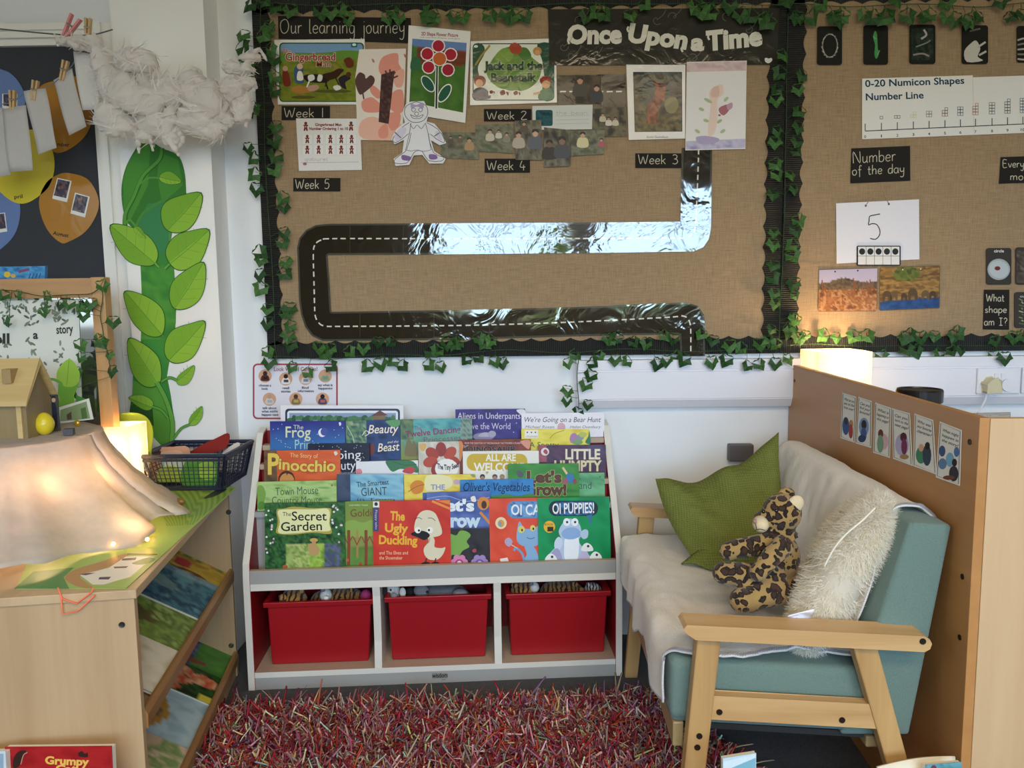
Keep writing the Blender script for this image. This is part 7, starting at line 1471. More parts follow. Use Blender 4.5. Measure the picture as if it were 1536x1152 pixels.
# throw over seat and back
THROW = flat('cream_fleece', '#e3dbd2', .98, .05, 60, bump=.35, bscale=240, sheen=.3, spec=.05)
TSTITCH = flat('grey_blue_stitch', '#a6a9b8', .9, .2)
path = [(XS0 - .012, SZ1 - .075), (XS0 - .014, SZ1 - .03), (XS0 - .008, SZ1 + .004), (XS0 + .03, SZ1 + .013)]
bx0 = PB1.x + (PT1.x - PB1.x) * (SZ1 - PB1.z) / (PT1.z - PB1.z)
path += [(XS0 + (bx0 - XS0) * t, SZ1 + .013 - SSL * (bx0 - XS0) * t) for t in (.25, .45, .65, .85)] + [(bx0 - .02, SZ1 + .018 - DS * .8), (bx0 - .012, SZ1 + .035 - DS * .6)]
path += [(PB1.x + (PT1.x - PB1.x) * k - .014, PB1.z + (PT1.z - PB1.z) * k) for k in (.45, .6, .75, .9)] + [(PT1.x + .004, PT1.z + .010), (PT1.x + .045, PT1.z + .015), (PT0.x - .01, PT0.z + .010), (PT0.x + .004, PT0.z - .02), (PT0.x - .004, PT0.z - .08)]
PP = smooth_pts(path, 7); NPP = len(PP) - 1
def throw(u, v):
    k = v * NPP; i = min(int(k), NPP - 1); t = k - i; x = PP[i][0] * (1 - t) + PP[i + 1][0] * t; z = PP[i][1] * (1 - t) + PP[i + 1][1] * t
    y_near = SY0 + (.012 if v < .1 else .02 - .03 * math.exp(-((v - .25) / .1) ** 2) + .018 * math.sin(v * 23))
    if v > .55: y_near = SY0 + .045 + .012 * math.sin(v * 17)
    y = y_near + (SY1 - .01 - y_near) * u
    wr = .0075 * (fbm(x * 9, y * 5, 2) + .5 * fbm(x * 22, y * 13, 7) + .55)
    seat = v < .55; z2 = z + (wr if seat else 0); x2 = x - (0 if seat else abs(wr))
    if v < .16: x2 -= .012 * (1 - v / .16) * (.5 + .5 * math.sin(y * 34 + 2 * math.sin(y * 11))); z2 += (-.028 + .03 * fbm(y * 5, 2)) * (1 - v / .16) * (u < .98)
    return (x2, y, z2)
b = MB(); b.smooth = True; b.grid(throw, 90, 130)
root = empty('throw_blanket', ((XA + XB) / 2, (SY0 + SY1) / 2, SZ1), 'cream fleece throw spread over the sofa seat and back', 'throw'); b.build('fleece', THROW, root, solid=.004)
b = MB()
ed = [throw(i / 200, 0) for i in range(201)] + []; nr = [throw(0, i / 260) for i in range(261)]
for L_ in (ed, nr):
    for i in range(0, len(L_) - 1):
        p = Vector(L_[i]); q = Vector(L_[min(i + 1, len(L_) - 1)]); b.tube([p + Vector((-.003, -.003, .004)), (p + q) / 2 + Vector((.004, .006, .005))], .0008, 4)
b.build('edge_stitching', TSTITCH, root)

# green knitted cushion
def knit(name, c1, c2, sc):
    m, nt, p = newmat(name); tc = N(nt, 'ShaderNodeTexCoord'); w = N(nt, 'ShaderNodeTexWave', Scale=sc, Distortion=1.0, bands_direction='Z'); w.inputs['Detail Scale'].default_value = 6; w2 = N(nt, 'ShaderNodeTexWave', Scale=sc * .8, Distortion=.6, bands_direction='X')
    mu = N(nt, 'ShaderNodeMath', operation='MULTIPLY'); r = N(nt, 'ShaderNodeValToRGB'); r.color_ramp.elements[0].color = srgb(c1); r.color_ramp.elements[1].color = srgb(c2)
    for a_ in (w, w2): nt.links.new(tc.outputs['Object'], a_.inputs['Vector'])
    nt.links.new(w.outputs['Fac'], mu.inputs[0]); nt.links.new(w2.outputs['Fac'], mu.inputs[1]); nt.links.new(mu.outputs[0], r.inputs[0]); nt.links.new(r.outputs[0], p.inputs['Base Color']); p.inputs['Roughness'].default_value = .95; p.inputs['Specular IOR Level'].default_value = .1
    bm_ = N(nt, 'ShaderNodeBump', Strength=.6, Distance=.003); nt.links.new(mu.outputs[0], bm_.inputs['Height']); nt.links.new(bm_.outputs[0], p.inputs['Normal']); return m
KNIT = knit('green_knit', '#6e753a', '#858c4c', 62)
gy = YF - .16; seatz = SZ1 + .018
gTL, gTR = on_y(983, 718, gy + .02), on_y(1168, 648, gy + .05); gBL = on_z(1042, 842, seatz); gBR = on_z(1205, 858, seatz)
gN = (gTR - gTL).cross(gBL - gTL).normalized(); gN = gN if gN.y < 0 else -gN
def pil(side):
    def f(u, v):
        p = (gTL * (1 - u) + gTR * u) * (1 - v) + (gBL * (1 - u) + gBR * u) * v
        e = (4 * u * (1 - u)) * (4 * v * (1 - v)); sag = .055 * math.sin(math.pi * u) * (1 - v) ** 2.0
        p = p - Vector((0, 0, 1)) * sag * (1.0) + Vector((1, 0, 0)) * -.016 * math.sin(math.pi * v) * (1 - u) - Vector((1, 0, 0)) * .020 * math.sin(math.pi * v) * u
        fold = .032 * math.sin(13 * (u - .3 * v) + 1.0) * (.4 + .6 * (1 - v)) * (1 - v) * math.sin(math.pi * min(1, u * 1.1)) + .008 * fbm(u * 4, v * 4, 3)
        return p + gN * (side * .055 * e ** .5 + fold)
    return f
b = MB(); b.smooth = True; b.grid(pil(1), 40, 40); b.grid(pil(-1), 40, 40)
root = empty('cushion', (gBL + gBR) / 2, 'olive green knitted cushion slumped against the far sofa arm', 'cushion'); kc_ = b.build('knitted_cover', KNIT, root)
b = MB(); b.smooth = True; f0, f1 = on_z(1022, 846, seatz + .006), on_z(1165, 864, seatz + .004)
b.grid(lambda u, v: (gBL + Vector((.01, .0, .03))) * (1 - u) * (1 - v) + (gBR + Vector((-.06, 0, .03))) * u * (1 - v) + (f0 * (1 - u) + f1 * u) * v + Vector((0, 0, .006 * math.sin(u * 14))), 24, 8); b.build('cover_flap', KNIT, kc_, solid=.004)

# leopard soft toy
lb = on_z(1135, 912, SZ1 + .016); ly = lb.y + .02
kp = on_y(1151, 850, ly).x - on_y(1150, 850, ly).x
zz = lambda x, y, dy=0: on_y(x / 2.88 + 900, y / 2.88 + 620, ly + dy)
b = MB(); b.smooth = True; r_ = lambda v: v / 2.88 * kp
b.ball(zz(785, 430), (r_(84), r_(80), r_(84)), 28, 20); b.ball(zz(712, 465, -.005), (r_(52), r_(50), r_(46)), 22, 14); b.ball(zz(775, 620), (r_(88), r_(82), r_(110)), 28, 20); b.ball(zz(775, 740, .01), (r_(90), r_(90), r_(80)), 24, 16)
b.tube([zz(790, 545), zz(780, 520), zz(782, 490)], [r_(76), r_(62), r_(60)], 18)
b.tube([zz(745, 560, -.02), zz(660, 575, -.03), zz(590, 585, -.03), zz(548, 595, -.03)], [r_(52), r_(46), r_(42), r_(38)], 16); b.ball(zz(556, 595, -.03), r_(41), 18, 12)
b.tube([zz(770, 720, -.04), zz(660, 700, -.06), zz(560, 690, -.07), zz(535, 690, -.07)], [r_(62), r_(54), r_(48), r_(44)], 16); b.ball(zz(534, 690, -.07), r_(48), 18, 12)
b.tube([zz(780, 760, -.06), zz(690, 785, -.09), zz(625, 810, -.1)], [r_(66), r_(58), r_(52)], 16); b.ball(zz(612, 808, -.105), r_(52), 18, 12)
b.tube([zz(800, 560, -.06), zz(740, 620, -.095), zz(690, 680, -.10)], [r_(46), r_(42), r_(36)], 14); b.ball(zz(684, 686, -.10), r_(38), 16, 10)
def leopard(name, sc=60):
    m, nt, p = newmat(name); tc = N(nt, 'ShaderNodeTexCoord'); nz = N(nt, 'ShaderNodeTexNoise', Scale=30.0); mxv = N(nt, 'ShaderNodeMix', data_type='VECTOR'); mxv.inputs[0].default_value = .03
    v = N(nt, 'ShaderNodeTexVoronoi', Scale=sc); v.inputs['Randomness'].default_value = .85; n2 = N(nt, 'ShaderNodeTexNoise', Scale=55.0, Detail=2.0); ad = N(nt, 'ShaderNodeMath', operation='MULTIPLY_ADD'); ad.inputs[1].default_value = .5
    r = N(nt, 'ShaderNodeValToRGB'); e = r.color_ramp.elements; e[0].position = 0; e[0].color = srgb('#4a2c18'); e[1].position = .80; e[1].color = srgb('#a3834e')
    for pos, c in ((.58, '#3a2214'), (.64, '#1a100b'), (.78, '#1a100b')): x = e.new(pos); x.color = srgb(c)
    nt.links.new(tc.outputs['Object'], mxv.inputs[4]); nt.links.new(nz.outputs['Color'], mxv.inputs[5]); nt.links.new(tc.outputs['Object'], nz.inputs['Vector']); nt.links.new(mxv.outputs[1], v.inputs['Vector']); nt.links.new(tc.outputs['Object'], n2.inputs['Vector'])
    nt.links.new(n2.outputs['Fac'], ad.inputs[0]); nt.links.new(v.outputs['Distance'], ad.inputs[2]); nt.links.new(ad.outputs[0], r.inputs[0]); nt.links.new(r.outputs[0], p.inputs['Base Color']); p.inputs['Roughness'].default_value = .95; p.inputs['Sheen Weight'].default_value = .2
    bm_ = N(nt, 'ShaderNodeBump', Strength=.5, Distance=.004); nb = N(nt, 'ShaderNodeTexNoise', Scale=320.0); nt.links.new(tc.outputs['Object'], nb.inputs['Vector']); nt.links.new(nb.outputs['Fac'], bm_.inputs['Height']); nt.links.new(bm_.outputs[0], p.inputs['Normal']); return m
LEO = leopard('leopard_plush')
root = empty('soft_toy', Vector((lb.x, ly, SZ1 + .016)), 'leopard print soft toy sitting on the sofa facing the bookshelf', 'soft toy')
o = b.build('body', LEO, root); md = o.modifiers.new('join', 'REMESH'); md.mode = 'VOXEL'; md.voxel_size = .004; md.use_smooth_shade = True; md = o.modifiers.new('soft', 'SMOOTH'); md.iterations = 6; md.factor = .6
CREAMP = flat('cream_plush', '#dcc9a4', .95, .08, 90, bump=.3)
b = MB(); b.smooth = True; M = Matrix.Rotation(.5, 3, 'Y'); b.ball(zz(845, 392, -.02), (r_(34), r_(18), r_(40)), 18, 12, M); b.build('ear', CREAMP, root, label='cream inner ear')
b = MB(); b.smooth = True; b.ball(zz(806, 350, .02), (r_(36), r_(18), r_(30)), 18, 12); b.build('ear', LEO, root)
b = MB(); b.smooth = True; b.ball(zz(694, 478, -.02), (r_(34), r_(44), r_(36)), 18, 12); muz = b.build('muzzle', CREAMP, root)
b = MB(); b.smooth = True; b.ball(zz(668, 466, -.03), (r_(9), r_(14), r_(9)), 12, 8); b.build('nose', flat('pinkish_nose', '#a5837a', .6), muz)
b = MB()
for p in ([(672, 476), (676, 500)], [(668, 505), (690, 500), (712, 505)]): b.tube([zz(x, y, -.062 + (x - 668) * .0001) for x, y in p], .0009, 5)
b.build('stitched_mouth', flat('dark_thread', '#2a1e18', .8), muz)
for e_ in ((762, 420, -.068), (706, 424, -.058)): b = MB(); b.smooth = True; b.ball(zz(*e_), r_(9), 12, 8); b.build('eye', flat('eye_black', '#0e0b0a', .1, spec=.8), root)
# short pile over the toy: sampled on the same balls and limbs
rg = random.Random(9)

# fluffy cream cushion seen from its edge
fy = YN + .20; fc = on_y(1245, 850, fy - .06); ftop, fbot = on_y(1330, 748, fy - .06), on_y(1190, 982, fy - .06)
La = (ftop - fbot).length / 2; ea = (ftop - fbot).normalized(); en = Vector((0, 1, 0)).cross(ea).normalized(); en = en if en.x < 0 else -en; ey = Vector((.36, .93, 0)).normalized(); ey = (ey - ey.dot(ea) * ea).normalized(); en = ey.cross(ea).normalized(); en = en if en.x < 0 else -en; fc = (ftop + fbot) / 2 + en * .004 + ey * .045
Wy = .135; Tn = .056
def fpt(th, ph):
    ct, st = math.cos(th), math.sin(th); cp_, sp = math.cos(ph), math.sin(ph); sg = lambda x, e: math.copysign(abs(x) ** e, x)
    a_ = La * sg(ct, .45) * sg(cp_, .8); y_ = Wy * sg(st, .5) * sg(cp_, .8); n_ = Tn * sg(sp, .9) * (1 - .35 * abs(ct) ** 6)
    return fc + ea * a_ + ey * y_ + en * n_
b = MB(); b.smooth = True; b.grid(lambda u, v: fpt(2 * math.pi * u, math.pi * (v - .5)), 56, 28)
root = empty('cushion', Vector((fc.x, fc.y, SZ1 + .016)), 'fluffy cream fur cushion on its edge against the sofa back', 'cushion'); FURW = printed('cream_fur', .9, spec=.1, transl=.45, grain=.05); b.col = srgb('#faf3e4'); b.c = [b.col] * len(b.f); b.build('cushion_body', FURW, root, merge=True)
R_, D_, C_ = [], [], []
for i in range(42000):
    th, ph = rg.uniform(0, 2 * math.pi), math.asin(rg.uniform(-1, 1)); p = fpt(th, ph); q = fpt(th + .02, ph); r2 = fpt(th, ph + .02); nn = (q - p).cross(r2 - p)
    if nn.length < 1e-9: continue
    nn.normalize()
    if nn.dot(p - fc) < 0: nn = -nn
    tdir = Vector((rg.gauss(0, .5), rg.gauss(0, .5), -.75 + rg.gauss(0, .45))); R_.append(p); D_.append(nn * .75 + tdir * .75); t = rg.random(); C_.append(srgb(mixc((246, 238, 220), (254, 252, 246), t)))
strands('fur', FURW, R_, D_, C_, .016, .0017, parent=root, segs=3, bend=.3, seed=3, taper=.2, kind='stuff')
b = MB(); b.smooth = True; zp = [on_y(x, y, fy - .06 - Wy * .66) for x, y in smooth_pts([(1310, 760), (1292, 778), (1266, 800), (1248, 822), (1234, 848)], 5)]; b.tube([p + Vector((0, -.008, 0)) for p in zp], .002, 8); b.build('zip_line', flat('white_zip', '#e6decb', .7), root)
b = MB(); b.smooth = True; tg = on_y(1200, 925, YN + .035); b.grid(lambda u, v: tg + Vector((.05 * u - .028, -.004 + .010 * math.sin(v * 5), .006 + .034 * v * (1 - .4 * (1 - u)) - .018 + .012 * math.sin(u * 4) * (1 - v))), 14, 10); b.build('satin_label', flat('white_satin', '#eceaf2', .3, .03, spec=.6), root, solid=.0015)

set_frame()
# cabinet (back board and end board) with lamp and jar on it
BACKM = wood('orange_beech_level', '#a9743f', '#bf8a52', 1, 4, .4, 1); BACKL = wood('pale_beech_end', '#c4a077', '#d6b68e', 2, 6, .45)
pfar_y = -.010; PZ = on_y(1185, 546, pfar_y).z; pF = on_z(1185, 546, PZ); pN = on_z(1470, 627, PZ); pd = (pF - pN).normalized(); pr_ = Vector((pd.y, -pd.x, 0)); PLn = (pF - pN).length
pp = lambda s, t, z: Vector((pN.x, pN.y, 0)) + pd * s + pr_ * t + Z * z
cab = empty('cabinet', pp(PLn / 2, .25, 0), 'tall beech cabinet whose plain back stands behind the sofa', 'cabinet')
def pbox(s0, s1, t0, t1, za, zb): return [pp(s, t, z) for z in (za, zb) for s, t in ((s0, t0), (s1, t0), (s1, t1), (s0, t1))]
CTZ = PZ - .135
b = MB(); b.hexa(pbox(.0, PLn, 0, .018, 0, PZ)); b.build('back_board', BACKM, cab, bevel=.001)
b = MB(); b.hexa(pbox(-.001, .018, .0185, .42, 0, PZ - .001)); b.build('end_board', BACKL, cab, bevel=.001)
b = MB(); b.hexa(pbox(PLn - .018, PLn, .0185, .42, 0, CTZ)); b.build('end_board', BACKL, cab)
b = MB(); b.hexa(pbox(.018, PLn - .018, .0185, .42, CTZ - .02, CTZ)); b.build('top_board', flat('white_worktop', '#dfe4ea', .4, .03, 5), cab)
for px, py in ((1455, 663), (1444, 865), (1440, 956), (1192, 571)):
    c = hit(px, py, pp(0, 0, 0), -pr_); b = MB(); b.lathe([(.0055, -.001), (.0055, .0015), (.003, .001)], c, 14, (-pr_).to_track_quat('Z', 'Y').to_matrix()); b.build('screw', BOLTD, cab)
def prompt(q, label, lines, paint):
    a = Art(pp(0, -.0008, 0), -pr_); c = (sum(p[0] for p in q) / 4, sum(p[1] for p in q) / 4); a.slab(q, '#e8e5dd', t=.0006); sh = lambda k: [(c[0] + (p[0] - c[0]) * k, c[1] + (p[1] - c[1]) * (1 - (1 - k) * .5)) for p in q]
    a.stroke(sh(.88), .9, '#3f4a55', closed=True)
    B = lambda u, v: tuple((q[0][i] * (1 - u) + q[1][i] * u) * (1 - v) + (q[3][i] * (1 - u) + q[2][i] * u) * v for i in (0, 1))
    for i, t in enumerate(lines):
        w_ = min(.36, .05 * len(t)); p0, p1 = B(.5 - w_, .15 + .09 * i), B(.5 + w_, .15 + .09 * i); a.text(t, p0[0], p0[1], p1[0], 4, '#3a3c42', .015, y1=p1[1]); a.L -= a.STEP
    a.up(); paint(a, B); a.build('prompt_card', PAPER, label=label, cat='prompt card', group='reading prompt cards')
def figs(L):
    def f(a, B):
        for u, v, ru, rv, c in L: p = B(u, v); p2 = B(u + ru, v); p3 = B(u, v + rv); a.ell(p[0], p[1], abs(p2[0] - p[0]), abs(p3[1] - p[1]), c, n=14)
    return f
prompt([(1263.8, 589), (1284.6, 595), (1282, 664), (1261, 657)], 'reading prompt card What can you see, first from the far end', ['What can you', 'see on the', 'front cover?'], figs([(.35, .7, .25, .2, '#3f5f94'), (.72, .62, .15, .09, '#b98a6a'), (.72, .78, .16, .16, '#a5483c'), (.35, .6, .12, .08, '#4a3a34')]))
prompt([(1287.7, 595), (1308, 601.5), (1307, 672), (1283.6, 665)], 'reading prompt card Can you find, second from the far end', ['Can you', 'find your', 'favourite?'], figs([(.5, .6, .34, .2, '#7fa0c9'), (.5, .55, .18, .1, '#3a2c28'), (.5, .76, .2, .15, '#4a5f94'), (.4, .86, .25, .08, '#2f4470')]))
prompt([(1313, 603.6), (1336.7, 611.6), (1335, 687), (1310, 679)], 'reading prompt card What is happening on this page, third from the far end', ['What is', 'happening on', 'this page?'], figs([(.6, .72, .3, .16, '#d9b3b8'), (.42, .58, .16, .09, '#6a3a2c'), (.42, .78, .2, .18, '#7fa58a')]))
prompt([(1338, 612), (1365, 620), (1369, 699), (1340, 688)], 'reading prompt card Can you turn to the next page, with a lilac figure', ['Can you', 'turn to the', 'next page?'], figs([(.5, .66, .36, .22, '#b9b0cf'), (.6, .5, .18, .09, '#5a2c34'), (.62, .68, .16, .16, '#7a3a5c'), (.6, .88, .24, .05, '#a88a5a')]))
prompt([(1372, 620), (1400, 630), (1405, 712), (1370, 699)], 'reading prompt card Who was your favourite character, second from the near end', ['Who was', 'your favourite', 'character?'], figs([(.35, .74, .24, .16, '#4a8a6a'), (.62, .7, .2, .2, '#3f4a5a'), (.36, .6, .12, .07, '#d9a98a'), (.66, .52, .12, .07, '#2f2a28')]))
prompt([(1410, 632), (1443, 645), (1440, 729), (1404, 716)], 'reading prompt card What might happen in the story, nearest the cabinet edge', ['What might', 'happen in', 'the story?'], figs([(.2, .5, .14, .1, '#4a5a8a'), (.55, .6, .18, .13, '#7fb0d0'), (.82, .42, .12, .09, '#5a7ab0'), (.25, .72, .18, .1, '#6a86a8'), (.75, .62, .11, .07, '#3a2c28'), (.74, .82, .2, .14, '#3f3a44'), (.55, .92, .25, .04, '#7a4a34')]))
# box lamp on the cabinet
lq = on_z(1200, 560, PZ); lx0, lx1 = on_y(1203, 528, -.20).x, on_y(1309, 528, -.20).x; lzt = on_y(1260, 528, -.20).z; lw = on_y(1309, 528, -.2).x - on_y(1229, 528, -.2).x
root = empty('box_lamp', ((lx1 - lw / 2), -.20 + lw / 2, CTZ), 'glowing square paper lamp behind the cabinet back', 'lamp')
box_shade(lx1 - lw, lx1, -.20, -.20 + lw, CTZ + .012, lzt, root)
b = MB(); b.box((lx1 - lw * .9, -.19, CTZ), (lx1 - lw * .1, -.21 + lw, CTZ + .012)); b.build('lamp_base', flat('lamp_base', '#d8cfbc', .5), root)
lamp_light('box_lamp_light', Vector((lx1 - lw * .45, -.20 + lw * .42, lzt - .03)), 2.4, (1, .72, .38), .02)
# jar
jc = on_z(1379, 590, PZ + .0); jl, jr = on_y(1346.5, 590, jc.y).x, on_y(1411.5, 590, jc.y).x; jy = -.62; jl, jr = on_y(1346.5, 590, jy).x, on_y(1411.5, 590, jy).x; jr_ = (jr - jl) / 2; jz1 = on_y(1379, 583, jy).z; jz0 = on_y(1379, 603, jy).z
root = empty('jar', ((jl + jr) / 2, jy, CTZ), 'clear storage jar with a black screw lid behind the cabinet back', 'jar')
b = MB(); b.smooth = False; b.lathe([(jr_ * .96, jz0), (jr_, jz0 + .003), (jr_, jz1 - .004), (jr_ * .96, jz1), (jr_ * .9, jz1), (jr_ * .88, jz1 - .003)], ((jl + jr) / 2, jy, 0), 40); b.build('jar_lid', flat('black_lid', '#191615', .3, .1), root)
b = MB(); b.smooth = True; b.lathe([(jr_ * 1.0, CTZ + .001), (jr_ * 1.08, CTZ + .02), (jr_ * 1.08, jz0 - .02), (jr_ * .9, jz0 - .004), (jr_ * .9, jz0)], ((jl + jr) / 2, jy, 0), 40); b.build('jar_body', flat('clear_plastic', '#e8eef0', .05, .01, trans=.92, spec=.5), root)
pc = [on_z(x, y, CTZ + .001) for x, y in ((1448, 634), (1516, 627), (1520, 619), (1455, 621))]; a = Art((0, 0, CTZ + .001), (0, 0, 1)); a.slab([(1446, 630), (1516, 627), (1516, 618.5), (1455, 620)], '#e9edf2', t=.0008); rr = random.Random(3)
for k in range(26): x = 1458 + k * 2.2; a.stroke([(x, 620.5 + rr.random() * 2), (x + 1.5, 625 - rr.random() * 3)], .5, '#8a93a6'); a.L -= a.STEP * .9
a.stroke([(1455, 620.8), (1515.5, 619.3), (1515.5, 626.5)], .6, '#8a93a6'); a.build('drawing_sheet', PAPER, label='white sheet of small pencil drawings on the cabinet top', cat='paper')
q0, q1 = on_y(1094, 667, -.03), on_y(1130, 692, -.03); b = MB(); b.box((q0.x, -.035, q1.z), (q1.x, -.001, q0.z)); b.build('wall_box', flat('grey_wall_box', '#5a5558', .5), label='dark grey box on the wall behind the green cushion', cat='wall box', bevel=.004)

# books standing at the bottom of the view
def standing(y, x0, x1, ytop, label, base, draw, lean_=.05, th=.012, yt2=None):
    O = Vector((0, y, 0)); Nn = Vector((0, -math.cos(lean_), math.sin(lean_))); a = Art(O, Nn); TL, TR = hit(x0, ytop, O, Nn), hit(x1, yt2 or ytop, O, Nn); dn_ = Vector((0, -math.sin(lean_), -math.cos(lean_))); BL, BR = [p + dn_ * ((p.z - .001) / -dn_.z) for p in (TL, TR)]
    root = empty('picture_book', (BL + BR) / 2, label, 'book'); a.slab([proj(p) for p in (TL, TR, BR, BL)], base, t=.0014); draw(a); a.build('cover', GLOSSY, root)
    b = MB(); e = -Nn * th; b.hexa([BL, BR, BR + e, BL + e, TL - Z * .003, TR - Z * .003, TR - Z * .003 + e, TL - Z * .003 + e], col=srgb('#e6dfcf')); b.build('page_block', PAPER, root); return root
yb = Np.y - .10
def d_cat(a):
    a.raster([(9, 1121), (167, 1119), (166, 1152), (9, 1152)], 20, 6, pal([(158, 30, 34), (172, 38, 40), (146, 26, 32)], 2, 1, 3)); a.blob([(20, 1150), (22, 1135), (30, 1126), (40, 1126), (36, 1136), (28, 1150)], '#3a2420', 4); a.stroke([(32, 1146), (36, 1132), (42, 1128)], 1.4, '#b98a7a', sm=3)
    a.text('Grumpy', 69, 1145, 133, 11, '#e8b85a', .04, y1=1147.5); a.text('Cat', 85, 1158, 115, 11, '#e8b85a', .04)
    a.blob([(118, 1129), (124, 1126), (128, 1130), (132, 1128), (132, 1135), (120, 1134)], '#3a2420')
standing(yb, 8, 168, 1120, 'red picture book standing against the bookcase end panel', '#a02428', d_cat, yt2=1118.5)
standing(yb - .012, -60, 9, 1126, 'pale picture book standing just left of the red one', '#c9d2d8', lambda a: a.rect(-10, 1130, 6, 1152, '#8fa6b8'))
yr = SOFA_Y - .10
standing(yr - .0, 1388, 1442, 1147, 'teal blue picture book propped open by the cabinet corner', '#5f98a6', lambda a: (a.raster([(1391, 1146), (1441, 1143), (1441, 1200), (1391, 1200)], 10, 8, pal([(90, 146, 160), (112, 166, 176), (76, 130, 146)], 2, 2, 2)), a.blob([(1396, 1150), (1400, 1147), (1404, 1150), (1403, 1158), (1396, 1158)], '#6a4450')), lean_=.1, yt2=1142.5)
b = MB(); b.smooth = True; g0, g1 = on_y(1316, 1150, yr + .05), on_y(1431, 1134, yr + .09)
b.grid(lambda u, v: (g0 * (1 - u) + g1 * u) * v + Vector((g0.x * (1 - u) + g1.x * u, g0.y * (1 - u) + g1.y * u - .04, .001)) * (1 - v) + Vector((0, -.012 * math.sin(math.pi * v), .006 * math.sin(math.pi * u))), 16, 12, col=srgb('#e9e1cd')); b.build('open_book', PAPER, solid=.006, label='cream page of an open book standing under the sofa end', cat='book')
standing(yr - .02, 1084, 1134, 1137, 'blue white picture book tip in front of the sofa front leg', '#b9d2de', lambda a: (a.poly([(1085, 1142), (1133, 1130), (1133, 1200), (1085, 1200)], '#cfe0e8'), a.poly([(1095, 1152), (1133, 1136), (1133, 1200), (1095, 1200)], '#7fb0c4')), yt2=1129)
# ------------------------------------------------------------------ ivy garlands
STEM = flat('ivy_stem', '#33502c', .7, .2, 60)
def ivy_leaf(b, c, size, rng, up=None, tone=None):
    ang = rng.uniform(-.9, .9) + math.pi if up is None else up; nrm = Vector((rng.uniform(-.5, .5), -1, rng.uniform(-.3, .5))).normalized()
    rt = Vector((1, 0, 0)); rt = (rt - rt.dot(nrm) * nrm).normalized(); fw = nrm.cross(rt)
    if fw.z > 0: pass
    X = rt * math.cos(ang) + fw * math.sin(ang); Y = -rt * math.sin(ang) + fw * math.cos(ang)
    sh = [(0, -.40), (.18, -.48), (.40, -.40), (.42, -.20), (.58, .06), (.38, .16), (.24, .34), (0, .62), (-.24, .34), (-.38, .16), (-.58, .06), (-.42, -.20), (-.40, -.40), (-.18, -.48)]
    k = rng.uniform(.85, 1.15); pts = [c + X * x * size * rng.uniform(.88, 1.1) + Y * y * size + nrm * (.010 - .20 * size * (abs(x) ** 1.5 + .3 * y * y)) for x, y in sh]
    ctr = c + nrm * .014; t = rng.random() if tone is None else tone; c1 = srgb(mixc((30, 62, 28), (62, 104, 46), t)); c2 = srgb(mixc((40, 74, 34), (76, 118, 58), t))
    st = b.add([ctr + Y * -.36 * size, ctr + Y * .1 * size] + pts)
    n = len(pts)
    for i in range(n): b.face((st + (0 if i in (0, 1, n - 1, n - 2, 12) else 1), st + 2 + i, st + 2 + (i + 1) % n), col=c1 if i % 2 else c2)
    b.face((st, st + 1, st + 2 + 3), col=c1) if False else None
def garland(label, pts, stem, y=BF - .012, size=.047, seed=1, yfn=None):
    rng = random.Random(seed); P = [on_y(*p, y) for p in smooth_pts(stem, 6)]; root = empty('ivy_garland', P[len(P) // 2], label, 'ivy garland')
    b = MB(); b.smooth = True; b.tube([p + Vector((0, -.002 * math.sin(i * .9), .003 * math.sin(i * .6))) for i, p in enumerate(P)], .0013, 5); lf = MB(); lf.smooth = False
    for x, yy in pts:
        yl = (yfn(x, yy) if yfn else y) - rng.uniform(.0, .012); c = on_y(x, yy, yl); near = min(P, key=lambda p: (p - c).length); ivy_leaf(lf, c, size * rng.uniform(.85, 1.15), rng)
        if (near - c).length < .2: b.tube([near, (near + c) / 2 + Vector((0, -.004, .006)), c + Vector((0, .003, .012))], .0009, 4)
    b.build('vine', STEM, root); lf.build('foliage', LEAF, root, solid=.0008)
garland('ivy garland trailing down the left border of the wide board', [(378, 10), (366, 56), (367, 73), (370, 98), (377, 120), (378, 168), (380, 165), (375, 222), (383, 238), (383, 263), (386, 284), (391, 378), (392, 392), (392, 413), (392, 433), (402, 465), (403, 485), (402, 528), (405, 545), (414, 15), (402, 47), (398, 55), (405, 42), (410, 75), (410, 92), (412, 115), (414, 135), (415, 192), (412, 210), (413, 235), (413, 255), (424, 297), (425, 312), (428, 350), (425, 365), (430, 395), (428, 412), (433, 463), (430, 470), (437, 490), (432, 505), (438, 518), (400, 4)], [(392, 2), (390, 60), (396, 150), (398, 250), (404, 340), (410, 430), (412, 510), (416, 540)], seed=2)
garland('ivy garland along the top border of the wide board', [(436, 18), (483, 18), (498, 20), (520, 20), (525, 30), (512, 16), (580, 28), (598, 27), (590, 20), (640, 28), (650, 30), (644, 20), (680, 28), (695, 28), (735, 26), (760, 22), (770, 24), (790, 25), (878, 25), (905, 22), (895, 20), (945, 26), (968, 8), (1040, 12), (1052, 18), (1060, 10), (1065, 20), (1095, 8), (1110, 22), (1125, 26), (1145, 30), (1150, 36)], [(392, 6), (480, 8), (600, 6), (740, 9), (880, 6), (1000, 5), (1100, 6), (1172, 6)], seed=3)
garland('ivy garland along the top border of the number board', [(1195, 27), (1215, 27), (1250, 28), (1262, 25), (1256, 30), (1292, 22), (1308, 27), (1330, 27), (1326, 30), (1360, 26), (1385, 30), (1392, 24), (1415, 27), (1430, 30), (1453, 30), (1448, 34), (1465, 28), (1515, 28), (1530, 25), (1340, 4), (1180, 4), (1230, 6), (1420, 6), (1500, 5)], [(1172, 6), (1260, 9), (1360, 7), (1460, 9), (1540, 6)], seed=4)
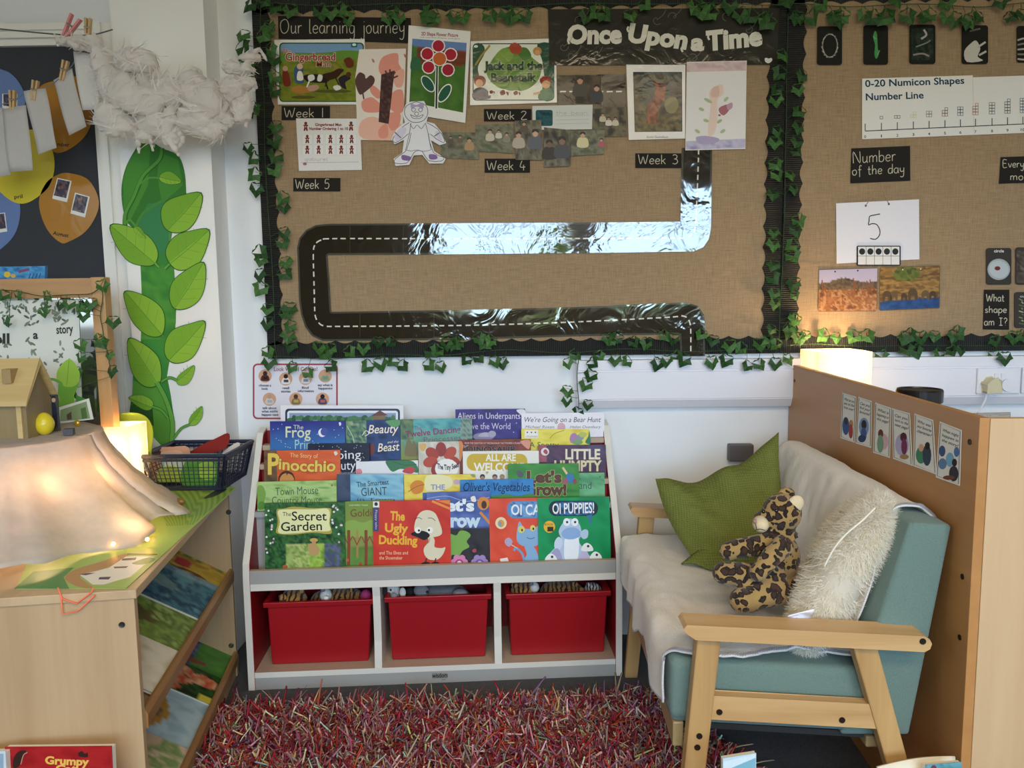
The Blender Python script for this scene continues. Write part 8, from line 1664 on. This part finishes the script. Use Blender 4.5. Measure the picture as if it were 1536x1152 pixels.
garland('ivy garland down the band between the two boards', [(1172, 85), (1167, 110), (1165, 135), (1165, 150), (1163, 198), (1163, 217), (1160, 215), (1163, 248), (1163, 262), (1158, 293), (1160, 350), (1158, 368), (1160, 400), (1160, 417), (1160, 440), (1160, 455), (1155, 495), (1162, 515), (1197, 28), (1200, 115), (1197, 135), (1197, 170), (1195, 193), (1193, 215), (1193, 230), (1188, 285), (1198, 330), (1192, 347), (1188, 367), (1190, 383), (1190, 425), (1190, 442), (1188, 480), (1183, 497), (1183, 265), (1150, 510)], [(1182, 20), (1180, 120), (1178, 240), (1176, 340), (1172, 430), (1168, 520)], seed=5, size=.042)
def ytr(x, yy): return -.052 if yy > 536 and x > 868 else (BF - .012 if yy < 530 else -.012)
garland('ivy garland along the bottom border of the wide board', [(480, 520), (497, 525), (490, 530), (525, 527), (545, 522), (568, 512), (586, 512), (655, 525), (648, 528), (672, 515), (688, 513), (683, 518), (720, 508), (735, 512), (728, 516), (440, 552), (462, 560), (498, 550), (550, 550), (570, 545), (590, 543), (605, 550), (645, 548), (660, 550), (700, 540), (720, 537), (742, 542), (755, 545), (910, 508), (925, 508), (918, 512), (950, 513), (968, 515), (995, 505), (1010, 508), (1052, 503), (1070, 512), (1095, 520), (1110, 522), (1140, 515), (1152, 512), (862, 533), (900, 533), (887, 543), (923, 541), (938, 543), (985, 545), (998, 540), (1013, 535), (1027, 540), (1066, 543), (1090, 540), (1120, 550), (1138, 547), (1162, 545), (1180, 540)], [(408, 535), (480, 538), (560, 533), (660, 532), (760, 526), (860, 528), (960, 524), (1060, 527), (1168, 524)], seed=6, yfn=ytr, size=.043)
garland('short ivy trail hanging at the end of the white trunking', [(853, 545), (887, 562), (878, 577), (850, 588), (849, 600), (882, 607), (868, 616)], [(870, 530), (866, 556), (866, 580), (868, 600), (868, 615)], y=-.058, seed=7, size=.042)
garland('ivy garland along the bottom border of the number board, lit by the lamp', [(1190, 480), (1185, 492), (1193, 505), (1207, 503), (1200, 508), (1232, 503), (1252, 507), (1280, 505), (1300, 505), (1358, 508), (1364, 503), (1380, 505), (1400, 505), (1435, 500), (1428, 505), (1490, 510), (1520, 505), (1530, 505), (1322, 533), (1360, 525), (1372, 527), (1405, 533), (1425, 525), (1438, 526), (1490, 535), (1505, 537)], [(1172, 520), (1240, 516), (1330, 520), (1420, 517), (1500, 520), (1545, 516)], seed=8, yfn=ytr, size=.043)
garland('ivy strand draped over the mirror frame', [(x / 2.88, y / 2.88 + 370) for x, y in ((20, 205), (40, 320), (205, 265), (195, 280), (300, 250), (275, 255), (375, 265), (355, 262), (370, 305), (445, 165), (490, 330), (435, 395), (440, 420), (485, 470), (495, 540), (360, 475), (345, 545), (355, 420), (325, 630), (400, 250), (215, 210), (90, 205))], [(x / 2.88, y / 2.88 + 370) for x, y in ((0, 190), (120, 200), (240, 215), (380, 200), (440, 190), (435, 300), (450, 400), (470, 480), (480, 560))], y=MY - .024, size=.034, seed=9)

# ------------------------------------------------------------------ shaggy rug
corners = [on_z(300, 1068, .0), on_z(985, 1048, .0), on_z(1122, 1160, .0), on_z(1240, 1420, 0), on_z(120, 1420, 0)]
cor2 = [Vector((p.x, p.y)) for p in corners]
def inside(x, y):
    r = False; j = len(cor2) - 1
    for i in range(len(cor2)):
        a_, b_ = cor2[i], cor2[j]
        if (a_.y > y) != (b_.y > y) and x < (b_.x - a_.x) * (y - a_.y) / (b_.y - a_.y) + a_.x: r = not r
        j = i
    return r
rug = empty('shaggy_rug', (0, -1.0, 0), 'shaggy red, pink and cream rug on the dark carpet', 'rug')
b = MB(); b.prism([(p.x, p.y, .001) for p in cor2], (0, 0, .009)); b.build('rug_backing', flat('rug_backing', '#4a2428', .95, .2, 60), rug)
rn = random.Random(11); xs = [p.x for p in cor2]; ys = [p.y for p in cor2]; R_, D_, C_ = [], [], []
PALR = [(158, 52, 58), (182, 66, 64), (136, 46, 58), (168, 100, 110), (172, 118, 124), (190, 146, 142), (216, 196, 170), (230, 214, 180), (176, 88, 58), (156, 128, 130), (124, 52, 72), (198, 168, 142)]
WTS = [4, 4, 2.5, 4, 4.5, 4, 3, 2.2, 1.8, 3, 3, 2.6]
while len(R_) < 27000:
    x, y = rn.uniform(min(xs), max(xs)), rn.uniform(max(min(ys), -1.75), max(ys))
    if not inside(x, y): continue
    R_.append((x, y, .008)); D_.append((rn.gauss(0, .8), rn.gauss(-.1, .8), .7)); c = rn.choices(PALR, WTS)[0]; C_.append(srgb([max(0, min(255, q * rn.uniform(.8, 1.15))) for q in c]))
strands('pile', YARN, R_, D_, C_, .034, .0068, parent=rug, segs=4, bend=.75, sides=4, seed=5, taper=.8, droop=.3, kind='stuff')
